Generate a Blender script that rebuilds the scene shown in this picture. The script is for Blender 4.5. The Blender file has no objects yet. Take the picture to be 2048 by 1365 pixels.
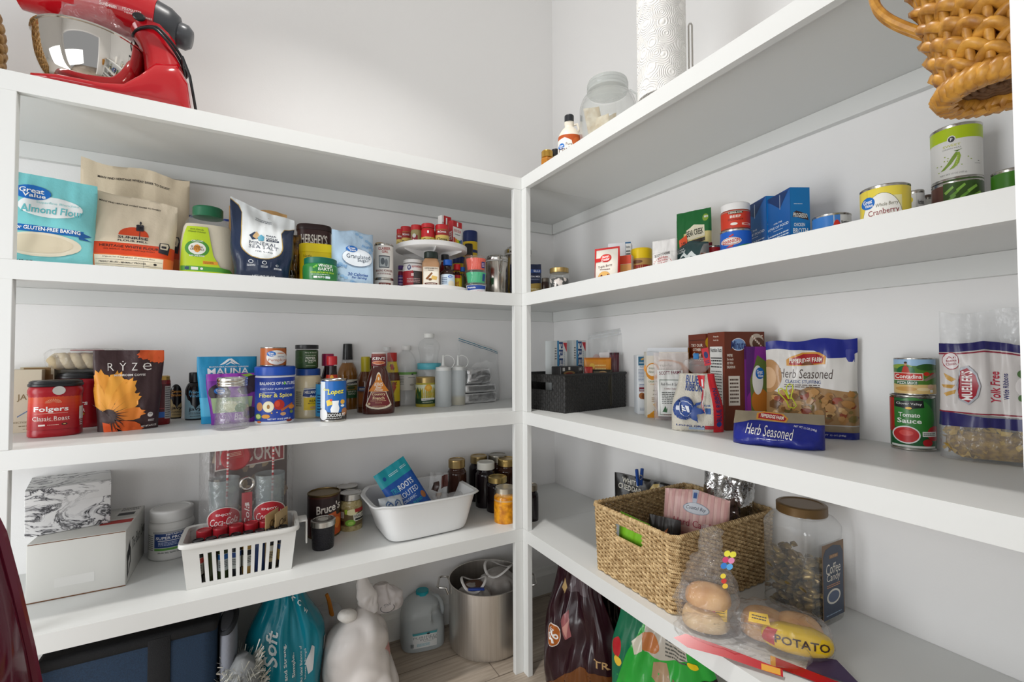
import bpy, bmesh, math, random
from mathutils import Vector, Matrix, noise
from mathutils.geometry import tessellate_polygon
random.seed(7)
S = bpy.context.scene
COL = S.collection
PI = math.pi
R_ = math.radians

# ---------------------------------------------------------------- camera
CAMZ = 1.12
YAW, PIT, ROL, FPX = R_(29.392), R_(1.395), R_(-0.2365), 924.7
Fv = Vector((math.sin(YAW)*math.cos(PIT), math.cos(YAW)*math.cos(PIT), math.sin(PIT)))
Rv = Vector((math.cos(YAW), -math.sin(YAW), 0)); Uv = Rv.cross(Fv)
R2 = Rv*math.cos(ROL) + Uv*math.sin(ROL); U2 = -Rv*math.sin(ROL) + Uv*math.cos(ROL)
cd = bpy.data.cameras.new('camera'); cam = bpy.data.objects.new('camera', cd); COL.objects.link(cam)
cd.sensor_width = 36; cd.lens = FPX/2048*36; cd.clip_start = 0.02
M = Matrix((R2, U2, -Fv)).transposed().to_4x4(); M.translation = Vector((0, 0, CAMZ))
cam.matrix_world = M
S.camera = cam
# ---------------------------------------------------------------- view, world, lights
vs = S.view_settings
vs.view_transform = 'Standard'; vs.look = 'None'; vs.exposure = 0.0; vs.gamma = 1.0; vs.use_curve_mapping = False
W = bpy.data.worlds.new('world'); S.world = W; W.use_nodes = True
W.node_tree.nodes['Background'].inputs[0].default_value = (0.93, 0.96, 1.0, 1)
W.node_tree.nodes['Background'].inputs[1].default_value = .4

def area(name, loc, target, size, power, col=(1, 1, 1), shape='DISK', sy=None):
    l = bpy.data.lights.new(name, 'AREA'); l.shape = shape; l.size = size
    if sy: l.size_y = sy
    l.energy = power; l.color = col
    o = bpy.data.objects.new(name, l); COL.objects.link(o); o.location = loc
    o.rotation_euler = (Vector(target)-Vector(loc)).to_track_quat('-Z', 'Y').to_euler()
    return o
lamp = area('ceiling_lamp_light', (.20, .93, 2.93), (.20, .93, 0), .12, 9.6, (1, .975, .94)); lamp.data.spread = R_(108)
# added soft fill, standing in for daylight through the wide doorway behind the camera
area('doorway_fill_light', (-1.35, -1.2, .95), (1.2, .9, .98), 2.2, 18, (.985, .99, 1), 'RECTANGLE', 1.3)
# added unseen fill on the left, there to brighten the right hand wall
area('left_fill_light', (-1.7, .80, 1.0), (1.2, .85, 1.0), .8, 29, (.95, .98, 1), 'RECTANGLE', 1.7)

# ---------------------------------------------------------------- tagging
def tag(o, label=None, cat=None, group=None, kind=None):
    if label: o['label'] = label
    if cat: o['category'] = cat
    if group: o['group'] = group
    if kind: o['kind'] = kind
    return o
def thing(name, label, cat, loc=(0, 0, 0), rz=0, group=None):
    o = bpy.data.objects.new(name, None); COL.objects.link(o)
    o.empty_display_size = .02
    o.location = loc; o.rotation_euler = (0, 0, rz)
    return tag(o, label, cat, group)
def mesh_obj(name, V, F, m, parent=None, smooth=True, mi=None, ang=38):
    me = bpy.data.meshes.new(name); me.from_pydata([tuple(v) for v in V], [], F)
    for x in (m if isinstance(m, (list, tuple)) else [m]): me.materials.append(x)
    if mi:
        for p, i in zip(me.polygons, mi): p.material_index = i
    if smooth:
        me.polygons.foreach_set('use_smooth', [True]*len(me.polygons)); me.set_sharp_from_angle(angle=R_(ang))
    me.update()
    o = bpy.data.objects.new(name, me); COL.objects.link(o)
    if parent is not None: o.parent = parent
    return o
def dup(root, loc, rz=None, label=None, group=None):
    r = root.copy(); COL.objects.link(r); r.location = loc
    if rz is not None: r.rotation_euler = (0, 0, rz)
    if label: r['label'] = label
    if group: r['group'] = group
    for ch in list(root.children):
        c = ch.copy(); COL.objects.link(c); c.parent = r
        for g in ch.children:
            d = g.copy(); COL.objects.link(d); d.parent = c
    return r

# ---------------------------------------------------------------- materials
_M = {}
def lin(h):
    h = h.lstrip('#'); c = [int(h[i:i+2], 16)/255 for i in (0, 2, 4)]
    return tuple(x/12.92 if x <= .04045 else ((x+.055)/1.055)**2.4 for x in c)
def mat(h, rough=.5, metal=0., bump=0., bscale=60., spec=.5, coat=0., trans=0., ior=1.45, sheen=0):
    k = (h, rough, metal, bump, bscale, spec, coat, trans, ior, sheen)
    if k in _M: return _M[k]
    m = bpy.data.materials.new('m_'+h.strip('#')); m.use_nodes = True
    nt = m.node_tree; b = nt.nodes['Principled BSDF']
    b.inputs['Base Color'].default_value = (*lin(h), 1); b.inputs['Roughness'].default_value = rough
    b.inputs['Metallic'].default_value = metal; b.inputs['Specular IOR Level'].default_value = spec
    b.inputs['Coat Weight'].default_value = coat; b.inputs['Coat Roughness'].default_value = .08
    b.inputs['Transmission Weight'].default_value = trans; b.inputs['IOR'].default_value = ior
    b.inputs['Sheen Weight'].default_value = sheen
    if bump:
        t = nt.nodes.new('ShaderNodeTexNoise'); t.inputs['Scale'].default_value = bscale; t.inputs['Detail'].default_value = 5
        c = nt.nodes.new('ShaderNodeTexCoord'); nt.links.new(c.outputs['Object'], t.inputs['Vector'])
        u = nt.nodes.new('ShaderNodeBump'); u.inputs['Strength'].default_value = bump; u.inputs['Distance'].default_value = .004
        nt.links.new(t.outputs[0], u.inputs['Height']); nt.links.new(u.outputs[0], b.inputs['Normal'])
    _M[k] = m; return m
def noisy(h1, h2, scale=30, rough=.6, bump=.2, lo=.4, hi=.6, detail=4, stretch=(1, 1, 1), metal=0, dist=.003, kind='noise'):
    k = ('n', h1, h2, scale, rough, bump, lo, hi, detail, stretch, metal, dist, kind)
    if k in _M: return _M[k]
    m = bpy.data.materials.new('n_'+h1.strip('#')); m.use_nodes = True
    nt = m.node_tree; b = nt.nodes['Principled BSDF']; b.inputs['Roughness'].default_value = rough
    b.inputs['Metallic'].default_value = metal
    c = nt.nodes.new('ShaderNodeTexCoord'); mp = nt.nodes.new('ShaderNodeMapping'); mp.inputs['Scale'].default_value = stretch
    nt.links.new(c.outputs['Object'], mp.inputs[0])
    if kind == 'noise':
        t = nt.nodes.new('ShaderNodeTexNoise'); t.inputs['Detail'].default_value = detail
    else:
        t = nt.nodes.new('ShaderNodeTexVoronoi')
    t.inputs['Scale'].default_value = scale
    nt.links.new(mp.outputs[0], t.inputs['Vector'])
    r = nt.nodes.new('ShaderNodeValToRGB'); e = r.color_ramp.elements
    e[0].position = lo; e[1].position = hi; e[0].color = (*lin(h1), 1); e[1].color = (*lin(h2), 1)
    nt.links.new(t.outputs[0], r.inputs[0]); nt.links.new(r.outputs[0], b.inputs['Base Color'])
    if bump:
        u = nt.nodes.new('ShaderNodeBump'); u.inputs['Strength'].default_value = bump; u.inputs['Distance'].default_value = dist
        nt.links.new(t.outputs[0], u.inputs['Height']); nt.links.new(u.outputs[0], b.inputs['Normal'])
    _M[k] = m; return m
def film(h='#ffffff', alpha=.12, rough=.12, fres=1.35, bump=.6, bscale=45):
    """clear plastic film: mostly see-through with a glossy skin and some milky body"""
    k = ('f', h, alpha, rough, fres, bump, bscale)
    if k in _M: return _M[k]
    m = bpy.data.materials.new('film'); m.use_nodes = True; nt = m.node_tree
    nt.nodes.remove(nt.nodes['Principled BSDF']); out = nt.nodes['Material Output']
    tr = nt.nodes.new('ShaderNodeBsdfTransparent'); df = nt.nodes.new('ShaderNodeBsdfDiffuse'); gl = nt.nodes.new('ShaderNodeBsdfGlossy')
    df.inputs[0].default_value = (*lin(h), 1); gl.inputs['Roughness'].default_value = rough
    m1 = nt.nodes.new('ShaderNodeMixShader'); m1.inputs[0].default_value = alpha
    nt.links.new(tr.outputs[0], m1.inputs[1]); nt.links.new(df.outputs[0], m1.inputs[2])
    fr = nt.nodes.new('ShaderNodeLayerWeight'); fr.inputs[0].default_value = .5
    pw = nt.nodes.new('ShaderNodeMath'); pw.operation = 'POWER'; pw.inputs[1].default_value = 3.2; nt.links.new(fr.outputs['Facing'], pw.inputs[0])
    ma = nt.nodes.new('ShaderNodeMath'); ma.operation = 'MULTIPLY_ADD'; nt.links.new(pw.outputs[0], ma.inputs[0])
    ma.inputs[1].default_value = min(.9, (fres-1)*.9); ma.inputs[2].default_value = (fres-1)*.07
    m2 = nt.nodes.new('ShaderNodeMixShader'); nt.links.new(ma.outputs[0], m2.inputs[0])
    nt.links.new(m1.outputs[0], m2.inputs[1]); nt.links.new(gl.outputs[0], m2.inputs[2])
    if bump:
        t = nt.nodes.new('ShaderNodeTexNoise'); t.inputs['Scale'].default_value = bscale; t.inputs['Detail'].default_value = 3
        t.inputs['Distortion'].default_value = 1.2
        c = nt.nodes.new('ShaderNodeTexCoord'); nt.links.new(c.outputs['Object'], t.inputs['Vector'])
        u = nt.nodes.new('ShaderNodeBump'); u.inputs['Strength'].default_value = bump; u.inputs['Distance'].default_value = .01
        nt.links.new(t.outputs[0], u.inputs['Height'])
        nt.links.new(u.outputs[0], gl.inputs['Normal']); nt.links.new(u.outputs[0], fr.inputs['Normal'])
    nt.links.new(m2.outputs[0], out.inputs[0])
    _M[k] = m; return m
def steel(rough=.18, h='#c9c6c1'): return mat(h, rough, 1.)
def gloss(h, r=.22): return mat(h, r)
def paper(h): return mat(h, .6)
CLEAR = film('#ffffff', .05, .05, 1.42, .0)
CLEARB = film('#eef4f4', .055, .07, 1.5, .25, 25)
MILKY = film('#e8eef0', .45, .3, 1.3, .0)
PLY = film('#ffffff', .10, .14, 1.4, .9, 38)
GLASS = film('#f2f8f6', .06, .03, 1.6, 0)

# ---------------------------------------------------------------- pixel rays on to real planes
ZS = {1: CAMZ+.6257, 2: CAMZ+.2082, 3: CAMZ-.2088, 4: CAMZ-.6205, 0: 0.0}
PA, PB, WA, WB = 1.4158, .8385, 1.83, 1.262
def ray(px, py):
    return Fv + R2*((px-1024)/FPX) - U2*((py-682.5)/FPX)
def onz(px, py, z):
    d = ray(px, py); t = (z-CAMZ)/d.z
    return Vector((d.x*t, d.y*t, z))
def at_setback(px, py, s, unit):
    d = ray(px, py); t = (PA+s)/d.y if unit == 'L' else (PB+s)/d.x
    return Vector((d.x*t, d.y*t, CAMZ+d.z*t))
def hdir(px, py=690):
    d = ray(px, py); v = Vector((d.x, d.y)); return v.normalized(), d.z/v.length
def face_cam(x, y): return math.atan2(-x, y)
def fit_round(xl, xr, yb, yt, z0, s=None, unit='L', bow=None):
    """round thing: silhouette xl..xr, base front pixel yb (or setback s of its centre), top pixel yt"""
    ym = (yt+(yb if yb else yt+60))/2
    a, _ = hdir(xl, ym); b, _ = hdir(xr, ym)
    al = a.angle(b)/2; m = (a+b).normalized()
    if s is not None:
        D = (PA+s)/m.y if unit == 'L' else (PB+s)/m.x
    else:
        P = onz((xl+xr)/2, yb, z0); D = math.hypot(P.x, P.y)/(1-math.sin(al))
    r = D*math.sin(al); c = m*D
    _, el = hdir((xl+xr)/2, yt)
    z = CAMZ+el*(D-r)
    if z < CAMZ: z = CAMZ+el*(D+r)
    return c.x, c.y, r, z-z0
def fit_flat(xl, xr, yb, yt, z0, th=None, s=None, unit='L'):
    """flat-fronted thing: front edge pixels xl..xr, base pixel yb at its middle (or setback s), th = heading in degrees"""
    xm = (xl+xr)/2
    if s is not None: P = at_setback(xm, (yt+(yb or yt+60))/2, s, unit)
    else: P = onz(xm, yb, z0)
    t = face_cam(P.x, P.y) if th is None else R_(th)
    ax = Vector((math.cos(t), math.sin(t)))
    def isect(px):
        d, _ = hdir(px, (yt+(yb or yt+60))/2)   # P + k*ax = m*d
        det = ax.x*(-d.y)+d.x*ax.y
        k = (-P.x*(-d.y)-d.x*P.y)/det
        return Vector((P.x+k*ax.x, P.y+k*ax.y))
    A, B = isect(xl), isect(xr); c = (A+B)/2; w = (B-A).length
    _, el = hdir(xm, yt); D = math.hypot(P.x, P.y)
    return c.x, c.y, w, CAMZ+el*D-z0, t

# ---------------------------------------------------------------- mesh makers
def loft(prof, a=1., b=None, n=2., seg=40, cap0=True, cap1=True, cy=0.):
    """prof [(scale, z)], superellipse section; a,b half sizes"""
    b = a if b is None else b
    V, F = [], []
    for s, z in prof:
        s = max(s, 1e-4)
        for i in range(seg):
            t = 2*PI*(i+.5)/seg; c, q = math.cos(t), math.sin(t)
            x = math.copysign(abs(c)**(2/n), c); y = math.copysign(abs(q)**(2/n), q)
            V.append((a*s*x, cy+b*s*y, z))
    for k in range(len(prof)-1):
        for i in range(seg):
            j = (i+1) % seg
            F.append((k*seg+i, k*seg+j, (k+1)*seg+j, (k+1)*seg+i))
    if cap0: F.append(tuple(range(seg-1, -1, -1)))
    if cap1: o = (len(prof)-1)*seg; F.append(tuple(range(o, o+seg)))
    return V, F
def boxm(x0, x1, y0, y1, z0, z1):
    V = [(x, y, z) for z in (z0, z1) for y in (y0, y1) for x in (x0, x1)]
    F = [(0, 2, 3, 1), (4, 5, 7, 6), (0, 1, 5, 4), (2, 6, 7, 3), (0, 4, 6, 2), (1, 3, 7, 5)]
    return V, F
def join(*ms):
    V, F = [], []
    for v, f in ms:
        o = len(V); V += list(v); F += [tuple(i+o for i in q) for q in f]
    return V, F
def xf(m, loc=(0, 0, 0), rot=(0, 0, 0), sc=1):
    from mathutils import Euler
    Mx = Matrix.Translation(loc) @ Euler(rot).to_matrix().to_4x4() @ Matrix.Scale(sc, 4)
    return [tuple(Mx @ Vector(v)) for v in m[0]], m[1]
def tube(pts, r, sides=8, closed=False, flat=1.0, cap=True):
    pts = [Vector(p) for p in pts]; n = len(pts); V, F = [], []
    up = Vector((0, 0, 1))
    prev = None
    for i, p in enumerate(pts):
        a = pts[(i-1) % n] if (closed or i > 0) else p; c = pts[(i+1) % n] if (closed or i < n-1) else p
        t = (c-a)
        t = t.normalized() if t.length > 1e-9 else Vector((0, 0, 1))
        if prev is None:
            prev = t.cross(up) if abs(t.z) < .95 else t.cross(Vector((1, 0, 0)))
        u = (prev - t*prev.dot(t))
        u = u.normalized() if u.length > 1e-6 else t.orthogonal().normalized()
        w = t.cross(u); prev = u
        rr = r(i/(n-1)) if callable(r) else r
        for k in range(sides):
            g = 2*PI*k/sides
            V.append(tuple(p+u*(rr*math.cos(g))+w*(rr*flat*math.sin(g))))
    m = n if closed else n-1
    for i in range(m):
        j = (i+1) % n
        for k in range(sides):
            q = (k+1) % sides
            F.append((i*sides+k, i*sides+q, j*sides+q, j*sides+k))
    if cap and not closed:
        F.append(tuple(range(sides-1, -1, -1))); F.append(tuple(range((n-1)*sides, n*sides)))
    return V, F
def rbox(w, d, h, r=.004, z0=0., y0=0., seg=3, cx=0.):
    """box with rounded vertical and horizontal edges; front at y0"""
    bm = bmesh.new(); V, F = boxm(cx-w/2, cx+w/2, y0, y0+d, z0, z0+h)
    vs_ = [bm.verts.new(v) for v in V]
    for f in F: bm.faces.new([vs_[i] for i in f])
    r = min(r, w*.45, d*.45, h*.45)
    bmesh.ops.bevel(bm, geom=list(bm.edges), offset=r, segments=seg, affect='EDGES', profile=.5)
    bm.verts.index_update()
    out = [tuple(v.co) for v in bm.verts], [tuple(v.index for v in f.verts) for f in bm.faces]
    bm.free(); return out

# ---------------------------------------------------------------- printing: flat art cut fine and laid on the real surface
_T = {}
def glyphs(s, bold=0, shear=0.):
    k = (s, bold, shear)
    if k in _T: return _T[k]
    cu = bpy.data.curves.new('t', 'FONT'); cu.body = s; cu.resolution_u = 2; cu.shear = shear; cu.offset = bold*.018
    cu.space_line = .8
    cu.align_x = 'CENTER'
    o = bpy.data.objects.new('t', cu); COL.objects.link(o)
    dg = bpy.context.evaluated_depsgraph_get(); dg.update()
    me = o.evaluated_get(dg).to_mesh()
    V = [(v.co.x, v.co.y) for v in me.vertices]; F = [tuple(p.vertices) for p in me.polygons]
    o.evaluated_get(dg).to_mesh_clear(); bpy.data.objects.remove(o); bpy.data.curves.remove(cu)
    if V:
        x0, x1 = min(v[0] for v in V), max(v[0] for v in V); y0, y1 = min(v[1] for v in V), max(v[1] for v in V)
        V = [((x-x0)/max(x1-x0, 1e-6)-.5, (y-y0)/max(y1-y0, 1e-6)-.5) for x, y in V]
    _T[k] = (V, F); return _T[k]
def Rr(cx, cy, w, h, c): return ('P', [(cx-w/2, cy-h/2), (cx+w/2, cy-h/2), (cx+w/2, cy+h/2), (cx-w/2, cy+h/2)], c)
def El(cx, cy, w, h, c, n=28): return ('P', [(cx+w/2*math.cos(2*PI*i/n), cy+h/2*math.sin(2*PI*i/n)) for i in range(n)], c)
def Po(pts, c): return ('P', pts, c)
def Tx(s, cx, cy, w, h, c, rot=0, b=1, sh=0.): return ('T', s, cx, cy, w, h, c, rot, b, sh)
def Lines(cx, cy, w, h, n, c, fill=.45):
    """rows of print too small to read"""
    rnd = random.Random(int(cx*991+cy*577+n)); out = []
    for i in range(n):
        y = cy+h/2-h*(i+.5)/n; x = cx-w/2
        while x < cx+w/2-w*.03:
            l = min(w*rnd.uniform(.06, .2), cx+w/2-x); out.append(Rr(x+l/2, y, l, h/n*fill, c)); x += l+w*.025
    return out
def Facts(cx, cy, w, h, bg='#f4f4f0', c='#222222'):
    return [Rr(cx, cy, w, h, bg), Tx('Nutrition Facts', cx, cy+h*.44, w*.88, h*.07, c), Rr(cx, cy+h*.30, w*.9, h*.02, c),
            Rr(cx, cy-h*.12, w*.9, h*.015, c)] + Lines(cx, cy+h*.2, w*.86, h*.16, 3, c, .4) + Lines(cx, cy-h*.3, w*.86, h*.3, 6, c, .3) + Lines(cx, cy+h*.0, w*.86, h*.18, 4, c, .3)
def art(name, els, mapf, xcuts, ycuts, parent, rough=.45, de=.00018, e0=.0001, label=None):
    """els in 0..1 label space -> mapf(u,v,eps) -> point"""
    flat = []
    for e in els:
        if isinstance(e, list): flat += e
        else: flat.append(e)
    cols = []; V, F, MI = [], [], []; boxes = []
    for e in flat:
        if e[0] == 'P':
            c = e[2]; pts = e[1]
            tri = tessellate_polygon([[Vector((x, y, 0)) for x, y in pts]])
            vv = pts; ff = tri
        else:
            _, s, cx, cy, w, h, c, rot, b, sh = e
            gv, gf = glyphs(s, b, sh); cr, sr = math.cos(R_(rot)), math.sin(R_(rot)); asp = art.asp
            vv = []
            for x, y in gv:
                X, Y = x*w*asp, y*h
                if rot in (90, -90): vv.append((cx-y*h*sr, cy+x*w*sr)); continue
                vv.append((cx+(X*cr-Y*sr)/asp, cy+X*sr+Y*cr))
            ff = gf
        if not vv: continue
        bx = (min(q[0] for q in vv), max(q[0] for q in vv), min(q[1] for q in vv), max(q[1] for q in vv))
        li = 1+max([l for q, l in boxes if q[0] < bx[1] and q[1] > bx[0] and q[2] < bx[3] and q[3] > bx[2]], default=0)
        boxes.append((bx, li))
        if c not in cols: cols.append(c)
        o = len(V); V += [(x, y, li) for x, y in vv]; F += [tuple(i+o for i in f) for f in ff]; MI += [cols.index(c)]*len(ff)
    if not V: return None
    me = bpy.data.meshes.new(name); me.from_pydata(V, [], F)
    me.polygons.foreach_set('material_index', MI)
    bm = bmesh.new(); bm.from_mesh(me)
    for x in xcuts: bmesh.ops.bisect_plane(bm, geom=list(bm.verts)+list(bm.edges)+list(bm.faces), plane_co=(x, 0, 0), plane_no=(1, 0, 0), dist=1e-6)
    for y in ycuts: bmesh.ops.bisect_plane(bm, geom=list(bm.verts)+list(bm.edges)+list(bm.faces), plane_co=(0, y, 0), plane_no=(0, 1, 0), dist=1e-6)
    for v in bm.verts: v.co = mapf(v.co.x, v.co.y, e0+de*v.co.z)
    for f in bm.faces: f.smooth = True
    bm.to_mesh(me); bm.free()
    for c in cols: me.materials.append(mat(c, rough) if isinstance(c, str) else c)
    o = bpy.data.objects.new(name, me); COL.objects.link(o); o.parent = parent
    if label: o['label'] = label
    return o
art.asp = 1.
def art_loft(parent, els, a, b=None, n=2., prof=None, z0=0., z1=.1, cuts=16, rough=.4, name='printed_label', cy=0., rot=0., label=None, e0=.0001):
    """u 0..1 = the width seen from the front"""
    b = a if b is None else b
    art.asp = 2*a/(z1-z0)
    def sc(z):
        if not prof: return 1.
        for (s0, q0), (s1, q1) in zip(prof, prof[1:]):
            if q0 <= z <= q1 and q1 > q0: return s0+(s1-s0)*(z-q0)/(q1-q0)
        return prof[-1][0]
    cr, sr = math.cos(R_(rot)), math.sin(R_(rot))
    def f(u, v, e):
        z = z0+(z1-z0)*v; s = sc(z); x = (u-.5)*2; x = max(-.9999, min(.9999, x))
        # x is the share of half width; keep the outline art at |x|<=1
        y = -(1-abs(x)**n)**(1/n)
        X, Y = (a*s+e)*x, (b*s+e)*y
        return Vector((X*cr-Y*sr, cy+X*sr+Y*cr, z))
    xc = [.5-.5*math.cos(PI*i/cuts) for i in range(1, cuts)]
    yc = [(q-z0)/(z1-z0) for _, q in (prof or []) if z0 < q < z1][:14]
    return art(name, els, f, xc, yc, parent, rough, label=label, e0=e0)
def art_plane(parent, els, P0, ux, uz, rough=.45, name='printed_label', label=None, nrm=None, e0=.0001):
    """flat art: P0 lower-left corner, ux and uz full edge vectors; printed side = ux x uz"""
    P0, ux, uz = Vector(P0), Vector(ux), Vector(uz); n = ux.cross(uz).normalized()
    art.asp = ux.length/uz.length
    return art(name, els, lambda u, v, e: P0+ux*u+uz*v+n*e, [], [], parent, rough, label=label, e0=e0)

# ---------------------------------------------------------------- pouches and bags
def smooth01(x): x = max(0., min(1., x)); return x*x*(3-2*x)
class Pouch:
    """w,h,T; kind stand (gusset bottom) or pillow; side(v)->half-width scale; wr wrinkle; top(u)-> extra height"""
    def __init__(s, w, h, T, kind='stand', side=None, wr=.004, top=None, lean=0., seed=0, nx=30, nz=32, bend=None, fill=.9, tw=0.):
        s.w, s.h, s.T, s.nx, s.nz = w, h, T, nx, nz
        s.gf, s.gb = [], []
        for j in range(nz+1):
            v = j/nz; rf, rb = [], []
            if kind == 'stand': th = T*(1-smooth01((v-.15)/fill))*(.72+.28*smooth01(v/.12)) + .0016
            else: th = T*(max(math.sin(PI*min(max((v-.03)/.94, 0), 1)), 0)**.55)+.0016
            for i in range(nx+1):
                u = i/nx*2-1
                sw = side(v) if side else 1.
                x = u*w/2*sw
                e = (1-abs(u)**3.2)**.5 if abs(u) < 1 else 0
                if kind == 'stand': e = e*(1-.0)+0
                dz = (top(u) if top else 0)*smooth01((v-.5)/.5)*1.0
                nz_ = noise.noise(Vector((u*2.2+seed*7.1, v*2.6+seed*3.3, seed)))*wr + noise.noise(Vector((u*6+seed, v*5, seed*2.)))*wr*.45
                yo = lean*v*v + tw*u*v
                if bend: yo += bend(u, v)
                edge = smooth01((1-abs(u))*6)
                z = v*h+dz
                rf.append(Vector((x, -th*.5*e-nz_*edge+yo, z))); rb.append(Vector((x, th*.5*e-nz_*edge*.6+yo+.0006, z)))
            s.gf.append(rf); s.gb.append(rb)
    def mesh(s):
        V = [v for r in s.gf for v in r]+[v for r in s.gb for v in r]; n = s.nx+1; o = n*(s.nz+1); F = []
        for j in range(s.nz):
            for i in range(s.nx):
                a = j*n+i; F.append((a, a+1, a+n+1, a+n)); F.append((o+a, o+a+n, o+a+n+1, o+a+1))
        for i in range(s.nx):
            F.append((i, o+i, o+i+1, i+1)); t = s.nz*n+i; F.append((t, t+1, o+t+1, o+t))
        for j in range(s.nz):
            a = j*n; F.append((a, a+n, o+a+n, o+a)); a += s.nx; F.append((a, o+a, o+a+n, a+n))
        return V, F
    def at(s, u, v, e=0):
        u = max(0, min(.99999, u))*s.nx; v = max(0, min(.99999, v))*s.nz; i, j = int(u), int(v); fu, fv = u-i, v-j
        g = s.gf; a, b, c, d = g[j][i], g[j][i+1], g[j+1][i], g[j+1][i+1]
        p = (a*(1-fu)+b*fu)*(1-fv)+(c*(1-fu)+d*fu)*fv
        nn = (b-a+d-c).cross(c-a+d-b)
        nn = nn.normalized() if nn.length > 1e-12 else Vector((0, -1, 0))
        return p+nn*e
    def build(s, parent, m, els=None, rough=.35, name='pouch_body', ang=80, label=None, e0=.0005):
        V, F = s.mesh(); o = mesh_obj(name, V, F, m, parent, ang=ang)
        if els: s.art(parent, els, rough, e0=e0)
        return o
    def art(s, parent, els, rough=.35, name='printed_label', e0=.0005):
        art.asp = s.w/s.h
        art(name, els, s.at, [i/s.nx for i in range(1, s.nx)], [j/s.nz for j in range(1, s.nz)], parent, rough, e0=e0, de=.0004)
# ================================================================ the room
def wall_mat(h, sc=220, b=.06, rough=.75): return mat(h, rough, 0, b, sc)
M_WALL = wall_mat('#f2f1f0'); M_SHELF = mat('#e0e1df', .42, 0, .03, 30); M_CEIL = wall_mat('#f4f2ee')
def wood_floor():
    m = bpy.data.materials.new('oak_plank'); m.use_nodes = True; nt = m.node_tree; b = nt.nodes['Principled BSDF']
    c = nt.nodes.new('ShaderNodeTexCoord'); mp = nt.nodes.new('ShaderNodeMapping'); mp.inputs['Rotation'].default_value[2] = R_(0)
    nt.links.new(c.outputs['Object'], mp.inputs[0])
    br = nt.nodes.new('ShaderNodeTexBrick'); br.offset = .37
    br.inputs['Scale'].default_value = 1; br.inputs['Brick Width'].default_value = 1.2; br.inputs['Row Height'].default_value = .18
    br.inputs['Mortar Size'].default_value = .0016
    br.inputs['Color1'].default_value = (*lin('#c4b6a6'), 1); br.inputs['Color2'].default_value = (*lin('#ad9e8e'), 1); br.inputs['Mortar'].default_value = (*lin('#7a6d60'), 1)
    nt.links.new(mp.outputs[0], br.inputs['Vector'])
    mp2 = nt.nodes.new('ShaderNodeMapping'); mp2.inputs['Scale'].default_value = (2.5, 40, 1); nt.links.new(c.outputs['Object'], mp2.inputs[0])
    n = nt.nodes.new('ShaderNodeTexNoise'); n.inputs['Scale'].default_value = 2; n.inputs['Detail'].default_value = 8; n.inputs['Distortion'].default_value = .8
    nt.links.new(mp2.outputs[0], n.inputs['Vector'])
    r = nt.nodes.new('ShaderNodeValToRGB'); r.color_ramp.elements[0].position = .3; r.color_ramp.elements[1].position = .7
    r.color_ramp.elements[0].color = (.62, .6, .57, 1); r.color_ramp.elements[1].color = (1, 1, 1, 1)
    nt.links.new(n.outputs[0], r.inputs[0])
    mx = nt.nodes.new('ShaderNodeMix'); mx.data_type = 'RGBA'; mx.blend_type = 'MULTIPLY'; mx.inputs[0].default_value = 1
    nt.links.new(br.outputs[0], mx.inputs[6]); nt.links.new(r.outputs[0], mx.inputs[7]); nt.links.new(mx.outputs[2], b.inputs['Base Color'])
    b.inputs['Roughness'].default_value = .42
    u = nt.nodes.new('ShaderNodeBump'); u.inputs['Strength'].default_value = .15; u.inputs['Distance'].default_value = .001
    nt.links.new(n.outputs[0], u.inputs['Height']); nt.links.new(u.outputs[0], b.inputs['Normal'])
    return m
def struct(name, m, mt, label=None):
    o = mesh_obj(name, m[0], m[1], mt, None, smooth=False); o['kind'] = 'structure'
    return o
XL, YF, HC = -1.75, -1.9, 3.0
struct('floor', boxm(XL-.1, WB+.1, YF-.1, WA+.1, -.05, 0), wood_floor())
struct('ceiling', boxm(XL-.1, WB+.1, YF-.1, WA+.1, HC, HC+.05), M_CEIL)
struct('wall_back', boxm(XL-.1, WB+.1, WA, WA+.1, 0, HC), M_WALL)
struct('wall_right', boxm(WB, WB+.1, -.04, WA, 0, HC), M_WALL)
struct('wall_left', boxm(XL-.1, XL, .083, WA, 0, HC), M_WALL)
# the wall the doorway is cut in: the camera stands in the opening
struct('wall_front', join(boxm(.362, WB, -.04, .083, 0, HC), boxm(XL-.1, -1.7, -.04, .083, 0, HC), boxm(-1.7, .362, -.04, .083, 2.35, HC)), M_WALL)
bb = [(0, 0), (.014, 0), (.014, .085), (.009, .10), (.007, .115), (0, .12)]
def baseboard(p0, p1, inward):
    V, F = [], []
    for p in (p0, p1):
        for t, z in bb: V.append((p[0]+inward[0]*t, p[1]+inward[1]*t, z))
    n = len(bb)
    for i in range(n-1): F.append((i, i+1, n+i+1, n+i))
    return V, F
struct('baseboard_back', baseboard((XL, WA), (WB, WA), (0, -1)), mat('#eeeeea', .4))
struct('baseboard_right', baseboard((WB, .083), (WB, WA), (-1, 0)), mat('#eeeeea', .4))

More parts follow.
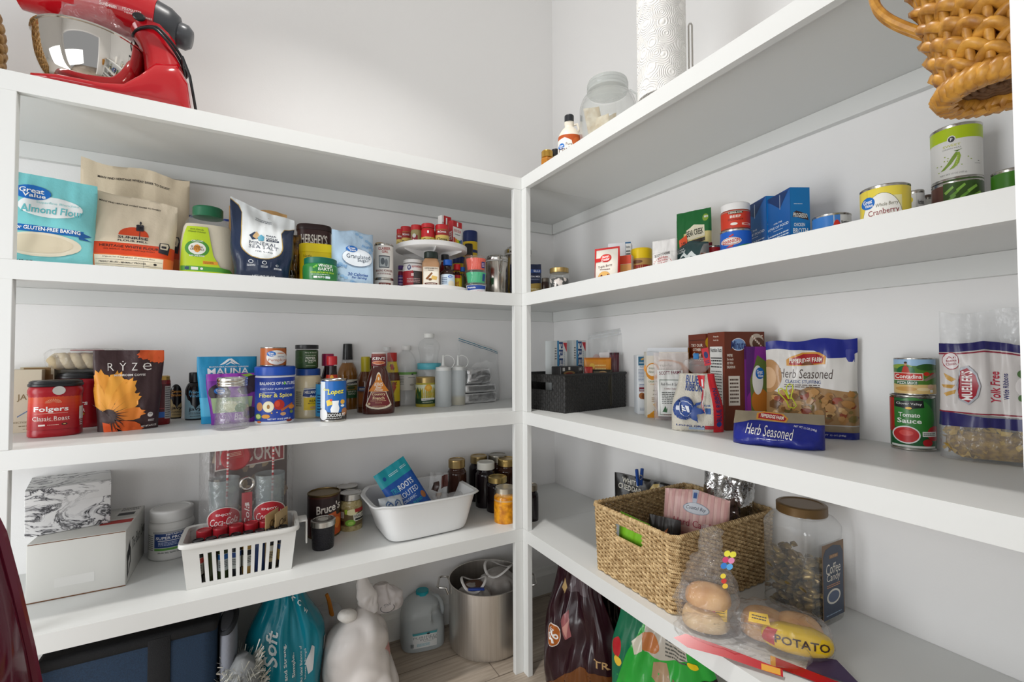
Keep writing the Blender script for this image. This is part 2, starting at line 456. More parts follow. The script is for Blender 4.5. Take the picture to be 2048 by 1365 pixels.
# ---------------------------------------------------------------- built-in shelving: each board is its own piece
PT, LIP, CH = .019, .0432, .046           # board thickness, nosing height, cleat height
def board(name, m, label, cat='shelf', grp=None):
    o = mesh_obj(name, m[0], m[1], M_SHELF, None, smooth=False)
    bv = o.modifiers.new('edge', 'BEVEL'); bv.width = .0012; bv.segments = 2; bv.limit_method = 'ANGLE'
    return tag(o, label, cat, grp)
ordn = {1: 'top', 2: 'second from top', 3: 'middle', 4: 'lowest'}
YE = .095                                   # near end of the right unit
for k in (1, 2, 3, 4):
    z = ZS[k]
    t = thing('shelf', 'white painted %s shelf on the back wall, left of the corner post' % ordn[k], 'shelf', (0, 0, z), 0, 'white shelves of the left unit')
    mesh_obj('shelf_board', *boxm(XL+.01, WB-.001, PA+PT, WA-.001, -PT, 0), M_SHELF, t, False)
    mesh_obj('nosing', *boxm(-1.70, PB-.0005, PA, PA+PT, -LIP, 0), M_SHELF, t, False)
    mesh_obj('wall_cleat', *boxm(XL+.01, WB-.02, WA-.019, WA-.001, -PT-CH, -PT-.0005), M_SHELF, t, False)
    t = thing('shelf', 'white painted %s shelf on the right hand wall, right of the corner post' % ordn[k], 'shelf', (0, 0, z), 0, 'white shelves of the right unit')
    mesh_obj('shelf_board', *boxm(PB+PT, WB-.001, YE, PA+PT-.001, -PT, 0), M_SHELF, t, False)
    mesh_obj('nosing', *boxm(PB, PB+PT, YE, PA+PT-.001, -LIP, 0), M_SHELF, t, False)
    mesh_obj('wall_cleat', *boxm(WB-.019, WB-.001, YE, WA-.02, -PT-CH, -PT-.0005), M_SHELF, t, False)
zt = ZS[1]
def post_pieces(x0, x1, y0, y1):
    P = []; zs = [0]+[ZS[4], ZS[3], ZS[2], ZS[1]]
    for a, b in zip(zs, zs[1:]): P.append(boxm(x0, x1, y0, y1, a+.0, b-LIP))
    return join(*P)
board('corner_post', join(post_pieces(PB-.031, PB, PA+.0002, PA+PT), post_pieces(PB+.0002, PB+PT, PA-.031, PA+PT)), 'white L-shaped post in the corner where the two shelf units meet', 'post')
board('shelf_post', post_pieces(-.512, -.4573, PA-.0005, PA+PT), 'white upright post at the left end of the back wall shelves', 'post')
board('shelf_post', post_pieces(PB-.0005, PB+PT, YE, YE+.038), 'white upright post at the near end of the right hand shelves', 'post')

# ceiling lamp (out of the frame, lights the pantry)
t = thing('ceiling_lamp', 'round flush ceiling lamp above the pantry', 'lamp', (.20, .93, HC), 0)
mesh_obj('lamp_base', *loft([(1, -.03), (1, 0)], .11), mat('#f0f0f0', .4), t)
# ================================================================ builders shared by the groceries
def cr(pts, n=5):
    """smooth curve through (scale, z) points"""
    out = []
    P = [pts[0]]+list(pts)+[pts[-1]]
    for i in range(1, len(P)-2):
        p0, p1, p2, p3 = P[i-1], P[i], P[i+1], P[i+2]
        for k in range(n):
            t = k/n
            f = lambda a, b, c, d: .5*((2*b)+(-a+c)*t+(2*a-5*b+4*c-d)*t*t+(-a+3*b-3*c+d)*t**3)
            out.append((max(f(p0[0], p1[0], p2[0], p3[0]), .001), f(p0[1], p1[1], p2[1], p3[1])))
    out.append(pts[-1])
    return out
def rnd(name, label, cat, xl, xr, yb, yt, z0, s=None, unit='L', group=None, dr=0):
    x, y, r, h = fit_round(xl, xr, yb, yt, z0, s, unit)
    T = thing(name, label, cat, (x, y, z0+.0003), face_cam(x, y)+R_(dr), group)
    return T, r, h
def prt(T, name, prof, m, r, h, b=None, n=2, seg=40, cap0=True, cap1=True, ang=38, label=None, sm=False, cy=0):
    if sm: prof = cr(prof)
    o = mesh_obj(name, *loft([(s, z*h) for s, z in prof], r, b, n, seg, cap0, cap1, cy), m, T, ang=ang)
    if label: o['label'] = label
    return o
def lid(T, z0, h, r, m, ribs=40, depth=.02, name='lid', label=None, cham=.12, b=None, n=2, hollow=False):
    seg = ribs*2 if ribs else 40; V, F = [], []
    b = r if b is None else b
    rows = [(1, 0, 1), (1, h*.8, 1), (1, h*.9, 0), (.94, h, 0), (.84, h, 0), (.82, h*.93, 0)] if r > .012 else [(1, 0, 1), (1, h*.85, 1), (.9, h, 0)]
    for s, z, rb in rows:
        for i in range(seg):
            t = 2*PI*i/seg; q = 1-(depth if (ribs and rb and i % 2) else 0)
            c, d = math.cos(t), math.sin(t)
            V.append((r*s*q*math.copysign(abs(c)**(2/n), c), b*s*q*math.copysign(abs(d)**(2/n), d), z0+z))
    for k in range(len(rows)-1):
        for i in range(seg):
            j = (i+1) % seg; F.append((k*seg+i, k*seg+j, (k+1)*seg+j, (k+1)*seg+i))
    F.append(tuple(range(seg-1, -1, -1))); o = (len(rows)-1)*seg; F.append(tuple(range(o, o+seg)))
    ob = mesh_obj(name, V, F, m, T, ang=50)
    if label: ob['label'] = label
    return ob
CANP = [(.97, 0), (1, .012), (1, .03), (.975, .04), (.975, .955), (1, .968), (1, .99), (.97, 1), (.93, 1), (.92, .975)]
TIN = steel(.22, '#b9b6b0')
def can(name, label, xl, xr, yb, yt, z0, els, wrap, s=None, unit='L', group=None, cat='can', dr=0, top=None, rgh=.3, fit=None):
    if fit: x, y, r, h = fit; T = thing(name, label, cat, (x, y, z0+.0003), face_cam(x, y)+R_(dr), group)
    else: T, r, h = rnd(name, label, cat, xl, xr, yb, yt, z0, s, unit, group, dr)
    prt(T, 'tin_body', CANP, TIN, r, h)
    w = prt(T, 'paper_label', [(.985, .05), (.985, .945)], mat(wrap, rgh), r, h, cap0=False, cap1=False)
    if els: art_loft(w, els, r*.985, z0=.05*h, z1=.945*h, rough=rgh, cuts=14)
    if top: lid(T, h*.985, h*.05, r*1.02, mat(top, .4), 0, name='plastic_lid')
    T['h'] = h; T['r'] = r
    del T['h'], T['r']
    return T, r, h
def pouch(name, label, cat, xl, xr, yt, z0, T, col, els, s=None, yb=None, unit='L', th=None, kind='stand', group=None, rough=.35, m=None, **kw):
    if th is None: pass
    x, y, w, h, t = fit_flat(xl, xr, yb, yt, z0, th, s, unit)
    root = thing(name, label, cat, (x-math.sin(t)*T*.5, y+math.cos(t)*T*.5, z0+.0005), t, group)
    p = Pouch(w, h, T, kind, **kw)
    p.build(root, m or mat(col, rough, 0, .25, 90), els, rough)
    return root, p
def carton(name, label, xl, xr, yt, z0, dep, col, front=None, left=None, right=None, s=None, yb=None, unit='L', th=0, group=None, cat='box', rough=.45, topc=None, r=.0015, top=None, back=None):
    x, y, w, h, t = fit_flat(xl, xr, yb, yt, z0, th, s, unit)
    T = thing(name, label, cat, (x, y, z0+.0003), t, group)
    b = mesh_obj('carton_body', *rbox(w, dep, h, r), mat(col, rough), T)
    if front: art_plane(b, front, (-w/2, 0, 0), (w, 0, 0), (0, 0, h), rough, 'front_print')
    if left: art_plane(b, left, (-w/2, dep, 0), (0, -dep, 0), (0, 0, h), rough, 'side_print')
    if right: art_plane(b, right, (w/2, 0, 0), (0, dep, 0), (0, 0, h), rough, 'side_print')
    if top: art_plane(b, top, (-w/2, 0, h), (w, 0, 0), (0, dep, 0), rough, 'top_print')
    return T, w, h
GV = lambda cx, cy, w, h: [El(cx, cy, w, h, '#1f6fc4'), Tx('Great', cx-w*.02, cy+h*.13, w*.66, h*.34, '#ffffff', 0), Tx('Value', cx+w*.06, cy-h*.2, w*.6, h*.28, '#ffffff', 0)]
# ================================================================ second shelf, left unit
Z2 = ZS[2]
# aqua almond flour pouch
pouch('flour_pouch', 'aqua plastic pouch of almond flour at the far left of the second shelf', 'pouch', -38, 187, 344, Z2, .07, '#7fcfd3', [
    El(.52, .80, .30, .001, '#7fcfd3'), El(.58, .655, .60, .24, '#f2f6f6'), *GV(.40, .80, .34, .16), Tx('Superfine Blanched', .64, .70, .40, .035, '#9fdede', 0, 0),
    Tx('Almond Flour', .60, .62, .58, .085, '#6cc5cc', 0, 1),
    Po([(.02, .45), (.90, .42), (.90, .355), (.02, .375)], '#1c68b4'), Po([(.84, .42), (.97, .375), (.90, .35), (.97, .32), (.86, .33)], '#18579a'),
    Tx('PERFECT for GLUTEN-FREE BAKING', .47, .405, .80, .042, '#ffffff', -1),
    El(.52, .235, .72, .26, '#e6dcc6'), El(.50, .24, .62, .2, '#ddd0b6'), Tx('NET WT 32 OZ', .30, .05, .3, .03, '#24333a')],
    s=.09, th=2, group='flour pouches', seed=1, wr=.006, top=lambda u: -.006*u, rough=.22, side=lambda v: 1+.015*math.sin(v*9))
# two heritage flour pouches
FL = [Tx('MANY FIND HERITAGE WHEAT EASIER TO DIGEST', .48, .885, .66, .02, '#2a2624'),
      Po([(.37+.165*(1-math.cos(PI*i/18)), .475+.115*math.sin(PI*i/18)) for i in range(19)], '#d9481c'),
      Rr(.60, .55, .007, .19, '#2c2a33')] + [El(.60+(.022 if k % 2 else -.022), .555+.018*(k//2), .045, .028, '#2c2a33', 10) for k in range(8)] + [El(.60, .645, .026, .05, '#2c2a33', 10),
      Tx('SUNRISE', .53, .445, .33, .032, '#2c2a33'), Tx('FLOUR MILL', .53, .405, .33, .024, '#2c2a33'),
      Rr(.5, .295, 1.0, .15, '#d8441b'), Tx('HERITAGE WHITE FLOUR', .5, .325, .66, .033, '#3a2018'), Tx('100% PREMIUM ORGANIC HERITAGE WHEAT', .5, .285, .58, .017, '#3a2018', 0, 0),
      Rr(.5, .115, 1.0, .21, '#e8743a'), Rr(.5, .125, .78, .165, '#f1e7cf'), Tx('organic hard red wheat all-purpose flour', .5, .187, .6, .022, '#2a2624', 0, 0),
      Rr(.5, .158, .76, .003, '#2a2624'), Tx('FRESHLY MILLED - MINIMALLY PROCESSED', .44, .128, .56, .017, '#2a2624'), Rr(.5, .1, .76, .003, '#2a2624'),
      El(.80, .13, .04, .026, '#2a2624'), El(.72, .13, .05, .03, '#f1e7cf'), Rr(.67, .105, .003, .1, '#2a2624'), *Lines(.42, .07, .55, .03, 2, '#2a2624', .4),
      Po([(.83, .42), (.93, .42), (.945, .38), (.935, .27), (.83, .285), (.825, .38)], '#2c2a33'), Po([(.84, .41), (.92, .41), (.93, .38), (.92, .335), (.845, .335)], '#e9dcc3'), Rr(.88, .365, .05, .03, '#2c2a33')]
sidef = lambda v: 1.-.10*(1-smooth01(v/.75))
pouch('flour_pouch', 'cream flour pouch with an orange band and sunrise emblem, in front of its taller twin', 'pouch', 160, 352, 384, Z2, .085, '#e6d7be', FL, s=.11, th=3, group='flour pouches', seed=2, wr=.006, side=sidef, lean=.01, top=lambda u: -.01*u+.002*math.sin(4*u))
pouch('flour_pouch', 'cream flour pouch with a rumpled top, standing behind its shorter twin', 'pouch', 148, 374, 328, Z2, .09, '#dccbb0', FL, s=.27, th=-3, group='flour pouches', seed=3, wr=.011, side=sidef, lean=.0, top=lambda u: -.012*u+.006*math.sin(5*u+1))
# clear zip bag behind the sugar jug
T, p = pouch('zip_bag', 'clear zip bag with a blue edge, behind the cane sugar jug', 'bag', 356, 478, 433, Z2, .03, '#ffffff', [Rr(.5, .985, .98, .035, '#2c4fae'), Rr(.5, .80, .98, .02, '#b0305a')], s=.33, th=0, kind='pillow', m=film('#f2f2f4', .35, .2, 1.4, .5), seed=4)
# cane sugar jug
T, r, h = rnd('sugar_jug', 'clear plastic jug of cane sugar with a green lid and lime label', 'jug', 359, 470, None, 405, Z2, .18)
jp = [(.88, 0), (.95, .015), (.985, .05), (1, .25), (.985, .48), (.90, .68), (.72, .82), (.55, .885)]
prt(T, 'jug_body', jp, CLEARB, r, h, r*.62, 3.0, sm=True, cap1=False)
prt(T, 'sugar', [(.86, .005), (.93, .03), (.965, .08), (.975, .3), (.955, .5), (.86, .70), (.80, .745), (.2, .73)], mat('#efe4cc', .8, 0, .1, 400), r, h, r*.60, 3.0, label='pale cane sugar')
lid(T, h*.865, h*.135, r*.56, mat('#1f6b47', .4), 36, b=r*.56)
art_loft(T, [Po([(.02, 0), (.98, 0), (.98, .04), (.72, .17), (.60, .40), (.55, .70), (.50, 1), (.10, 1), (.07, .8)], '#c5e02c'), Po([(.04, .06), (.96, .06), (.9, .13), (.72, .16), (.04, .16)], '#58a63c'),
    Tx('Earth Friendly,', .30, .93, .26, .045, '#3d5a28', -2, 0, .3), Tx('Uniquely Delicious', .30, .88, .32, .045, '#3d5a28', -2, 0, .3),
    El(.32, .53, .42, .36, '#4f9a3a'), El(.32, .53, .30, .255, '#f7f6ee'), El(.32, .53, .12, .17, '#f0a03c', 9), Tx('FLORIDA', .32, .56, .20, .045, '#7a4a20'), Tx('CRYSTALS', .32, .51, .24, .04, '#7a4a20'),
    Tx('ORGANIC', .32, .685, .2, .035, '#ffffff'), Tx('RAW CANE SUGAR', .32, .375, .26, .035, '#ffffff'), Rr(.55, .245, .26, .07, '#f4a833'), *Lines(.52, .245, .18, .05, 2, '#7a3a10'),
    Rr(.15, .11, .07, .06, '#2a4a6a'), Rr(.28, .11, .12, .06, '#f4f4f4'), El(.40, .11, .05, .05, '#f4f4f4'), *Lines(.4, .03, .6, .03, 1, '#3d5a28')],
    r*1.0, r*.62, 3.0, z0=.07*h, z1=.70*h, prof=[(a, b*h) for a, b in cr(jp)], e0=.0008)
# kraft pouch behind the navy pouch
pouch('kraft_pouch', 'plain brown kraft paper pouch behind the navy sea salt pouch', 'pouch', 457, 575, 416, Z2, .06, '#d2a468', [], s=.24, th=0, seed=5, wr=.01, rough=.6, top=lambda u: .004*math.sin(4*u))
# navy sea salt pouch
nv = '#1d2a44'
pouch('salt_pouch', 'navy and white pouch of mineral sea salt with a gold edged panel', 'pouch', 462, 592, 414, Z2, .075, nv, [
    Po([(.17, 1), (1.0, 1), (1, .84), (.92, .80), (.84, .78), (.79, .70)] + [(.475+.33*math.cos(a), .47+.20*math.sin(a)) for a in [R_(-q) for q in range(0, 181, 12)]] + [(.15, .70), (.17, .86), (.12, .93), (0, .97), (0, 1)], '#b79a5a'),
    Po([(.18, 1), (1.0, 1), (1, .85), (.92, .81), (.83, .79), (.78, .70)] + [(.475+.315*math.cos(a), .475+.195*math.sin(a)) for a in [R_(-q) for q in range(0, 181, 12)]] + [(.165, .70), (.18, .86), (.13, .94), (0, .98), (0, 1)], '#dfe3e4'),
    Tx("THE WORLD'S MOST", .50, .855, .25, .016, nv), Tx('FLAVORFUL SEA SALT', .50, .83, .25, .016, nv),
    Po([(.27, .60), (.36, .66), (.42, .615), (.40, .56), (.32, .545)], '#2c3a52'), Po([(.32, .59), (.385, .67), (.45, .60), (.38, .555)], '#c9a878'), Po([(.40, .58), (.46, .63), (.51, .60), (.49, .54), (.42, .535)], '#5aa2bd'),
    Tx('BAJA', .62, .625, .16, .028, nv), Tx('GOLD', .63, .585, .18, .028, nv), Rr(.64, .553, .2, .026, nv), Tx('SALT CO', .64, .553, .15, .012, '#dfe3e4'),
    Tx('MINERAL', .49, .495, .44, .05, '#3c465a', -3, 0), Tx('SEA SALT', .495, .44, .46, .048, '#3c465a', -3, 0), Tx('FINE GRIND', .5, .375, .27, .022, '#3c465a', -3, 0),
    El(.28, .235, .08, .05, '#e4e6ea'), El(.28, .235, .06, .035, nv), El(.50, .225, .08, .05, '#e4e6ea'), El(.50, .225, .055, .033, nv), El(.72, .20, .05, .03, '#e4e6ea'), El(.72, .2, .035, .02, nv),
    *Lines(.28, .185, .14, .03, 2, '#e4e6ea'), *Lines(.5, .172, .12, .03, 2, '#e4e6ea'), *Lines(.74, .155, .14, .03, 2, '#e4e6ea'), Rr(.39, .22, .004, .07, '#8890a0'), Rr(.61, .205, .004, .07, '#8890a0'),
    Tx('NET WT 32 OZ', .5, .045, .4, .03, '#e4e6ea')],
    s=.06, th=4, seed=6, wr=.009, side=lambda v: 1-.12*(1-smooth01(v/.6))-.02*math.sin(v*12), top=lambda u: -.022*u-.004*math.cos(3*u), rough=.3)
# brown glossy bag between
pouch('plastic_bag', 'dark golden brown glossy bag beside the navy pouch', 'bag', 566, 604, 466, Z2, .05, '#6b4a1c', [Rr(.5, .16, .2, .3, '#1b1712'), Tx('CELLO', .5, .17, .12, .22, '#e8e0d0', 90)], s=.2, th=0, kind='pillow', seed=8, wr=.012, rough=.12, m=noisy('#3d2a10', '#a5772e', 30, .15, .3))
# cocoa tin
T, r, h = rnd('cocoa_tin', 'dark brown oval tin of cocoa behind the yellow tub', 'tin', 594, 662, None, 446, Z2, .25)
prt(T, 'tin_body', [(1, 0), (1, .93)], mat('#3b1d1b', .35), r, h, r*.75, 2.6)
prt(T, 'plastic_lid', [(1.04, .915), (1.05, .93), (1.05, .975), (1.01, 1)], mat('#2c1514', .4), r, h, r*.75, 2.6)
art_loft(T, [Tx("HERSHEY'S", .5, .85, .76, .17, '#efe9e2'), Tx('COCOA', .5, .67, .42, .15, '#efe9e2')], r, r*.75, 2.6, z0=0, z1=.9*h)
# yellow tub
T, r, h = rnd('chocolate_powder_tub', 'x', 'tub', 598, 673, None, 484, Z2, .17)
T['label'] = 'bright yellow plastic tub of chocolate drink powder, behind the green sweetener tub'
prt(T, 'tub_body', [(.93, 0), (.96, .02), (.98, .8)], mat('#f3d410', .35), r, h, r*.7, 3.4)
lid(T, h*.79, h*.20, r*1.0, mat('#f6da16', .35), 0, b=r*.72, n=3.4)
art_loft(T, [Tx('Nestle', .22, .88, .22, .10, '#5a4a10', 0, 0), Tx('Nesquik', .55, .66, .62, .26, '#1c3a8c'), Rr(.3, .3, .2, .2, '#8a5a2a')], r*.97, r*.68, 3.4, z0=.02*h, z1=.78*h)
# green sweetener tub
T, r, h = rnd('sweetener_tub', 'green plastic tub of sweetener with a dark green lid, in front of the yellow tub', 'tub', 605, 676, None, 513, Z2, .07)
prt(T, 'tub_body', [(.90, 0), (.97, .06), (1, .3), (1, .62), (.93, .72), (.88, .75)], mat('#2d7a3c', .22), r, h, sm=True)
lid(T, h*.74, h*.25, r*.93, mat('#0f6650', .35), 44)
art_loft(T, [Po([(.28, .78), (.36, .92), (.42, .96), (.40, .80), (.34, .74)], '#7ec043'), Tx('WHOLE', .63, .90, .38, .17, '#f4f6f2'), Tx('EARTH', .64, .70, .40, .17, '#f4f6f2'), Tx('STEVIA LEAF & MONK FRUIT', .55, .50, .64, .10, '#b8dc3c'),
             Tx('KETO', .52, .22, .18, .12, '#f4f6f2'), Rr(.36, .22, .1, .12, '#f4f6f2'), Rr(.70, .22, .13, .14, '#dcecf4'), *Lines(.5, .38, .5, .06, 1, '#d8e8d8')], r, z0=.02*h, z1=.70*h)
# granulated sugar
T, p = pouch('sugar_bag', 'pale blue printed paper bag of granulated sugar', 'bag', 670, 754, 460, Z2, .08, '#b9d4ec', [
    *[El(.5+.46*math.sin(i*2.4), .06+.9*((i*.618) % 1), .10, .05, '#93bde3', 9) for i in range(26)],
    Tx('Sugar', .80, .74, .30, .07, '#7fb0df', 0, 1, .3), Tx('Baking', .16, .35, .28, .07, '#7fb0df', 0, 1, .3), Tx('Dusting', .62, .055, .5, .075, '#7fb0df', 0, 1, .3),
    El(.55, .515, .72, .33, '#3b5a86'), El(.55, .515, .705, .318, '#e9f0f7'), *GV(.41, .66, .28, .115), Tx('Granulated', .56, .535, .56, .075, '#2e4256', 0, 0), Tx('Sugar', .67, .465, .28, .075, '#2e4256', 0, 0),
    Tx('30 Calories', .54, .215, .48, .055, '#2b559e', 0, 1, .2), Tx('Per Serving', .57, .155, .36, .05, '#2b559e', 0, 1, .2)],
    s=.09, th=6, kind='stand', seed=9, wr=.004, fill=1.35, rough=.5, group=None, top=lambda u: .003*math.cos(5*u))
# baking powder tins, stacked
BP = [Tx('CLABBER', .52, .90, .62, .09, '#a32a25', 2), Tx('GIRL', .56, .80, .34, .085, '#a32a25'), Po([(.26, .30), (.78, .30), (.80, .68), (.24, .68)], '#3e4650'), Po([(.29, .33), (.75, .33), (.77, .65), (.27, .65)], '#b9bfc0'),
      El(.44, .5, .2, .22, '#5b6268'), El(.62, .46, .16, .24, '#737a80'), Tx('BAKING POWDER', .52, .21, .84, .07, '#7a2420'), *Lines(.52, .12, .7, .06, 2, '#7a2420')]
C1 = can('baking_powder_tin', 'white baking powder tin, lower one of the two stacked beside the sugar bag', 748, 787, None, 559, Z2, [Rr(.55, .5, .62, .5, '#7d3b34'), Tx('BAKING', .55, .5, .4, .3, '#f0ece6')], '#e9e6e0', s=.185, group='stacked baking powder tins')
x, y, r, h = C1[0].location.x, C1[0].location.y, C1[1], C1[2]
_, _, _, hh = fit_round(748, 787, None, 487, Z2, s=.185)
hh -= h
can('baking_powder_tin', 'white baking powder tin with a red name and grey picture, upper one of the stack', 0, 0, 0, 0, Z2+h+.0005, BP, '#efece6', fit=(x, y, r, hh), group='stacked baking powder tins', top=None)
# gold capped bottle behind
T, r, h = rnd('extract_bottle', 'small bottle with an old gold screw cap, behind the baking powder tins', 'bottle', 749, 772, None, 485, Z2, .26)
prt(T, 'bottle_body', [(1, 0), (1, .6), (.7, .75), (.55, .8)], mat('#3d2a16', .15), r*1.2, h, sm=True); lid(T, h*.79, h*.21, r*.95, mat('#a58a4e', .35, .5), 30)
# ---------------------------------------------------------------- two tier turntable and what stands on it
xt, yt_, rt, _ = fit_round(791, 934, None, 480, Z2, .215)
ztop = fit_round(791, 934, None, 476, Z2, .215)[3]       # rim height of the upper tray
T = thing('turntable', 'white two tier plastic turntable loaded with spices and bottles', 'turntable', (xt, yt_, Z2+.0003), 0)
MW = mat('#eceae8', .35)
rl = rt*1.04
zt2 = Z2+ztop-.008                                       # floor of the upper tray
def tray(nm, z, r):
    mesh_obj(nm, *loft([(.96, z-.006), (1.0, z-.004), (1, z+.012), (.975, z+.012), (.965, z+.001), (.05, z)], r, seg=64), MW, T, ang=45)
tray('lower_tray', .012, rl); tray('upper_tray', ztop-.018, rt)
mesh_obj('column', *loft(cr([(.30, .012), (.16, .03), (.13, ztop*.5), (.16, ztop*.75), (.34, ztop-.022)]), rt, seg=32), MW, T)
rib = []
for k in range(6):
    a = k*PI/3+.3; c, s_ = math.cos(a), math.sin(a)
    V = []
    for (rr, za, zb) in ((.16*rt, ztop-.055, ztop-.022), (.9*rt, ztop-.028, ztop-.022)):
        for q in (-.0012, .0012):
            V += [(rr*c-q*s_, rr*s_+q*c, za), (rr*c-q*s_, rr*s_+q*c, zb)]
    rib.append((V, [(0, 1, 5, 4), (2, 6, 7, 3), (0, 4, 6, 2), (1, 3, 7, 5), (0, 2, 3, 1), (4, 5, 7, 6)]))
mesh_obj('support_ribs', *join(*rib), MW, T, False)
ZU = Z2+ztop-.0175; ZL = Z2+.0125
def spot(deg, rad):   # angle measured from the side that faces the shelf front, towards the right
    a = R_(deg); return xt+rad*math.sin(a), yt_-rad*math.cos(a)
def spice(name, label, px, pxl, pxr, yt, z0, rad, cap='#c3262c', body='#b08d50', els=None, sh=None, capm=None, capf=.24, cat='jar', group=None, b=None, n=2):
    """jar seen at pixel px; stands on the tray at distance rad from its middle"""
    d, _ = hdir(px, 500); # meet the circle of radius rad (near side)
    C = Vector((xt, yt_)); t = C.dot(d); q = C.length_squared-t*t; k = t-math.sqrt(max(rad*rad-q, 0))
    P = d*k; w = k*math.tan(abs(hdir(pxl, 500)[0].angle(hdir(pxr, 500)[0]))/2)
    el = hdir(px, yt)[1]; h = CAMZ+el*(k-w)-z0
    T = thing(name, label, cat, (P.x, P.y, z0+.0003), face_cam(P.x, P.y), group)
    prof = sh or [(.97, 0), (1, .03), (1, .70), (.93, .76), (.9, .78)]
    prt(T, 'jar_body', prof, mat(body, .2) if isinstance(body, str) else body, w, h, b and w*b, n, seg=28, sm=bool(sh))
    if els: art_loft(T, els, w*1.005, b and w*b*1.005, n, z0=.04*h, z1=(1-capf)*h*.96, cuts=10, prof=[(s, z*h) for s, z in (cr(prof) if sh else prof)], rough=.35)
    lid(T, h*(1-capf), h*capf, w*(.98 if not capm else capm), mat(cap, .35), 32)
    return T, w, h
grp = 'spice jars on the upper tray'
SJ = lambda t, top='#a02c2c': [Rr(.5, .82, 1, .36, top), Tx('McCormick', .5, .86, .6, .14, '#ffffff', 0), Rr(.5, .32, 1, .64, '#dfc36a'), Tx(t, .5, .36, .7, .22, '#3a3320', 0), *Lines(.5, .12, .6, .14, 2, '#7a6a3a')]
spice('spice_jar', 'leftmost red capped spice jar on the upper tray, mostly behind its neighbour', 800, 792, 806, 458, ZU, .092, els=SJ('Sage'), group=grp)
spice('spice_jar', 'red capped jar with a red and tan label reading thyme, on the upper tray', 812, 801, 823, 452, ZU, .088, els=SJ('Thyme'), group=grp)
spice('spice_jar', 'spice jar with a black rimmed red cap on the upper tray', 833, 821, 844, 449, ZU, .082, els=[Rr(.35, .4, .5, .5, '#8d2430'), El(.3, .62, .3, .3, '#c9c6c0'), Tx('Bay', .35, .3, .35, .2, '#f0e8d8')], body='#9b8f62', cap='#bd2a2c', group=grp)
spice('spice_jar', 'large red spice jar with a cumin label in the middle of the upper tray', 856, 843, 870, 446, ZU, .082, els=[Rr(.5, .62, 1, .76, '#c5222a'), Rr(.5, .22, 1, .44, '#dcc05a'), Tx('Ground', .5, .40, .4, .09, '#e8d8a0', 0), Tx('Cumin', .5, .25, .7, .2, '#3a3320', 0), El(.55, .06, .4, .12, '#8a6a3a'), Rr(.5, .75, .12, .16, '#ffffff')], group=grp, capf=.2)
spice('spice_jar', 'red capped jar with a tan label reading cloves, beside the small boxes', 884, 870, 898, 448, ZU, .086, els=SJ('Cloves'), group=grp)
# food colour boxes
def small_box(name, label, px, pxl, pxr, yt, z0, rad, dep, col, front, left, th, cat='box'):
    d, _ = hdir(px, 480); C = Vector((xt, yt_)); t = C.dot(d); q = C.length_squared-t*t; k = t-math.sqrt(max(rad*rad-q, 0)); P = d*k
    w = k*math.tan(abs(hdir(pxl, 500)[0].angle(hdir(pxr, 500)[0]))/2)*2
    el = hdir(px, yt)[1]; h = CAMZ+el*k-z0
    T = thing(name, label, cat, (P.x, P.y, z0+.0003), R_(th))
    b = mesh_obj('carton_body', *rbox(w, dep, h, .0008), mat(col, .45), T)
    art_plane(b, front, (-w/2, 0, 0), (w, 0, 0), (0, 0, h), .45, 'front_print')
    if left: art_plane(b, left, (-w/2, dep, 0), (0, -dep, 0), (0, 0, h), .45, 'side_print')
    return T, w, h
FC = [Rr(.5, .90, 1, .2, '#c8262c'), Rr(.5, .90, .14, .14, '#ffffff'), Tx('FOOD COLOR', .5, .68, .8, .09, '#c8262c'), *Lines(.5, .56, .6, .06, 1, '#777777'),
      Rr(.14, .25, .2, .4, '#d8432c'), Rr(.34, .24, .2, .36, '#e8a81c'), Rr(.54, .22, .2, .34, '#e8d81c'), Rr(.74, .22, .2, .34, '#57a53c'), Rr(.9, .24, .14, .36, '#2c4fa8')]
b1 = small_box('food_color_box', 'white food coloring box with coloured stripes at the right of the upper tray', 915, 901, 929, 444, ZU, .075, .022, '#f2f0ec', FC, [Rr(.5, .5, 1, 1, '#c23038'), Tx('COLOR', .5, .5, .3, .6, '#ffffff', 90)], 28)
small_box('food_color_box', 'small red and white carton behind the other box on the upper tray', 893, 881, 906, 433, ZU, .035, .022, '#f2f0ec', [Rr(.6, .8, .8, .4, '#c8262c'), Tx('OLD', .15, .75, .2, .14, '#b0202a'), Rr(.5, .85, .14, .2, '#ffffff'), El(.75, .75, .2, .2, '#e8c05a')], None, 20)
# lower tray
grp = 'bottles on the lower tray'
def low(*a, **k): return spice(*a, **k)
b2 = low('spice_box', 'small purple and red container at the left of the lower tray', 802, 797, 809, 531, ZL, .094, cap='#5a3c84', body='#8c2a4a', els=[Rr(.5, .5, 1, .5, '#5a3c94'), *Lines(.5, .4, .7, .6, 4, '#d8c8e8')], cat='container', capf=.15)
low('sprinkles_jar', 'round jar of red and black sprinkles with a white top label on the lower tray', 827, 806, 848, 518, ZL, .083, cap='#e6e4e2', body=mat('#a82a30', .2), sh=[(.93, 0), (1, .05), (1, .7), (.95, .78)], capf=.12,
    els=[Rr(.22, .36, .5, .72, '#b02a34'), Rr(.75, .36, .5, .72, '#4a4648'), Rr(.5, .86, 1, .30, '#f0eeec'), El(.30, .85, .17, .22, '#3a3c78'), Tx('W', .30, .85, .1, .13, '#ffffff'), Tx('sprinkles', .64, .88, .44, .13, '#b0303a', 0), Rr(.45, .55, .12, .12, '#f0c8c8'), *Lines(.5, .32, .6, .2, 3, '#d8b8b8')])
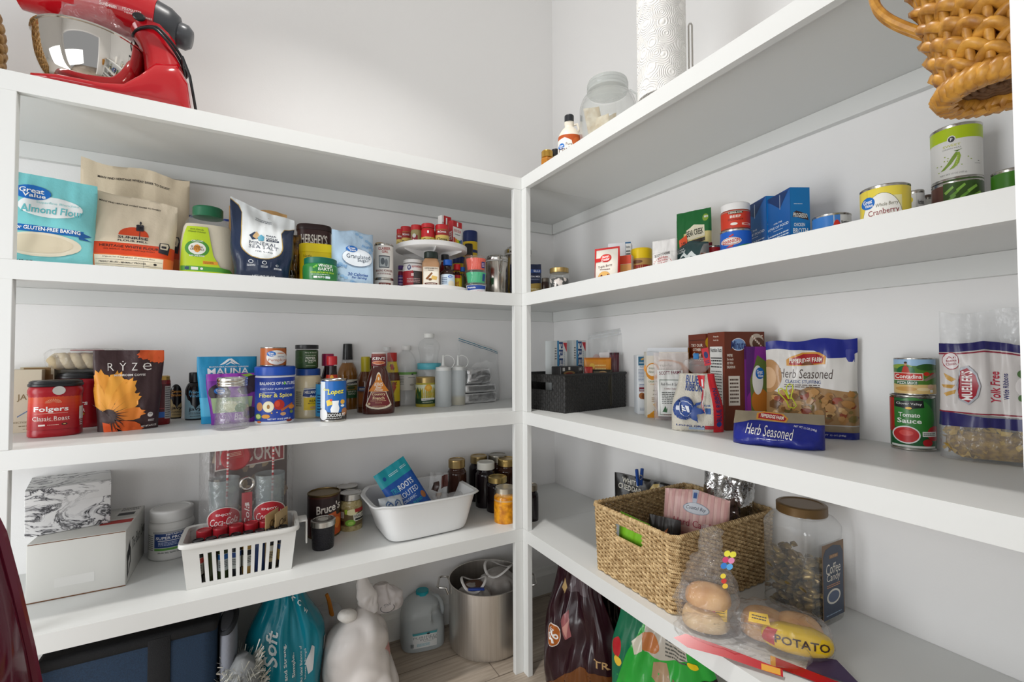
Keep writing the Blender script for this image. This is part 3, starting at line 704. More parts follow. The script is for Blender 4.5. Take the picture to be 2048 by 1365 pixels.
low('cinnamon_sugar_shaker', 'square shaker of cinnamon sugar with a black cap on the lower tray', 862, 845, 880, 502, ZL, .084, cap='#1e2a24', body=mat('#b98e68', .35), b=.8, n=4, sh=[(.95, 0), (1, .02), (1, .62), (.98, .70), (.78, .80), (.74, .82)], capm=.8, capf=.17,
    els=[Po([(.06, .06), (.94, .06), (.94, .72), (.06, .72)], '#e4d8c8'), Tx('CINNAMON', .5, .67, .7, .055, '#3a2a20'), Tx('SUGAR', .5, .60, .3, .035, '#3a2a20'), Rr(.5, .36, .78, .40, '#f6efe0'), Po([(.2, .30), (.52, .53), (.60, .50), (.3, .26)], '#8a5426'), Po([(.55, .42), (.85, .38), (.8, .26), (.5, .28)], '#e0b864'), El(.45, .28, .2, .08, '#7a4a20'), El(.5, .13, .7, .09, '#5a1e1a'), Tx('CINNAMON', .5, .13, .5, .04, '#f0e0d0')])
low('vanilla_bottle', 'small dark extract bottle with a blue cap and white label on the lower tray', 895, 879, 908, 518, ZL, .088, cap='#1c5fc0', body=mat('#2b1a14', .12), sh=[(.95, 0), (1, .04), (1, .5), (.9, .60), (.52, .70), (.5, .78)], capm=.62, capf=.18, cat='bottle',
    els=[Rr(.5, .32, 1, .60, '#cfe0ee'), *GV(.68, .52, .3, .12), *Lines(.3, .35, .35, .3, 4, '#2a4a7a'), El(.75, .2, .4, .3, '#e8e0c8')])
low('soy_sauce_bottle', 'dark bottle with a red collar and black cap behind the blue capped extract', 890, 880, 902, 508, ZL, .062, cap='#1c1c1e', body=mat('#7a1c20', .2), sh=[(.95, 0), (1, .05), (1, .6), (.8, .74), (.66, .80)], capm=.7, capf=.14, cat='bottle')
low('extract_bottle', 'tiny bottle with a red cap and yellow label at the right of the lower tray', 914, 904, 923, 528, ZL, .094, cap='#d2262e', body=mat('#3a1a10', .15), sh=[(.95, 0), (1, .04), (1, .55), (.6, .68), (.5, .74)], capm=.75, capf=.2, cat='bottle', els=[Rr(.5, .42, 1, .72, '#e8c81c'), Rr(.5, .7, .7, .16, '#b8242c'), Tx('EXTRACT', .45, .36, .25, .5, '#b8242c', 90)])
low('extract_bottle', 'tiny dark bottle with a blue cap at the right edge of the lower tray', 925, 918, 932, 534, ZL, .097, cap='#2a6ac0', body=mat('#4a4a30', .15), sh=[(.95, 0), (1, .04), (1, .55), (.6, .68), (.5, .74)], capm=.75, capf=.16, cat='bottle')
# yellow shaker cans with navy lids
for lb, xl, xr, yt, s_ in (('tall yellow can with a navy lid behind the turntable', 926, 955, 459, .37), ('shorter yellow can with a dark band, lower behind the tiny bottles', 905, 931, 512, .375)):
    T, r, h = rnd('cocoa_can', lb, 'can', xl, xr, None, yt, Z2, s_, group='yellow cans behind the turntable')
    prt(T, 'can_body', [(.97, 0), (1, .02), (1, .84)], mat('#f0c818', .3), r, h)
    lid(T, h*.84, h*.15, r*1.0, mat('#1c2f6a', .35), 0)
    art_loft(T, [Rr(.5, .86, 1, .05, '#22366e'), Rr(.5, .22, 1, .16, '#22242c'), Po([(.05, .36), (.95, .44), (.95, .52), (.05, .46)], '#22366e'), Tx('Cocoa', .5, .64, .6, .12, '#22366e')], r, z0=0, z1=.82*h)
# black capped bottle between
T, r, h = rnd('vanilla_bottle', 'amber bottle with a black cap behind the red baking cups', 'bottle', 929, 946, None, 487, Z2, .30)
prt(T, 'bottle_body', [(1.3, 0), (1.3, .6), (1, .76), (.8, .82)], mat('#a8764c', .15), r, h, sm=True); lid(T, h*.80, h*.2, r*.95, mat('#211a17', .35), 30)
# three tubs of paper baking cups
xb, yb_, rb, hb = fit_round(930, 974, None, 566, Z2, .12)
z = Z2
def cups(label, yt, col, els, xl=930, xr=974):
    global z
    hh = Z2+fit_round(xl, xr, None, yt, Z2, .12)[3]-z
    T = thing('baking_cup_tub', label, 'tub', (xb, yb_, z+.0003), face_cam(xb, yb_), 'stacked tubs of baking cups')
    prt(T, 'clear_tub', [(.84, 0), (.96, .9), (1.02, .9), (1.02, 1), (.9, 1)], CLEARB, rb, hh, ang=30)
    V, F = [], []
    seg = 96
    for sx, zz in ((.74, .06), (.88, .86), (.80, .86), (.66, .12)):
        for i in range(seg):
            a = 2*PI*i/seg; q = rb*sx*(1+(.025 if i % 2 else -.025)); V.append((q*math.cos(a), q*math.sin(a), zz*hh))
    for k in range(3):
        for i in range(seg): j = (i+1) % seg; F.append((k*seg+i, k*seg+j, (k+1)*seg+j, (k+1)*seg+i))
    F.append(tuple(range(seg-1, -1, -1)))
    mesh_obj('paper_cups', V, F, mat(col, .6), T, smooth=False)
    if els: art_loft(T, els, rb*.97, prof=[(.86, 0), (.98, .9*hh)], z0=.1*hh, z1=.8*hh, e0=.0006)
    z += hh+.0003
cups('tub of white paper baking cups with a blue printed band, bottom of its stack', 566, '#e4e2e0', [Rr(.5, .5, .9, 1, '#e9e9ee'), Po([(.08, .4), (.95, .55), (.95, 1), (.08, 1)], '#274a9c'), Tx('Reynolds', .3, .7, .35, .25, '#ffffff'), Tx('Baking Cups', .5, .25, .7, .3, '#b02c34', 0, 1, .2)])
cups('tub of mint green paper baking cups in the middle of its stack', 540, '#2fb880', [Rr(.88, .5, .1, .8, '#274a8c')])
cups('tub of coral red paper baking cups on top of its stack', 511, '#e4573c', [Rr(.86, .4, .16, .6, '#2c3a84'), *Lines(.86, .4, .12, .4, 3, '#f0c8d0')])
# steel canisters with wire clamps
def canister(label, xl, xr, yt, s_, dr):
    T, r, h = rnd('steel_canister', label, 'canister', xl, xr, None, yt, Z2, s_, group='brushed steel clamp canisters', dr=0)
    m = noisy('#b4ada4', '#c9c4bc', 3, .22, 0, stretch=(60, 60, 1), metal=1)
    prt(T, 'canister_body', [(.95, 0), (1, .02), (1, .84), (.97, .86)], m, r, h, seg=56)
    prt(T, 'rubber_seal', [(1.02, .855), (1.02, .885)], mat('#d8d6d2', .4), r, h, cap0=False, cap1=False)
    prt(T, 'canister_lid', [(1.03, .885), (1.05, .90), (1.05, .95), (.9, .98), (.85, 1)], steel(.15), r, h)
    a = R_(dr); c, s2 = math.sin(a), -math.cos(a); k = r*1.06
    P = lambda rr, off, z: (rr*c-off*s2*1, rr*s2+off*c, z)
    cl = [P(k, -.008, h*.98), P(k*1.04, -.008, h*.80), P(k*1.06, -.007, h*.62), P(k*1.06, .0, h*.55), P(k*1.06, .007, h*.62), P(k*1.04, .008, h*.80), P(k, .008, h*.98)]
    mesh_obj('wire_clamp', *join(tube(cl, .0016, 6), tube([P(k, -.006, h*.93), P(k*1.08, 0, h*.70), P(k, .006, h*.93)], .0014, 6)), steel(.15), T)
canister('brushed steel canister with a wire clamp lid, right of the baking cups', 972, 1015, 509, .17, 22)
canister('brushed steel canister in the corner, behind the corner post', 1010, 1062, 491, .31, 20)
# navy pouch behind the corner post
T, p = pouch('cocoa_pouch', 'navy pouch of cocoa mix with gold print, half hidden by the corner post', 'pouch', 1020, 1083, 527, Z2, .05, '#1a2444', [
    Tx('GHIRARDELLI', .66, .80, .66, .06, '#e8e8f0'), Rr(.80, .80, .42, .10, '#2a4a8c'), Tx('ELLI', .86, .80, .2, .06, '#d8dcea'), Tx('COCOA MIX', .72, .64, .5, .05, '#e8e8f0'), *Lines(.75, .56, .4, .04, 2, '#9aa4c0'), Po([(.55, .06), (.98, .06), (.98, .45), (.55, .42)], '#b79a4e'), Tx('Premium', .76, .28, .34, .07, '#f2e6b8'), El(.75, .12, .3, .08, '#7a4a2a')],
    s=.13, th=-30, seed=11, wr=.004)
# ================================================================ second shelf, right unit
# small dark jar, jar with a gold lid
T, r, h = rnd('glass_jar', 'small dark jar close to the corner post', 'jar', 1083, 1099, None, 555, Z2, .16, 'R')
prt(T, 'jar_body', [(.95, 0), (1, .05), (1, .72), (.85, .8)], mat('#33211b', .12), r, h, sm=True); lid(T, h*.78, h*.2, r*.95, mat('#6a6258', .35, .6), 30)
T, r, h = rnd('mason_jar', 'glass jar with a brass lid and black and white cookies inside, near the corner post', 'jar', 1098, 1139, None, 534, Z2, .13, 'R')
prt(T, 'glass', [(.9, 0), (1, .06), (1, .62), (.9, .72), (.88, .80)], GLASS, r, h, sm=True)
prt(T, 'contents', [(.84, .02), (.92, .07), (.92, .58), (.7, .62)], noisy('#17130f', '#e8ddd6', 45, .5, .2, .48, .52), r, h, label='black and cream cookies')
lid(T, h*.82, h*.18, r*.93, mat('#c2a56a', .25, .8), 40, name='brass_lid')
art_loft(T, [El(.42, .30, .34, .30, '#15120f'), El(.72, .34, .34, .34, '#15120f'), El(.28, .18, .10, .10, '#e8e4e0'), Tx('C', .42, .14, .16, .14, '#e8e4e0'), Tx('p', .74, .34, .1, .12, '#e8e4e0')], r, z0=0, z1=.62*h)
# muffin mix pouch
pouch('muffin_mix_pouch', 'white pouch with a red border and a picture of a berry muffin', 'pouch', 1186, 1236, 494, Z2, .035, '#e9e2d6', [
    Rr(.5, .975, 1, .05, '#cf2c2a'), Rr(.03, .6, .06, .8, '#cf2c2a'), Rr(.97, .6, .06, .8, '#cf2c2a'), El(.47, .72, .46, .22, '#cf2c2a'), Rr(.15, .68, .25, .10, '#cf2c2a'), El(.47, .72, .40, .17, '#e8524a'),
    Tx('Betty', .47, .75, .26, .07, '#ffffff', 8), Tx('Crocker', .47, .68, .32, .07, '#ffffff', 8), Tx('Triple Berry', .47, .50, .56, .08, '#5a2a26', 8, 0, .1), *Lines(.47, .42, .4, .04, 1, '#5a2a26'), El(.45, .20, .52, .34, '#d99a4e'), El(.45, .27, .40, .18, '#e8b668'), El(.35, .25, .08, .07, '#5a1a2a'), El(.52, .18, .08, .07, '#3a1a3a'), El(.6, .26, .07, .06, '#5a1a2a'), El(.12, .1, .3, .14, '#c07a3a')],
    s=.13, unit='R', th=-62, kind='stand', seed=12, wr=.002)
carton('cake_mix_box', 'white carton with a nutrition panel, behind the red bordered pouch', 1216, 1262, 486, Z2, .05, '#eeeef2', [Rr(.88, .5, .24, 1, '#f6f6f4'), Rr(.76, .5, .01, 1, '#2a6a9c'), Rr(.88, .985, .24, .03, '#2a6a9c'), Tx('Nutrition', .88, .90, .18, .05, '#222222'), *Lines(.88, .72, .18, .24, 4, '#222222'), Rr(.88, .6, .2, .02, '#222222'), *Lines(.88, .45, .18, .24, 5, '#222222')], None, None, s=.25, unit='R', th=-50)
carton('cake_mix_box', 'small orange and white box in front of the nutrition panel carton', 1226, 1263, 512, Z2, .04, '#ece6dc', [Rr(.66, .86, .66, .28, '#dc4a2c'), Rr(.16, .5, .33, 1, '#f2efe8'), Po([(.05, .84), (.30, .84), (.17, .70)], '#d8342c'), Rr(.66, .58, .66, .26, '#e8a45c'), El(.80, .30, .36, .36, '#d8963c'), El(.82, .34, .24, .26, '#f0c878'), Rr(.5, .25, .3, .24, '#d0d0d4'), *Lines(.16, .5, .2, .2, 2, '#b8a890'), Rr(.16, .16, .2, .06, '#e8b83c')], None, None, s=.19, unit='R', th=-60)
# yellow lid jar
T, r, h = rnd('bouillon_jar', 'jar with a bright yellow lid and dark red label', 'jar', 1261, 1305, None, 495, Z2, .26, 'R')
prt(T, 'jar_body', [(.93, 0), (1, .04), (1, .66), (.95, .74)], mat('#c49a58', .2), r, h, sm=True); lid(T, h*.73, h*.27, r*.99, mat('#f2cc14', .3), 0, label='yellow lid')
art_loft(T, [Rr(.5, .38, 1, .76, '#a3271f'), Po([(.05, .3), (.22, .5), (.35, .42), (.45, .62), (.52, .6), (.38, .3), (.2, .1)], '#3fa05c'), El(.82, .55, .26, .26, '#f2ece6'), Tx('Tone', .82, .55, .18, .12, '#a3271f'), *Lines(.7, .2, .4, .2, 2, '#e8c8a0'), El(.3, .88, .5, .14, '#7a4a2a')], r, z0=.02*h, z1=.72*h)
# white paper bag
pouch('soup_mix_bag', 'white folded paper bag of soup mix printed with an oval of red text', 'bag', 1300, 1350, 478, Z2, .04, '#ece9e6', [
    Rr(.5, .66, 1, .006, '#c8c4c0'), Tx('SCOTT FARMS', .46, .60, .62, .07, '#6a6664', 10), Tx('HARVEST', .48, .50, .4, .045, '#b02a2a', 6), Tx('CHICKEN', .48, .43, .4, .045, '#b02a2a', 6), Tx('SOUP MIX', .48, .36, .4, .045, '#b02a2a', 6), *Lines(.48, .15, .54, .26, 5, '#8a8684')] + [El(.5+.38*math.cos(R_(a)), .28+.26*math.sin(R_(a)), .04, .022, '#c85a50', 6) for a in range(-10, 200, 12)],
    s=.16, unit='R', th=-66, kind='stand', fill=1.1, seed=13, wr=.004, rough=.6)
# green potato soup pouch
pouch('soup_pouch', 'green and maroon pouch of creamy potato soup with an orange price sticker', 'pouch', 1350, 1419, 420, Z2, .03, '#e9d890', [
    Rr(.5, .85, 1, .34, '#1e6b34'), Po([(0, .42), (0, .9), (.30, .9), (.22, .45)], '#1e6b34'), El(.86, .87, .16, .1, '#8aa83c'), Tx('NEW', .88, .88, .10, .03, '#ffffff'), Po([(.30, .60), (.34, .72), (.56, .79), (.84, .77), (.86, .62), (.5, .58)], '#f0e8cc'), Tx('BEAR CREEK', .58, .68, .46, .085, '#2a2a1e', 8),
    Po([(.22, .545), (.86, .60), (.86, .55), (.22, .50)], '#33291c'), Po([(.05, .36), (1, .52), (1, .34), (.05, .22)], '#7c1f28'), Tx('CREAMY POTATO', .52, .385, .86, .075, '#f2ece0', 9), Po([(.14, .42), (.38, .50), (.36, .66), (.13, .60)], '#f05a28'), Tx('2.99', .26, .54, .14, .05, '#2a1a14', 8), Rr(.5, .1, 1, .2, '#d8542c'), Tx('SIZE', .85, .13, .2, .06, '#f2e6d8')],
    s=.31, unit='R', th=-72, kind='pillow', seed=14, wr=.003, lean=-.0)
# dark teal coffee bag
pouch('coffee_bag', 'dark teal bag with white mountain line art and a clear window of brown beans', 'bag', 1338, 1412, 479, Z2, .05, '#2f4a4c', [
    Tx('ROMA', .30, .80, .22, .06, '#e8eceb'), Tx('MEDICINE', .3, .70, .3, .08, '#e8eceb', 0, 1, .3), Po([(.2, .38), (.42, .66), (.5, .56), (.62, .68), (.78, .5), (.6, .54), (.5, .46), (.4, .56)], '#dfe6e4'), *Lines(.45, .30, .5, .05, 2, '#dfe6e4'), Rr(.4, .22, .7, .012, '#dfe6e4'), Rr(.5, .08, 1, .16, '#4a3a34'),
    Po([(.72, .05), (.9, .9), (1, .95), (1, .05)], '#8a8a88')] + [El(.80+.05*math.cos(i*2.1)+.10*((i*.37) % 1), .1+.5*((i*.618) % 1), .05, .05, '#7a4a38' if i % 3 else '#c8a090', 8) for i in range(26)],
    s=.215, unit='R', th=-68, kind='pillow', seed=15, wr=.006, top=lambda u: -.02*abs(u)+.01*u)
# cans and jars
can('soup_can', 'low red soup can with white script, partly hidden behind the teal bag', 1411, 1443, None, 491, Z2, [Tx('Campbells', .6, .75, .6, .16, '#f4efe8', 0, 1, .3), Rr(.5, .25, 1, .5, '#e9e6e0')], '#bd2128', s=.30, unit='R')
T1, r1, h1 = can('broth_can', 'blue and white can of beef broth under the bouillon jar', 1440, 1504, None, 457, Z2, [
    Po([(0, 1), (1, 1), (1, .66), (.7, .60), (.35, .50), (.16, .34), (.0, .30)], '#1f62c8'), Po([(0, .30), (.16, .34), (.35, .50), (.7, .60), (1, .66), (1, .63), (.7, .57), (.36, .46), (.18, .29), (0, .26)], '#3f9a4a'), El(.36, .72, .64, .22, '#f2efe8'), El(.36, .72, .60, .19, '#c9342c'), El(.36, .72, .57, .16, '#f2efe8'), Tx('SWANSON', .36, .72, .52, .10, '#c9342c', 8),
    Po([(.28, .86), (.42, .92), (.44, .88), (.32, .83)], '#c9342c'), Po([(.2, .54), (.4, .56), (.44, .62), (.30, .60)], '#c9342c'), Tx('Natural', .5, .37, .3, .05, '#b8a03c', 0, 0, .2), Tx('Beef Broth', .42, .26, .56, .085, '#3a3a44', 0, 0, .2), *Lines(.8, .42, .3, .03, 1, '#4a7ac0')], '#efece6', s=.25, unit='R')
T, r, h = None, None, None
x, y = T1.location.x, T1.location.y
hh = Z2+fit_round(1442, 1501, None, 404, Z2, .25, 'R')[3]-(Z2+h1)
rr = r1*.93
T = thing('bouillon_jar', 'white lidded jar of beef bouillon with a red label, on the blue can', 'jar', (x, y, Z2+h1+.001), face_cam(x, y))
prt(T, 'jar_body', [(.96, 0), (1, .04), (1, .68), (.96, .72)], mat('#8a4a3a', .2), rr, hh); lid(T, hh*.72, hh*.28, rr*1.0, mat('#eeecea', .35), 0, label='white lid')
art_loft(T, [Rr(.5, .5, 1, 1, '#cf3b22'), Rr(.5, .95, 1, .04, '#9a9488'), El(.5, .86, .52, .16, '#26301f'), Tx('HERB-OX', .5, .86, .44, .10, '#f0ead8'), Tx('BEEF', .5, .64, .36, .14, '#f2ece0'), *Lines(.5, .47, .5, .12, 2, '#6a2416'), El(.45, .22, .24, .16, '#f2ece0'), Rr(.84, .2, .26, .12, '#f2c8b8'), El(.86, .2, .2, .06, '#c8342c')], rr, z0=.03*hh, z1=.69*hh)
# two broth cartons with folded tops
def brick(label, xl, xc, xr, yt, s_, th):
    """corner seen at pixel xc; left face xl..xc, right face xc..xr"""
    P = at_setback(xc, 440, s_, 'R'); t = R_(th); ax = Vector((math.cos(t), math.sin(t))); ay = Vector((-math.sin(t), math.cos(t)))
    def isect(px, d2):
        d, _ = hdir(px, 440); det = d2.x*(-d.y)+d.x*d2.y; return abs((-P.x*(-d.y)-d.x*P.y)/det)
    w = isect(xl, ax); dd = .062
    el = hdir(xc, yt)[1]; h = CAMZ+el*math.hypot(P.x, P.y)-Z2
    c = Vector((P.x, P.y))-ax*(w/2)
    T = thing('broth_carton', label, 'carton', (c.x, c.y, Z2+.0003), t, 'blue broth cartons')
    q = h*.93; rr = isect(xr, ay)
    V = [(-w/2, 0, 0), (w/2, 0, 0), (w/2, rr, 0), (-w/2, rr, 0), (-w/2, 0, q), (w/2, 0, h), (w/2, rr, h), (-w/2, rr, h), (0, 0, q*.86), (-w/2, 0, h)]
    V, F = rbox(w, rr, h, .0015)
    b = mesh_obj('carton_body', V, F, mat('#1c6cb4', .35), T)
    fr = [Rr(.5, .5, 1, 1, '#2266b0'), Po([(0, 1), (1, 1), (.62, .80), (.0, .97)], '#1d4a90'), Po([(.12, .95), (.60, .78), (.9, .97), (.6, 1), (.1, 1)], '#16386f'), Rr(.60, .87, .015, .2, '#d8e4f0'),
          Tx('FOR THE', .5, .60, .34, .022, '#e4eef8'), Tx('LOVE OF FOOD', .5, .545, .86, .035, '#e4eef8'), Rr(.5, .50, .4, .006, '#e4eef8'), *Lines(.5, .35, .84, .22, 6, '#dfeaf6'), *Lines(.5, .1, .8, .14, 3, '#dfeaf6')]
    art_plane(b, fr, (-w/2, 0, 0), (w, 0, 0), (0, 0, h), .35, 'front_print')
    rt_ = [Rr(.5, .5, 1, 1, '#1478bd'), Po([(.14, .66), (.30, .69), (.86, .64), (.92, .56), (.30, .60), (.10, .60)], '#3c2f33'), Tx('PROGRESSO', .5, .625, .72, .06, '#f2f2ee', -5), Tx('CHICKEN', .45, .50, .56, .045, '#eef4f8'), Tx('BROTH', .5, .42, .76, .07, '#f4f8fa'), Rr(.55, .30, .62, .05, '#c8b43c'),
           El(.16, .13, .26, .16, '#e8eef2'), El(.16, .13, .2, .12, '#2a5a80'), El(.7, .07, .7, .2, '#e8e4dc'), El(.7, .07, .62, .16, '#d89a3c'), *Lines(.4, .78, .44, .02, 1, '#cfe4f2')]
    art_plane(b, rt_, (w/2, 0, 0), (0, rr, 0), (0, 0, h), .35, 'side_print')
    return T, ax, w
brick('blue broth carton with its printed side turned to the room, nearer of the two', 1533, 1581, 1620, 375, .26, -118)
brick('blue broth carton standing behind the nearer one, partly hidden by the bouillon jar', 1479, 1533, 1550, 392, .30, -118)
can('fruit_can', 'short blue can with a strawberry picture and nutrition label', 1624, 1704, None, 426, Z2, [Po([(0, 1), (.55, 1), (.55, .5), (.4, .62), (.2, .60), (.05, .35), (0, .3)], '#3f86d8'), El(.30, .28, .56, .7, '#f4f4f2'), *GV(.12, .52, .26, .22), Tx('Strawberry', .34, .30, .34, .10, '#4a4a54', 0, 0), Rr(.64, .6, .14, .8, '#4a86d0'), El(.63, .66, .18, .42, '#d8362c'), El(.66, .4, .1, .12, '#3a6a3a'), Rr(.87, .5, .30, 1, '#e6e6e6'), Tx('Nutrition', .83, .80, .18, .10, '#222222'), *Lines(.84, .5, .2, .3, 3, '#333333')], '#e9e9e9', s=.30, unit='R')
can('cranberry_sauce_can', 'yellow and white can of whole berry cranberry sauce', 1719, 1823, None, 367, Z2, [
    Rr(.5, .9, 1, .2, '#f2dc50'), Rr(.06, .5, .2, 1, '#f0d84e'), Rr(.92, .5, .2, 1, '#f0d84e'), El(.45, .33, .76, 1.1, '#4a4a40'), El(.45, .33, .745, 1.085, '#f7f5ee'), *GV(.18, .71, .26, .26), Tx('Whole Berry', .54, .62, .42, .10, '#7a7660', 4, 0, .2), Tx('Cranberry', .47, .47, .58, .16, '#8e2a34', 4, 0), Tx('Sauce', .57, .30, .38, .12, '#8e2a34', 4, 0), El(.88, .30, .14, .12, '#b02a24'), El(.80, .25, .1, .1, '#b02a24'), El(.94, .36, .05, .08, '#3a6a2a'), El(.08, .12, .14, .1, '#9a5a3a')], '#f4ecb0', s=.20, unit='R')
can('vegetable_can', 'narrow can with a nutrition label, just right of the cranberry sauce can', 1812, 1850, None, 380, Z2, [Rr(.4, .5, .3, 1, '#f2f2f0'), Rr(.8, .5, .4, 1, '#e6e6e6'), El(.3, .88, .16, .1, '#f0d820'), Tx('Nutrition', .78, .82, .3, .09, '#222222'), *Lines(.78, .5, .3, .4, 4, '#222222'), Rr(.78, .6, .32, .03, '#222222')], '#dcdcda', s=.35, unit='R')
can('vegetable_can', 'small can with a brown top rim, beside the green bean can', 1846, 1866, None, 393, Z2, [El(.4, .8, .3, .1, '#f0d820')], '#e9e6e0', s=.385, unit='R', top='#6a5a50')
xg, yg, rg, hg = fit_round(1862, 1970, None, 359, Z2, .355, 'R'); xg = min(xg, WB-rg-.002)
C2 = can('green_bean_can', 'can printed with green beans, under the green pea can', 0, 0, 0, 0, Z2, [Rr(.12, .5, .24, 1, '#6a4030'), Rr(.62, .6, .76, 1.0, '#3c5a22')] + [Po([(a, b), (a+.16, b+.10), (a+.18, b+.06), (a+.03, b-.05)], '#6fa23a' if i % 2 else '#8fc050') for i, (a, b) in enumerate([(.26, .86), (.36, .78), (.48, .88), (.55, .74), (.68, .84), (.3, .70), (.42, .64), (.62, .66), (.74, .72), (.28, .56), (.5, .54)])] + [Rr(.85, .55, .3, .24, '#dcdcd8'), El(.78, .56, .07, .09, '#2a2a2a')], '#e9e9e6', fit=(xg, yg, rg, hg))
hp = Z2+fit_round(1862, 1970, None, 246, Z2, .355, 'R')[3]-(Z2+hg)
can('pea_can', 'white and lime can of sweet green peas, on top of the green bean can', 0, 0, 0, 0, Z2+hg+.001, [
    Rr(.5, .875, 1, .25, '#b4cc18'), El(.42, .755, .16, .15, '#f0efec'), El(.42, .755, .125, .115, '#3a3a3c'), Tx('P', .42, .755, .045, .06, '#f2f2f0'), Tx('SWEET', .42, .635, .33, .045, '#c3c82c', 0, 0), Tx('GREEN PEAS', .42, .575, .35, .025, '#9a9a94', 0, 0),
    Po([(.20, .16), (.28, .17), (.40, .26), (.50, .38), (.53, .48), (.49, .485), (.42, .40), (.32, .27)], '#7d9a34'), Po([(.36, .155), (.45, .17), (.55, .26), (.585, .40), (.56, .48), (.52, .47), (.51, .36), (.45, .24)], '#94b044')] + [El(.50+.006*i, .22+.036*i, .032, .03, '#b4cc58', 9) for i in range(6)] +
    [Po([(.46, .52), (.52, .49), (.62, .54), (.53, .52)], '#5a7a2a')] + [El(a, b, .03, .022, '#9ab04a', 8) for a, b in ((.29, .43), (.35, .39), (.28, .35), (.34, .34), (.14, .28), (.22, .27), (.17, .15), (.72, .36), (.77, .31), (.60, .22))] +
    [Tx('NET WT 15 OZ (425 g)', .44, .065, .50, .04, '#8a8a86', 0, 0), El(.9, .27, .03, .02, '#8a8a86'), Rr(.88, .22, .1, .008, '#8a8a86')], '#e4e2de', fit=(xg, yg, rg, hp), rgh=.35)
can('vegetable_can', 'can with a dark green top band at the right edge of the second shelf', 1981, 2066, None, 335, Z2, [Rr(.5, .76, 1, .48, '#3e7a1e'), El(.20, .58, .2, .22, '#f0efec'), El(.20, .58, .155, .18, '#3a3a3c'), Tx('P', .20, .58, .05, .09, '#f2f2f0')], '#e0e0dc', s=.34, unit='R')
# cream woven basket hanging close to the doorway is built with the baskets
# ================================================================ middle shelf, left unit
Z3 = ZS[3]
# cream shake box
carton('shake_box', 'cream carton printed with large brown letters, behind the coffee tubs at the far left', -40, 83, 741, Z3, .09, '#cfc3ab', [
    Rr(.5, .5, 1, 1, '#d3c7b0'), Tx('JAVA', .78, .55, .38, .12, '#8a7450'), Po([(.82, .80), (1, .64), (1, .66), (.80, .83)], '#8a9a70'), Po([(.60, .26), (1, .46), (1, .44), (.6, .24)], '#6a80a0'), Tx('ADDICTION SHAKE', .72, .16, .5, .03, '#8a7a5c'), *Lines(.8, .1, .34, .03, 1, '#8a7a5c'), *Lines(.85, .05, .3, .02, 1, '#8a7a5c')],
    s=.30, th=6)
T, w, h = carton('shake_box', 'open cream carton with brown printed flaps, just left of the bagged bread', 40, 108, 735, Z3, .06, '#c9bc9f', [Rr(.5, .5, 1, 1, '#cbbfa4'), Rr(.5, .93, .8, .12, '#8a6a3c'), Rr(.72, .82, .5, .12, '#7a5a30')], s=.345, th=2)
# two red coffee tubs
def coffee(label, xl, xr, yb, yt, s_, els, dr=0):
    T, r, h = rnd('coffee_tub', label, 'tub', xl, xr, yb, yt, Z3, s_, group='red plastic coffee tubs', dr=dr)
    pr = [(.94, 0), (.985, .02), (.985, .10), (.955, .13), (.955, .68), (.97, .72), (1, .76), (1, .81), (.94, .86), (.9, .88)]
    prt(T, 'tub_body', pr, mat('#a51422', .28), r, h, r*.92, 2.7, seg=56, sm=False)
    ld = [(.97, .865), (1.0, .875), (1.0, .91), (.96, .92), (.95, .955), (.9, .96), (.88, .95), (.86, .95), (.85, .97), (.8, .97)]
    prt(T, 'lid', ld, mat('#17171a', .35), r, h, r*.92, 2.7, seg=56, label='black lid')
    art_loft(T, els, r*.955, r*.92*.955, 2.7, z0=.13*h, z1=.70*h, rough=.3, cuts=18)
    return T, r, h
sun = [Po([(.5+.03*math.cos(R_(a)), .80+.03*math.sin(R_(a))), (.5+.15*math.cos(R_(a-2)), .80+.13*math.sin(R_(a-2))), (.5+.15*math.cos(R_(a+2)), .80+.13*math.sin(R_(a+2)))], '#f0c8a0') for a in range(6, 180, 14)]
bands = [Rr(.5, 1-(i+.5)/10, 1, .104, c) for i, c in enumerate(['#c9471f', '#cc3f20', '#c93720', '#c42f20', '#be2820', '#b8221f', '#b01d1f', '#aa191f', '#a8171f', '#a6161f'])]
CF = coffee('large red coffee tub with a black lid and silver seal, in front', 54, 167, 875, 756, None, bands+sun+[
    Tx('Folgers', .46, .60, .62, .19, '#f4eeea'), Rr(.46, .49, .6, .008, '#f4d0c0'), Tx('Classic Roast', .46, .34, .66, .12, '#f2e4dc', 0, 0), *Lines(.46, .265, .6, .03, 1, '#e0a090'), Rr(.30, .14, .12, .05, '#f0e4dc'), *Lines(.5, .14, .2, .03, 1, '#e8c0b0'), El(.70, .15, .11, .07, '#3a1a1a'), El(.70, .15, .05, .03, '#f0c070'), Rr(.975, .45, .05, .4, '#e8e4de'), *Lines(.975, .2, .04, .3, 5, '#ffffff')], dr=-6)
sl = mesh_obj('seal', *loft([(1, 0), (1, .0006)], .012, .011), mat('#c9c4bc', .3, .6), CF[0]); sl.location = (.010, -CF[1]*.92-.0006, CF[2]*.80); sl.rotation_euler = (R_(90), 0, 0)
coffee('red coffee tub behind the front one, with the bagged braided bread on its lid', 112, 212, 857, 741, None, [Rr(.5, .5, 1, 1, '#a3161f'), Po([(.14, 1), (.62, 1), (.62, .80), (.40, .70), (.14, .80)], '#e8c01c'), Po([(.12, .82), (.40, .70), (.62, .80), (.62, .74), (.40, .64), (.12, .74)], '#3a1016'), Tx('Folgers', .42, .52, .6, .18, '#f0e8e2'), Tx('CLASSIC R', .42, .32, .5, .1, '#f0d8d0'), Rr(.42, .2, .5, .08, '#7a3a10'), *Lines(.42, .2, .46, .05, 1, '#f0c040'), *Lines(.42, .1, .4, .05, 1, '#d09090')], dr=-12)
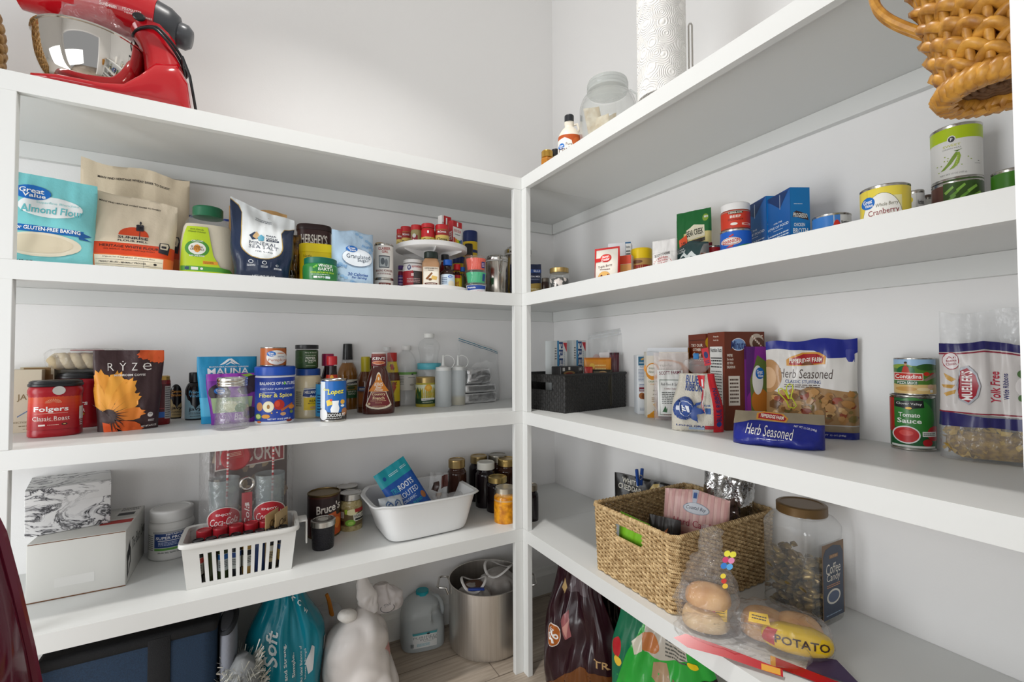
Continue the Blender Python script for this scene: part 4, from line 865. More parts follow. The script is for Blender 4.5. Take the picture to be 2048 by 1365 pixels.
# braided bread in cellophane
zt = Z3+fit_round(112, 212, 857, 741, Z3)[3]
xc, yc = [v for v in fit_round(112, 212, 857, 741, Z3)[:2]]
T = thing('braided_loaf', 'braided pale bread wrapped in clear cellophane, lying on the rear coffee tub', 'bread', (xc+.012, yc, zt+.002), R_(8))
st = []
for ph in (0, 2*PI/3, 4*PI/3):
    st.append(tube([(-.072+.144*k/40, .020*math.sin(k/40*4*PI+ph), .026+.010*math.sin(2*(k/40*4*PI+ph))) for k in range(41)], .0155, 10))
bread = mesh_obj('braided_bread', *join(*st), mat('#cbb894', .7, 0, .4, 120), T)
# cellophane: crinkled open-ended sleeve
def crinkle(name, prof, a, b, T, m, amp=.006, seed=0, seg=44, loc=(0, 0, 0), rot=(0, 0, 0), fr=9., n=2.):
    V, F = loft(cr(prof, 6), a, b, n, seg); V2 = []
    for v in V:
        q = noise.noise(Vector((v[0]*fr*6+seed, v[1]*fr*6, v[2]*fr*6)))*amp+noise.noise(Vector((v[0]*fr*17+seed, v[1]*fr*17, v[2]*fr*17)))*amp*.5
        c = Vector((v[0], v[1], 0)); c = c.normalized()*q if c.length > 1e-5 else Vector()
        V2.append((v[0]+c.x, v[1]+c.y, max(v[2]+q*.4, .0004)))
    o = mesh_obj(name, V2, F, m, T, ang=50); o.location = loc; o.rotation_euler = rot; return o
crinkle('cellophane', [(.55, .002), (.95, .008), (1.05, .03), (.95, .058), (.5, .062)], .086, .046, T, PLY, .005, 3)
mesh_obj('red_band', *rbox(.07, .05, .003, .001, .056, -.028), film('#b0303a', .7, .3), T)
# mushroom coffee pouch
br = '#3b2426'
def petal(cx, cy, ang, L, wd, c, jag=0):
    a = R_(ang); ux, uy = math.cos(a), math.sin(a); pts = []
    prof = [(0, 0), (.2, .45), (.45, .85), (.7, 1.), (.86, .85), (.90, .45), (1.0, .30), (.93, .05), (1.0, -.25), (.88, -.45), (.84, -.85), (.65, -1), (.4, -.8), (.2, -.4)]
    for t, s_ in prof: pts.append((cx+(ux*t*L-uy*s_*wd), cy+(uy*t*L+ux*s_*wd)*.86))
    return Po(pts, c)
RZ = [petal(.16, .20, 98, .66, .14, '#eb9b33'), petal(.16, .22, 118, .5, .13, '#f0a53c'), petal(.16, .20, 72, .66, .13, '#f2a83e'), petal(.16, .20, 50, .66, .13, '#efa038'), petal(.16, .20, 28, .58, .12, '#ee9c36'), petal(.16, .18, 4, .60, .09, '#e8842c'), petal(.16, .12, -14, .60, .09, '#dd5f22'), petal(.10, .12, -50, .3, .1, '#d9541e'),
      El(.19, .19, .24, .17, '#3a2220')] + [Po([(.2, .2), (.19+.30*math.cos(R_(a)), .20+.25*math.sin(R_(a))), (.22+.02*math.cos(R_(a+90)), .2+.02*math.sin(R_(a+90)))], '#3a2220') for a in (-80, -64, -50, -35, -20, -5, 8, 22, 40, 58, 76, 95, 115, 135)] + [
      petal(.98, 1.04, 200, .40, .09, '#dc5a26'), petal(.98, 1.04, 225, .30, .09, '#e0622a'), petal(.98, 1.04, 250, .26, .09, '#dc5a26'), petal(.98, 1.04, 185, .36, .05, '#d9541e'),
      Tx('R', .235, .79, .085, .095, '#f2ece6', 0, -.6), Tx('Y', .405, .79, .10, .095, '#f2ece6', 0, -.6), El(.405, .855, .02, .015, '#f2ece6'), Tx('Z', .57, .79, .08, .095, '#f2ece6', 0, -.6), Tx('e', .75, .79, .13, .095, '#f2ece6', 0, -.6),
      Tx('MUSHROOM COFFEE', .505, .685, .46, .026, '#f2ece6'), El(.84, .18, .09, .06, '#ece6e0'), Tx('USDA', .84, .19, .06, .016, br), *Lines(.86, .11, .1, .03, 2, '#f2ece6'), Tx('NET WT 6.75 OZ', .82, .045, .24, .024, '#f2ece6', 3)]
pouch('coffee_pouch', 'dark brown pouch with a large orange flower and thin white letters', 'pouch', 184, 329, 701, Z3, .055, br, RZ, yb=862, th=12, seed=21, wr=.006, side=lambda v: 1-.15*(1-smooth01(v/.8))-.04*smooth01((v-.5)/.1)*(1-smooth01((v-.6)/.3)), rough=.45)
# red jar with a gold lid
T, r, h = rnd('instant_coffee_jar', 'dark red coffee jar with a gold lid and a blue band, behind the flower pouch', 'jar', 293, 341, 851, 752, Z3)
prt(T, 'jar_body', [(.95, 0), (1, .03), (1, .88), (.96, .92)], mat('#7e161c', .2), r, h, n=4); lid(T, h*.915, h*.085, r*.93, mat('#c09a4e', .3, .6), 30, n=4, label='gold lid')
art_loft(T, [Rr(.5, .6, 1, .7, '#5a0f18'), Rr(.5, .2, 1, .14, '#2a6ac0'), Rr(.86, .5, .22, .8, '#b9b4ae'), *Lines(.86, .5, .18, .76, 14, '#4a4444'), El(.45, .21, .1, .08, '#e8a03c'), *Lines(.5, .35, .5, .04, 1, '#c04040'), Po([(.40, .55), (.52, .62), (.56, .60), (.46, .53)], '#e8e0dc')], r, n=4, z0=.04*h, z1=.88*h)
# flavour bottles
def flav(label, xl, xr, yb, yt, bc, tcx, l1, l2, s_=None):
    T, r, h = rnd('coffee_bottle', label, 'bottle', xl, xr, yb, yt, Z3, s_, group='black capped coffee concentrate bottles')
    pr = [(.93, 0), (1, .03), (1, .55), (.96, .66), (.78, .75), (.58, .79), (.56, .80)]
    prt(T, 'bottle_body', pr, mat('#1a1618', .18), r, h, sm=True)
    lid(T, h*.795, h*.205, r*.66, mat('#151517', .35), 26, label='black cap')
    P = cr([(s, z*h) for s, z in pr])
    art_loft(T, [Po([(0, 0), (1, 0), (1, .78), (.90, .66), (.86, .58), (.80, .56), (.74, .46), (.62, .40), (.5, .30), (.40, .40), (.30, .44), (.24, .56), (.14, .60), (.08, .72), (0, .80)], bc),
        Tx(l1, .5, .84, .6, .09, tcx), Tx(l2, .5, .72, .6, .09, tcx), Tx('javy', .5, .29, .6, .13, '#15131a', 0, 1), *Lines(.5, .17, .6, .06, 2, '#3a3430'), *Lines(.5, .08, .5, .04, 1, '#3a3430')], r, prof=P, z0=.03*h, z1=.70*h, e0=.0003)
flav('small black bottle with a tan label for caramel flavour', 336, 371, 838, 745, '#b09a6c', '#c98b3c', 'Caramel', 'Brulee')
flav('small black bottle with a pale blue label for vanilla flavour', 370, 412, 841, 745, '#93b6c2', '#6ab4dc', 'French', 'Vanilla')
# aqua macadamia pouch
pouch('nut_pouch', 'bright blue pouch with bold white letters under a white mountain mark', 'pouch', 394, 515, 714, Z3, .03, '#1f93c4', [
    Po([(.36, .87), (.50, .965), (.56, .97), (.70, .875), (.62, .89), (.53, .945), (.44, .885)], '#f0f4f6'), Po([(.46, .875), (.55, .93), (.62, .875), (.575, .885), (.54, .905), (.50, .88)], '#f0f4f6'), Tx('MACADAMIA POWERED PARADISE', .52, .845, .66, .018, '#f0f4f6'), Tx('MAUNA', .51, .775, .70, .10, '#f2f5f7'),
    Rr(.15, .25, .3, .28, '#4ab4dc'), Tx('M', .22, .24, .08, .04, '#1a2a4a'), El(.2, .08, .05, .04, '#e8c8a0')],
    yb=846, th=10, seed=22, wr=.003, side=lambda v: 1-.16*(1-smooth01(v/.95)), fill=1.2)
# purple dried fruit bag
pouch('dried_fruit_pouch', 'purple pouch of prunes with a blue oval, behind the empty mason jar', 'pouch', 413, 524, 748, Z3, .03, '#7a2f9a', [
    Rr(.5, .93, .94, .14, '#a03cb4'), Po([(.60, .97), (.78, .99), (.92, .92), (.80, .90)], '#9ac43c'), El(.22, .62, .40, .36, '#2c1c2a'), El(.84, .78, .42, .34, '#2e1e2e'), El(.70, .66, .3, .18, '#3c2a3e'), *GV(.22, .66, .2, .14), Rr(.45, .35, .8, .35, '#93a87a'), El(.4, .35, .3, .22, '#c8cc9c'), El(.62, .3, .26, .2, '#4a7a3a'), Rr(.5, .13, .9, .2, '#7c2c9c'), El(.82, .2, .3, .24, '#3a2a40')],
    yb=848, th=12, seed=23, wr=.006, side=lambda v: 1-.2*(1-smooth01(v/.9)), fill=1.2)
# empty mason jar
GL2 = film('#ffffff', .035, .02, 1.62, .35, 60)
T, r, h = rnd('mason_jar', 'empty clear glass mason jar with a silver lid, in front of the purple pouch', 'jar', 428, 500, 862, 754, Z3)
pr = [(.9, 0), (.96, .02), (.98, .10), (.95, .35), (.88, .60), (.83, .75), (.80, .79), (.80, .82)]
prt(T, 'glass', pr, GL2, r, h, sm=True, cap1=False)
prt(T, 'inner_glass', [(.84, .06), (.90, .11), (.87, .36), (.81, .60), (.76, .75), (.73, .80)], GL2, r, h, sm=True, cap1=False)
prt(T, 'screw_band', [(.84, .83), (.87, .84), (.87, .865), (.85, .87), (.87, .88), (.87, .91), (.85, .92), (.88, .935), (.88, .985), (.85, 1), (.7, 1), (.69, .99)], steel(.2, '#d3d0ca'), r, h, seg=48)
art_loft(T, [Tx('Ball', .70, .30, .3, .16, film('#ffffff', .35, .1, 1.5, 0), 8, 0, .3), Rr(.70, .20, .3, .012, film('#ffffff', .35, .1, 1.5, 0)), Tx('MASON', .5, .66, .56, .07, film('#ffffff', .3, .1, 1.5, 0), 0, 0)], r, prof=[(a, b*h) for a, b in cr(pr)], z0=.05*h, z1=.78*h, e0=.0008)
# fibre supplement tub with a pumpkin can on it
T, r, h = rnd('supplement_tub', 'royal blue tub of fiber and spice supplement with fruit pictures', 'tub', 509, 590, 850, 732, Z3)
prt(T, 'tub_body', [(.95, 0), (.985, .02), (.985, .82), (.95, .84)], mat('#e6e6ea', .3), r, h)
lid(T, h*.845, h*.155, r*1.02, mat('#1750b8', .3), 60, .012, label='blue lid')
art_loft(T, [Rr(.5, .52, 1, .98, '#1d3f9e'), Tx('BALANCE OF NATURE', .56, .88, .86, .07, '#eef2fa'), Po([(.70, .86), (.73, .93), (.76, .87), (.73, .84)], '#6cc23c'), Tx('DIETARY SUPPLEMENT', .56, .755, .84, .04, '#c8d4f0'), Tx('Fiber & Spice', .52, .60, .80, .12, '#efe36a'), *Lines(.35, .675, .3, .02, 1, '#e8eefa'),
    El(.34, .36, .27, .25, '#f0e6b8'), El(.34, .36, .23, .21, '#f4efd0'), El(.34, .36, .07, .10, '#a87a3a'), El(.60, .40, .26, .23, '#b82c20'), El(.56, .42, .12, .14, '#d84a30'), Po([(.66, .24), (.93, .38), (.92, .43), (.64, .29)], '#b8602a'), El(.13, .36, .14, .2, '#c88a50'), El(.10, .14, .15, .14, '#5a8a34'), El(.1, .14, .11, .1, '#c8d88a'),
    El(.28, .145, .2, .09, '#e09a30'), El(.42, .22, .04, .03, '#d8a43c'), El(.55, .23, .03, .03, '#e8d8a0'), El(.70, .19, .14, .08, '#c89a6c'), El(.90, .22, .08, .08, '#7a8a3a'), El(.9, .33, .14, .1, '#d8862c'), El(.5, .30, .03, .02, '#a84a2a'), Tx('NET WT 14 OZ (400 g)', .6, .075, .56, .045, '#f0f4fa'), El(.12, .02, .1, .05, '#d8702a'), El(.85, .03, .14, .06, '#8a2a20')], r*.985, z0=.03*h, z1=.80*h, cuts=18)
ztub = Z3+h; xq, yq = T.location.x, T.location.y
x2, y2, r2, h2 = fit_round(520, 573, None, 695, Z3, yq-PA+.008)
can('pumpkin_can', 'orange can of pumpkin standing on the blue supplement tub', 0, 0, 0, 0, ztub+.001, [Rr(.5, .5, 1, 1, '#b85f22'), El(.62, .45, .76, .86, '#f1eee8'), *GV(.42, .66, .34, .32), Tx('100% Pure', .78, .50, .24, .08, '#3a5a9a', 0, 0), Tx('Pumpkin', .64, .28, .66, .20, '#c0662a', 0, 0), El(.78, .70, .3, .05, '#d8844a')], '#b85f22', fit=(x2, y2, r2, Z3+h2-ztub-.001))
# mayonnaise with a relish jar on it
T, r, h = rnd('mayonnaise_jar', 'jar of mayonnaise with a blue lid and yellow label', 'jar', 588, 644, 838, 737, Z3)
pr = [(.93, 0), (.99, .03), (.98, .12), (.96, .16), (.96, .55), (.98, .62), (.99, .72), (.93, .82), (.84, .87)]
prt(T, 'jar_body', pr, mat('#dfcfa8', .2, coat=.4), r, h, sm=True)
lid(T, h*.865, h*.135, r*.88, mat('#1d4a96', .3), 60, .01, label='blue lid')
art_loft(T, [Rr(.17, .5, .34, 1, '#d9cda8'), *Lines(.16, .5, .2, .7, 8, '#6a6450'), Po([(.34, 0), (1, 0), (1, .55), (.34, .55)], '#ecc81e'), Po([(.30, .62), (.36, .98), (.96, 1), (1, .9), (1, .62), (.7, .56)], '#223c78'), Po([(.33, .96), (.9, .99), (.95, .94), (.34, .92)], '#e8e4d8'), Tx("HELLMANN'S", .66, .80, .56, .14, '#f0ece0'), Tx('Best', .70, .61, .3, .10, '#f0ece0', 0, 1, .3), Tx('REAL', .70, .40, .30, .10, '#4a3a18'), Tx('MAYONNAISE', .70, .29, .4, .05, '#4a3a18'), El(.7, .1, .28, .13, '#d8a868')], r, prof=[(a, b*h) for a, b in cr(pr)], z0=.17*h, z1=.62*h)
zj = Z3+h; xq, yq = T.location.x, T.location.y
x2, y2, r2, h2 = fit_round(590, 637, None, 690, Z3, yq-PA+.004)
T = thing('relish_jar', 'jar with a black lid and dark green relish label, on top of the mayonnaise', 'jar', (x2, y2, zj+.001), face_cam(x2, y2)); hh = Z3+h2-zj-.001
prt(T, 'jar_body', [(.95, 0), (1, .03), (1, .76), (.95, .80)], mat('#2a3a1e', .15), r2*.97, hh); lid(T, hh*.82, hh*.18, r2, mat('#17181a', .3), 0, label='black lid')
art_loft(T, [Rr(.5, .5, 1, 1, '#2f4f26'), El(.2, .45, .3, .4, '#3e5e34'), El(.2, .45, .22, .3, '#35552c'), Tx('Harry & David', .66, .88, .5, .10, '#e8ecdc', 0, 0, .3), Tx('CLASSIC RECIPE', .66, .72, .44, .05, '#d8e0c8'), Tx('PEPPER', .66, .57, .42, .12, '#eef0e4'), Tx('& ONION', .66, .42, .46, .12, '#eef0e4'), Tx('RELISH', .66, .3, .2, .05, '#d8e0c8'), *Lines(.66, .12, .4, .05, 1, '#d8e0c8')], r2*.97, z0=.03*hh, z1=.75*hh)
# coconut cream can and the blue can behind it
can('coconut_cream_can', 'blue can of cream of coconut with a yellow script and a white drink picture', 641, 693, 845, 757, Z3, [
    Rr(.5, .56, 1, .9, '#1d66b4'), Rr(.08, .5, .2, 1, '#e8eef2'), Tx('Coco', .22, .80, .2, .07, '#f2e63c', 0, 1, .2), Tx('Lopez', .58, .72, .62, .17, '#f4e83c', 4, 1, .25), Po([(.22, .5), (.40, .55), (.46, .40), (.26, .36)], '#e8c84a'), El(.40, .52, .1, .06, '#d83a2a'), Po([(.44, .50), (.70, .50), (.68, .40), (.72, .30), (.66, .12), (.42, .12), (.38, .28), (.46, .40)], '#f2f4f6'), El(.84, .46, .16, .12, '#f0b43c'), El(.84, .36, .14, .06, '#e8eef2'),
    Po([(0, 0), (1, 0), (1, .22), (.7, .18), (.3, .2), (0, .3)], '#2a2420'), El(.12, .14, .3, .3, '#f0f0f0'), El(.9, .2, .2, .2, '#a87048'), Tx('COCONUT', .56, .12, .74, .09, '#f0f0ee'), *Lines(.5, .04, .6, .03, 1, '#e8e8e8')], '#1d66b4')
can('coconut_cream_can', 'light blue can almost hidden behind the cream of coconut can', 630, 674, None, 763, Z3, [Rr(.16, .5, .2, 1, '#3a9ad0'), *Lines(.2, .4, .2, .6, 7, '#1a3a6a')], '#2a8cc4', s=.20)
# tall bottles at the back
def bott(name, label, xl, xr, yb, yt, body, pr, capc, capf, capr, els=None, s_=None, z0v=.05, z1v=.6, extra=None, n=2, b=None, cat='bottle', grp=None, e0=.0003, ribs=26):
    T, r, h = rnd(name, label, cat, xl, xr, yb, yt, Z3, s_, group=grp)
    prt(T, 'bottle_body', pr, body, r, h, b and r*b, n, sm=True)
    if capc: lid(T, h*(1-capf), h*capf, r*capr, mat(capc, .35), ribs, b=r*capr, name='cap')
    if els: art_loft(T, els, r, b and r*b, n, prof=[(a, q*h) for a, q in cr(pr)], z0=z0v*h, z1=z1v*h, e0=e0)
    return T, r, h
bott('wine_bottle', 'dark sauce bottle with a magenta cap behind the soy sauce', 641, 670, None, 708, mat('#2a0f14', .1), [(.95, 0), (1, .03), (1, .5), (.8, .66), (.55, .76), (.5, .82)], '#a01c4c', .20, .85, s_=.27)
bott('soy_sauce_bottle', 'soy sauce bottle with a red cap and orange neck label behind the coconut can', 647, 680, None, 713, mat('#241612', .08), [(.95, 0), (1, .03), (1, .42), (.92, .52), (.74, .62), (.62, .74), (.60, .84)], '#c2242c', .14, .66, [Rr(.5, .28, 1, .56, '#c83a1e'), Rr(.5, .60, 1, .22, '#c8381c'), El(.5, .62, .3, .16, '#f0b43c'), Rr(.5, .54, .34, .06, '#c8381c')], s_=.19, z0v=.30, z1v=.86)
bott('vinegar_bottle', 'tall clear bottle of amber cooking vinegar with a black capsule', 674, 716, 820, 688, mat('#8a5a20', .08, 0, 0, 60, .6, .5), [(.95, 0), (1, .02), (1, .46), (.97, .54), (.80, .63), (.56, .70), (.52, .71)], None, 0, 0, [Rr(.6, .40, .8, .80, '#1f5a30'), Po([(.2, .86), (1, .86), (1, .6), (.2, .6)], '#e6e2d4'), Rr(.45, .86, .06, .1, '#2a2a50'), Po([(.2, .56), (1, .70), (1, .80), (.2, .66)], '#16181c'), Tx('Diamond', .62, .68, .5, .08, '#f0f0ea', 6, 0, .3), Rr(.66, .47, .66, .20, '#a8843c'), El(.66, .48, .36, .16, '#3a4a24'), Tx('WHITE', .7, .30, .4, .08, '#d8dcc8'), Tx('KING', .7, .20, .32, .08, '#d8dcc8')], z0v=.17, z1v=.50)
T = bpy.data.objects[-1] if False else None
def neck(T, r, h, z0, z1, s0, s1, m, name='capsule', label=None): return prt(T, name, [(s0, z0), (s0, z0+.001), (s1, z1-.02), (s1*.98, z1-.003), (s1*.9, z1)], m, r, h, label=label)
for o in list(COL.objects):
    if o.name == 'vinegar_bottle':
        x, y, r, h = fit_round(674, 716, 820, 688, Z3)
        prt(o, 'clear_neck', [(.56, .70), (.54, .72), (.49, .76)], CLEARB, r, h, sm=True); neck(o, r, h, .755, 1., .50, .44, mat('#141414', .3))
bott('barbecue_sauce_bottle', 'brown barbecue sauce bottle with a mustard yellow cap', 714, 748, 815, 714, mat('#5e3416', .1, coat=.4), [(.95, 0), (1, .03), (1, .48), (.92, .60), (.66, .70), (.58, .73)], '#b3a418', .27, .55, [Rr(.5, .5, .9, .9, '#7a4a24'), Rr(.5, .86, .9, .2, '#28406a'), *Lines(.4, .85, .5, .12, 2, '#e8e0d0'), Rr(.5, .42, .7, .5, '#9a5a2a')], s_=.27, z0v=.08, z1v=.48, ribs=0)
bott('salad_dressing_bottle', 'dark sauce bottle with a green neck label beside the mustard yellow cap', 731, 752, 812, 716, mat('#3a2414', .1), [(.95, 0), (1, .03), (1, .6), (.8, .72), (.6, .8)], '#1f3020', .18, .66, [Rr(.5, .85, 1, .3, '#24402c')], s_=.345, z0v=.4, z1v=.85)
# French dressing
T, r, h = rnd('salad_dressing_bottle', 'flared bottle of brown French dressing with a maroon neck wrap and triangular label', 'bottle', 724, 790, 831, 706, Z3)
pr = [(.92, 0), (.97, .02), (1, .12), (.92, .30), (.76, .50), (.58, .66), (.46, .74), (.43, .78)]
prt(T, 'bottle_body', pr, mat('#4c1e14', .12, coat=.5), r, h, r*.62, 2.4, sm=True)
prt(T, 'neck_wrap', [(.44, .735), (.455, .74), (.44, .98), (.42, .985)], mat('#7c1f26', .35), r, h, r*.42)
prt(T, 'cap', [(.40, .975), (.41, .985), (.41, .995), (.38, 1)], mat('#f0eee8', .4), r, h, r*.40, label='white cap')
art_loft(T, [Tx("KEN'S", .5, .74, .40, .17, '#f4f0ea', 0, 1, .15), El(.5, .50, .42, .26, '#e8c8b0'), El(.5, .50, .38, .21, '#d8784a'), Tx('Salad', .5, .5, .22, .08, '#5a2420', 0, 0, .2), Rr(.5, .95, .44, .02, '#e8c8b0'), Rr(.5, .25, .44, .02, '#e8d8d0')], r, r*.42, z0=.70*h, z1=1.0*h, prof=None, e0=-r*.0)if False else None
art_loft(T, [Tx("KEN'S", .5, .70, .84, .20, '#f4f0ea', 0, 1, .15), El(.5, .42, .84, .24, '#e8c8b0'), El(.5, .42, .76, .19, '#d8784a'), Tx('Salad', .5, .42, .46, .08, '#5a2420', 0, 0, .2), Rr(.5, .93, .96, .02, '#e8c8b0')], r*.452, r*.432, z0=.73*h, z1=.98*h)
lab_ = lambda k: [(.5+(x-.5)*k, .47+(y-.47)*k) for x, y in ([(.5+.40*math.cos(R_(a))*(1 if a > 180 else .28)*(1 if abs(math.cos(R_(a))) > 0 else 1), (.17+.14*math.sin(R_(a))) if a > 180 else (.80+.14*math.sin(R_(a)))) for a in range(0, 360, 15)])]
art_loft(T, [Po(lab_(1), '#efe4cc'), Po(lab_(.90), '#7c2024'), Po([(x, max(y, .47)) for x, y in lab_(.90)], '#d9852c'), El(.5, .78, .07, .09, '#f4ead0', 8), Tx("KEN'S", .5, .64, .32, .09, '#f8f2e6', 0, 1, .2), Tx('Steak', .5, .565, .22, .055, '#f8f2e6', 0, 1, .3), Tx('House', .5, .51, .28, .055, '#f8f2e6', 0, 1, .3), Rr(.5, .455, .54, .012, '#efe4cc'), Tx('Country', .5, .395, .44, .08, '#f0d8a8'), Tx('French', .5, .305, .36, .08, '#f0d8a8'), *Lines(.5, .24, .5, .025, 1, '#e0c090'), Tx('Dressing', .5, .19, .2, .035, '#e0c090', 0, 0), El(.22, .17, .07, .06, '#e0c090'), *Lines(.52, .11, .4, .025, 1, '#e0c090')], r, r*.62, 2.4, prof=[(a, q*h) for a, q in cr(pr)], z0=.06*h, z1=.72*h, e0=.0004)
# steak sauce
bott('steak_sauce_bottle', 'brown sauce bottle with a red cap and yellow neck label, behind the French dressing', 767, 801, 815, 706, mat('#5a2a14', .1, coat=.4), [(.95, 0), (1, .03), (1, .44), (.92, .56), (.72, .66), (.56, .80), (.54, .84)], '#c1271f', .16, .58, [Rr(.5, .28, .9, .5, '#e8cc2c'), Po([(.3, .06), (.55, .50), (.75, .48), (.5, .06)], '#b8481c'), Tx('HEINZ', .55, .47, .5, .07, '#8a2a1a'), Tx('57', .5, .28, .5, .22, '#b8281c', 0, 1, .2), Rr(.5, .86, 1, .26, '#e0c42c'), El(.5, .86, .44, .2, '#2a2a20'), El(.5, .86, .3, .14, '#b83a2a')], z0v=.08, z1v=.84)
bott('plastic_bottle', 'clear bottle with a white cap peeking out behind the red capped sauce', 759, 789, None, 695, CLEAR, [(.95, 0), (1, .03), (1, .6), (.9, .74), (.5, .86), (.44, .92)], '#dcdcda', .06, .5, s_=.36)
# clear vinegar bottle with a green banded label
bott('plastic_bottle', 'clear plastic bottle with a white cap and a green banded paper label', 790, 834, 813, 692, CLEARB, [(.93, 0), (1, .03), (.99, .2), (1, .54), (.97, .68), (.82, .80), (.50, .89), (.38, .905), (.37, .93)], '#ecebe8', .07, .42, [Rr(.5, .93, 1, .14, '#6aa04a'), Rr(.5, .43, 1, .86, '#cfccc6'), El(.78, .88, .1, .08, '#3a3a3a'), *Lines(.25, .55, .3, .5, 6, '#7a7a76'), *Lines(.75, .70, .3, .06, 1, '#7a7a76'), El(.76, .3, .2, .12, '#a8a49c'), Rr(.12, .3, .08, .16, '#4a4a4a')], z0v=.26, z1v=.56)
# tall ribbed bottle behind with a blue tape
T, r, h = bott('plastic_bottle', 'tallest clear bottle with a grooved neck and a cyan tape round its middle', 835, 881, 806, 667, CLEARB, [(.95, 0), (1, .02), (1, .40), (.96, .50), (.80, .60), (.84, .72), (.94, .80), (.80, .88), (.46, .93), (.42, .94)], '#eeeeea', .06, .46, [Tx('LORI', .5, .5, .4, .3, '#c8ccca')], z0v=.82, z1v=.88, s_=.362)
prt(T, 'turquoise_band', [(1.01, .50), (1.03, .505), (1.03, .58), (1.01, .585)], mat('#5cb8c8', .35), r, h, cap0=False, cap1=False)
T, r, h = rnd('pineapple_jar', 'small jar with a gold lid and a pineapple coloured label with a palm', 'jar', 831, 871, 815, 753, Z3)
prt(T, 'jar_body', [(.93, 0), (1, .05), (1, .72), (.92, .80)], mat('#b5a83c', .12), r, h, sm=True); lid(T, h*.80, h*.2, r*.97, mat('#b39a62', .3, .6), 0, label='gold lid')
art_loft(T, [Rr(.5, .6, 1, .8, '#dde3c4'), El(.64, .84, .34, .36, '#e8a82c'), El(.64, .86, .2, .2, '#f0c050'), Po([(0, .3), (.12, .9), (.2, .6), (.26, .8), (.3, .4), (.26, .2), (0, .1)], '#2e5a34'), Tx('CALIBE', .66, .50, .56, .14, '#c8a83c'), Rr(.5, .14, 1, .28, '#28482c'), Po([(.3, .3), (.92, .32), (.94, .22), (.3, .18)], '#f0f0ea'), *Lines(.6, .25, .5, .06, 1, '#2a2a2a'), *Lines(.6, .1, .5, .06, 1, '#d8dcc0')], r, z0=.10*h, z1=.74*h)
# squeeze bottles
def squeeze(label, xl, xr, yb, yt, oil):
    T, r, h = rnd('squeeze_bottle', label, 'bottle', xl, xr, yb, yt, Z3, group='clear squeeze bottles with tapered spouts')
    prt(T, 'bottle_body', [(.97, 0), (1, .02), (1, .68), (.98, .70)], MILKY, r, h)
    if oil: prt(T, 'oil', [(.93, .01), (.95, .02), (.95, .17)], mat('#b59a2a', .2), r, h, label='yellow oil in the bottom quarter')
    prt(T, 'cap', [(.9, .70), (.92, .70), (.92, .765), (.5, .775), (.22, .80), (.17, .86), (.10, 1)], mat('#dfe0dd', .4), r, h)
    lp = [(r*.1, 0, h*.97), (r*.5, 0, h*1.0), (r*1.15, 0, h*.95), (r*1.35, 0, h*.86), (r*1.15, 0, h*.78), (r*.85, 0, h*.75)]
    mesh_obj('tip_strap', *tube([Vector((a*(1), 0, b)) for a, b in cr([(p[0], p[2]) for p in lp])], .0011, 6), mat('#e8e9e6', .4), T)
squeeze('empty cloudy squeeze bottle with a pointed tip, left of the pair', 870, 903, 815, 711, False)
squeeze('cloudy squeeze bottle holding some yellow oil', 901, 931, 812, 711, True)
# foil loaves in a zip bag
foil = noisy('#d0d0d2', '#f2f2f2', 45, .36, 1., metal=1, dist=.004, lo=.3, hi=.7)
def foil_block(name, label, xl, xr, yb, yt, dep, z0, th=8, grp=None, s_=None, lump=.002):
    x, y, w, h, t = fit_flat(xl, xr, yb, yt, z0, th, s_)
    V, F = rbox(w, dep, h, .006, seg=2)
    me = mesh_obj(name, V, F, foil, None, ang=60)
    bm = bmesh.new(); bm.from_mesh(me.data); bmesh.ops.subdivide_edges(bm, edges=list(bm.edges), cuts=5, use_grid_fill=True)
    for v in bm.verts:
        q = noise.noise(v.co*70)*lump; v.co += Vector((q, noise.noise(v.co*60+Vector((9, 0, 0)))*lump, 0 if v.co.z < .002 else q))
    bm.to_mesh(me.data); bm.free(); me.location = (x, y, z0+.0012); me.rotation_euler = (0, 0, t)
    return tag(me, label, 'parcel', grp), h
a, h1 = foil_block('foil_parcel', 'flat foil wrapped parcel at the bottom of the stack in the zip bag', 930, 993, 807, 787, .085, Z3, grp='foil parcels in the zip bag')
b, h2 = foil_block('foil_parcel', 'flat foil wrapped parcel in the middle of the stack in the zip bag', 931, 992, None, 770, .085, Z3+h1+.002, grp='foil parcels in the zip bag', s_=fit_flat(930, 993, 807, 787, Z3, 8)[1]-PA)
b, h2 = foil_block('foil_parcel', 'crumpled foil parcel on top of the two flat ones', 935, 982, None, 738, .07, b.location.z+h2+.002, grp='foil parcels in the zip bag', s_=fit_flat(930, 993, 807, 787, Z3, 8)[1]-PA, lump=.007)
x, y, w, h, t = fit_flat(924, 1003, 805, 700, Z3, 8)
T = thing('zip_bag', 'large clear zip bag with a slanted blue zip, holding the foil parcels', 'bag', (x+.004, y+.045, Z3+.0004), t)
p = Pouch(w*1.02, h*1.12, .115, 'stand', seed=31, wr=.012, top=lambda u: -.03*u, fill=1.0)
p.build(T, film('#eef0f0', .16, .16, 1.42, .9, 30), [Rr(.5, .965, .98, .012, '#1d7c96'), Rr(.5, .935, .98, .010, '#1d6c8a')], .3)
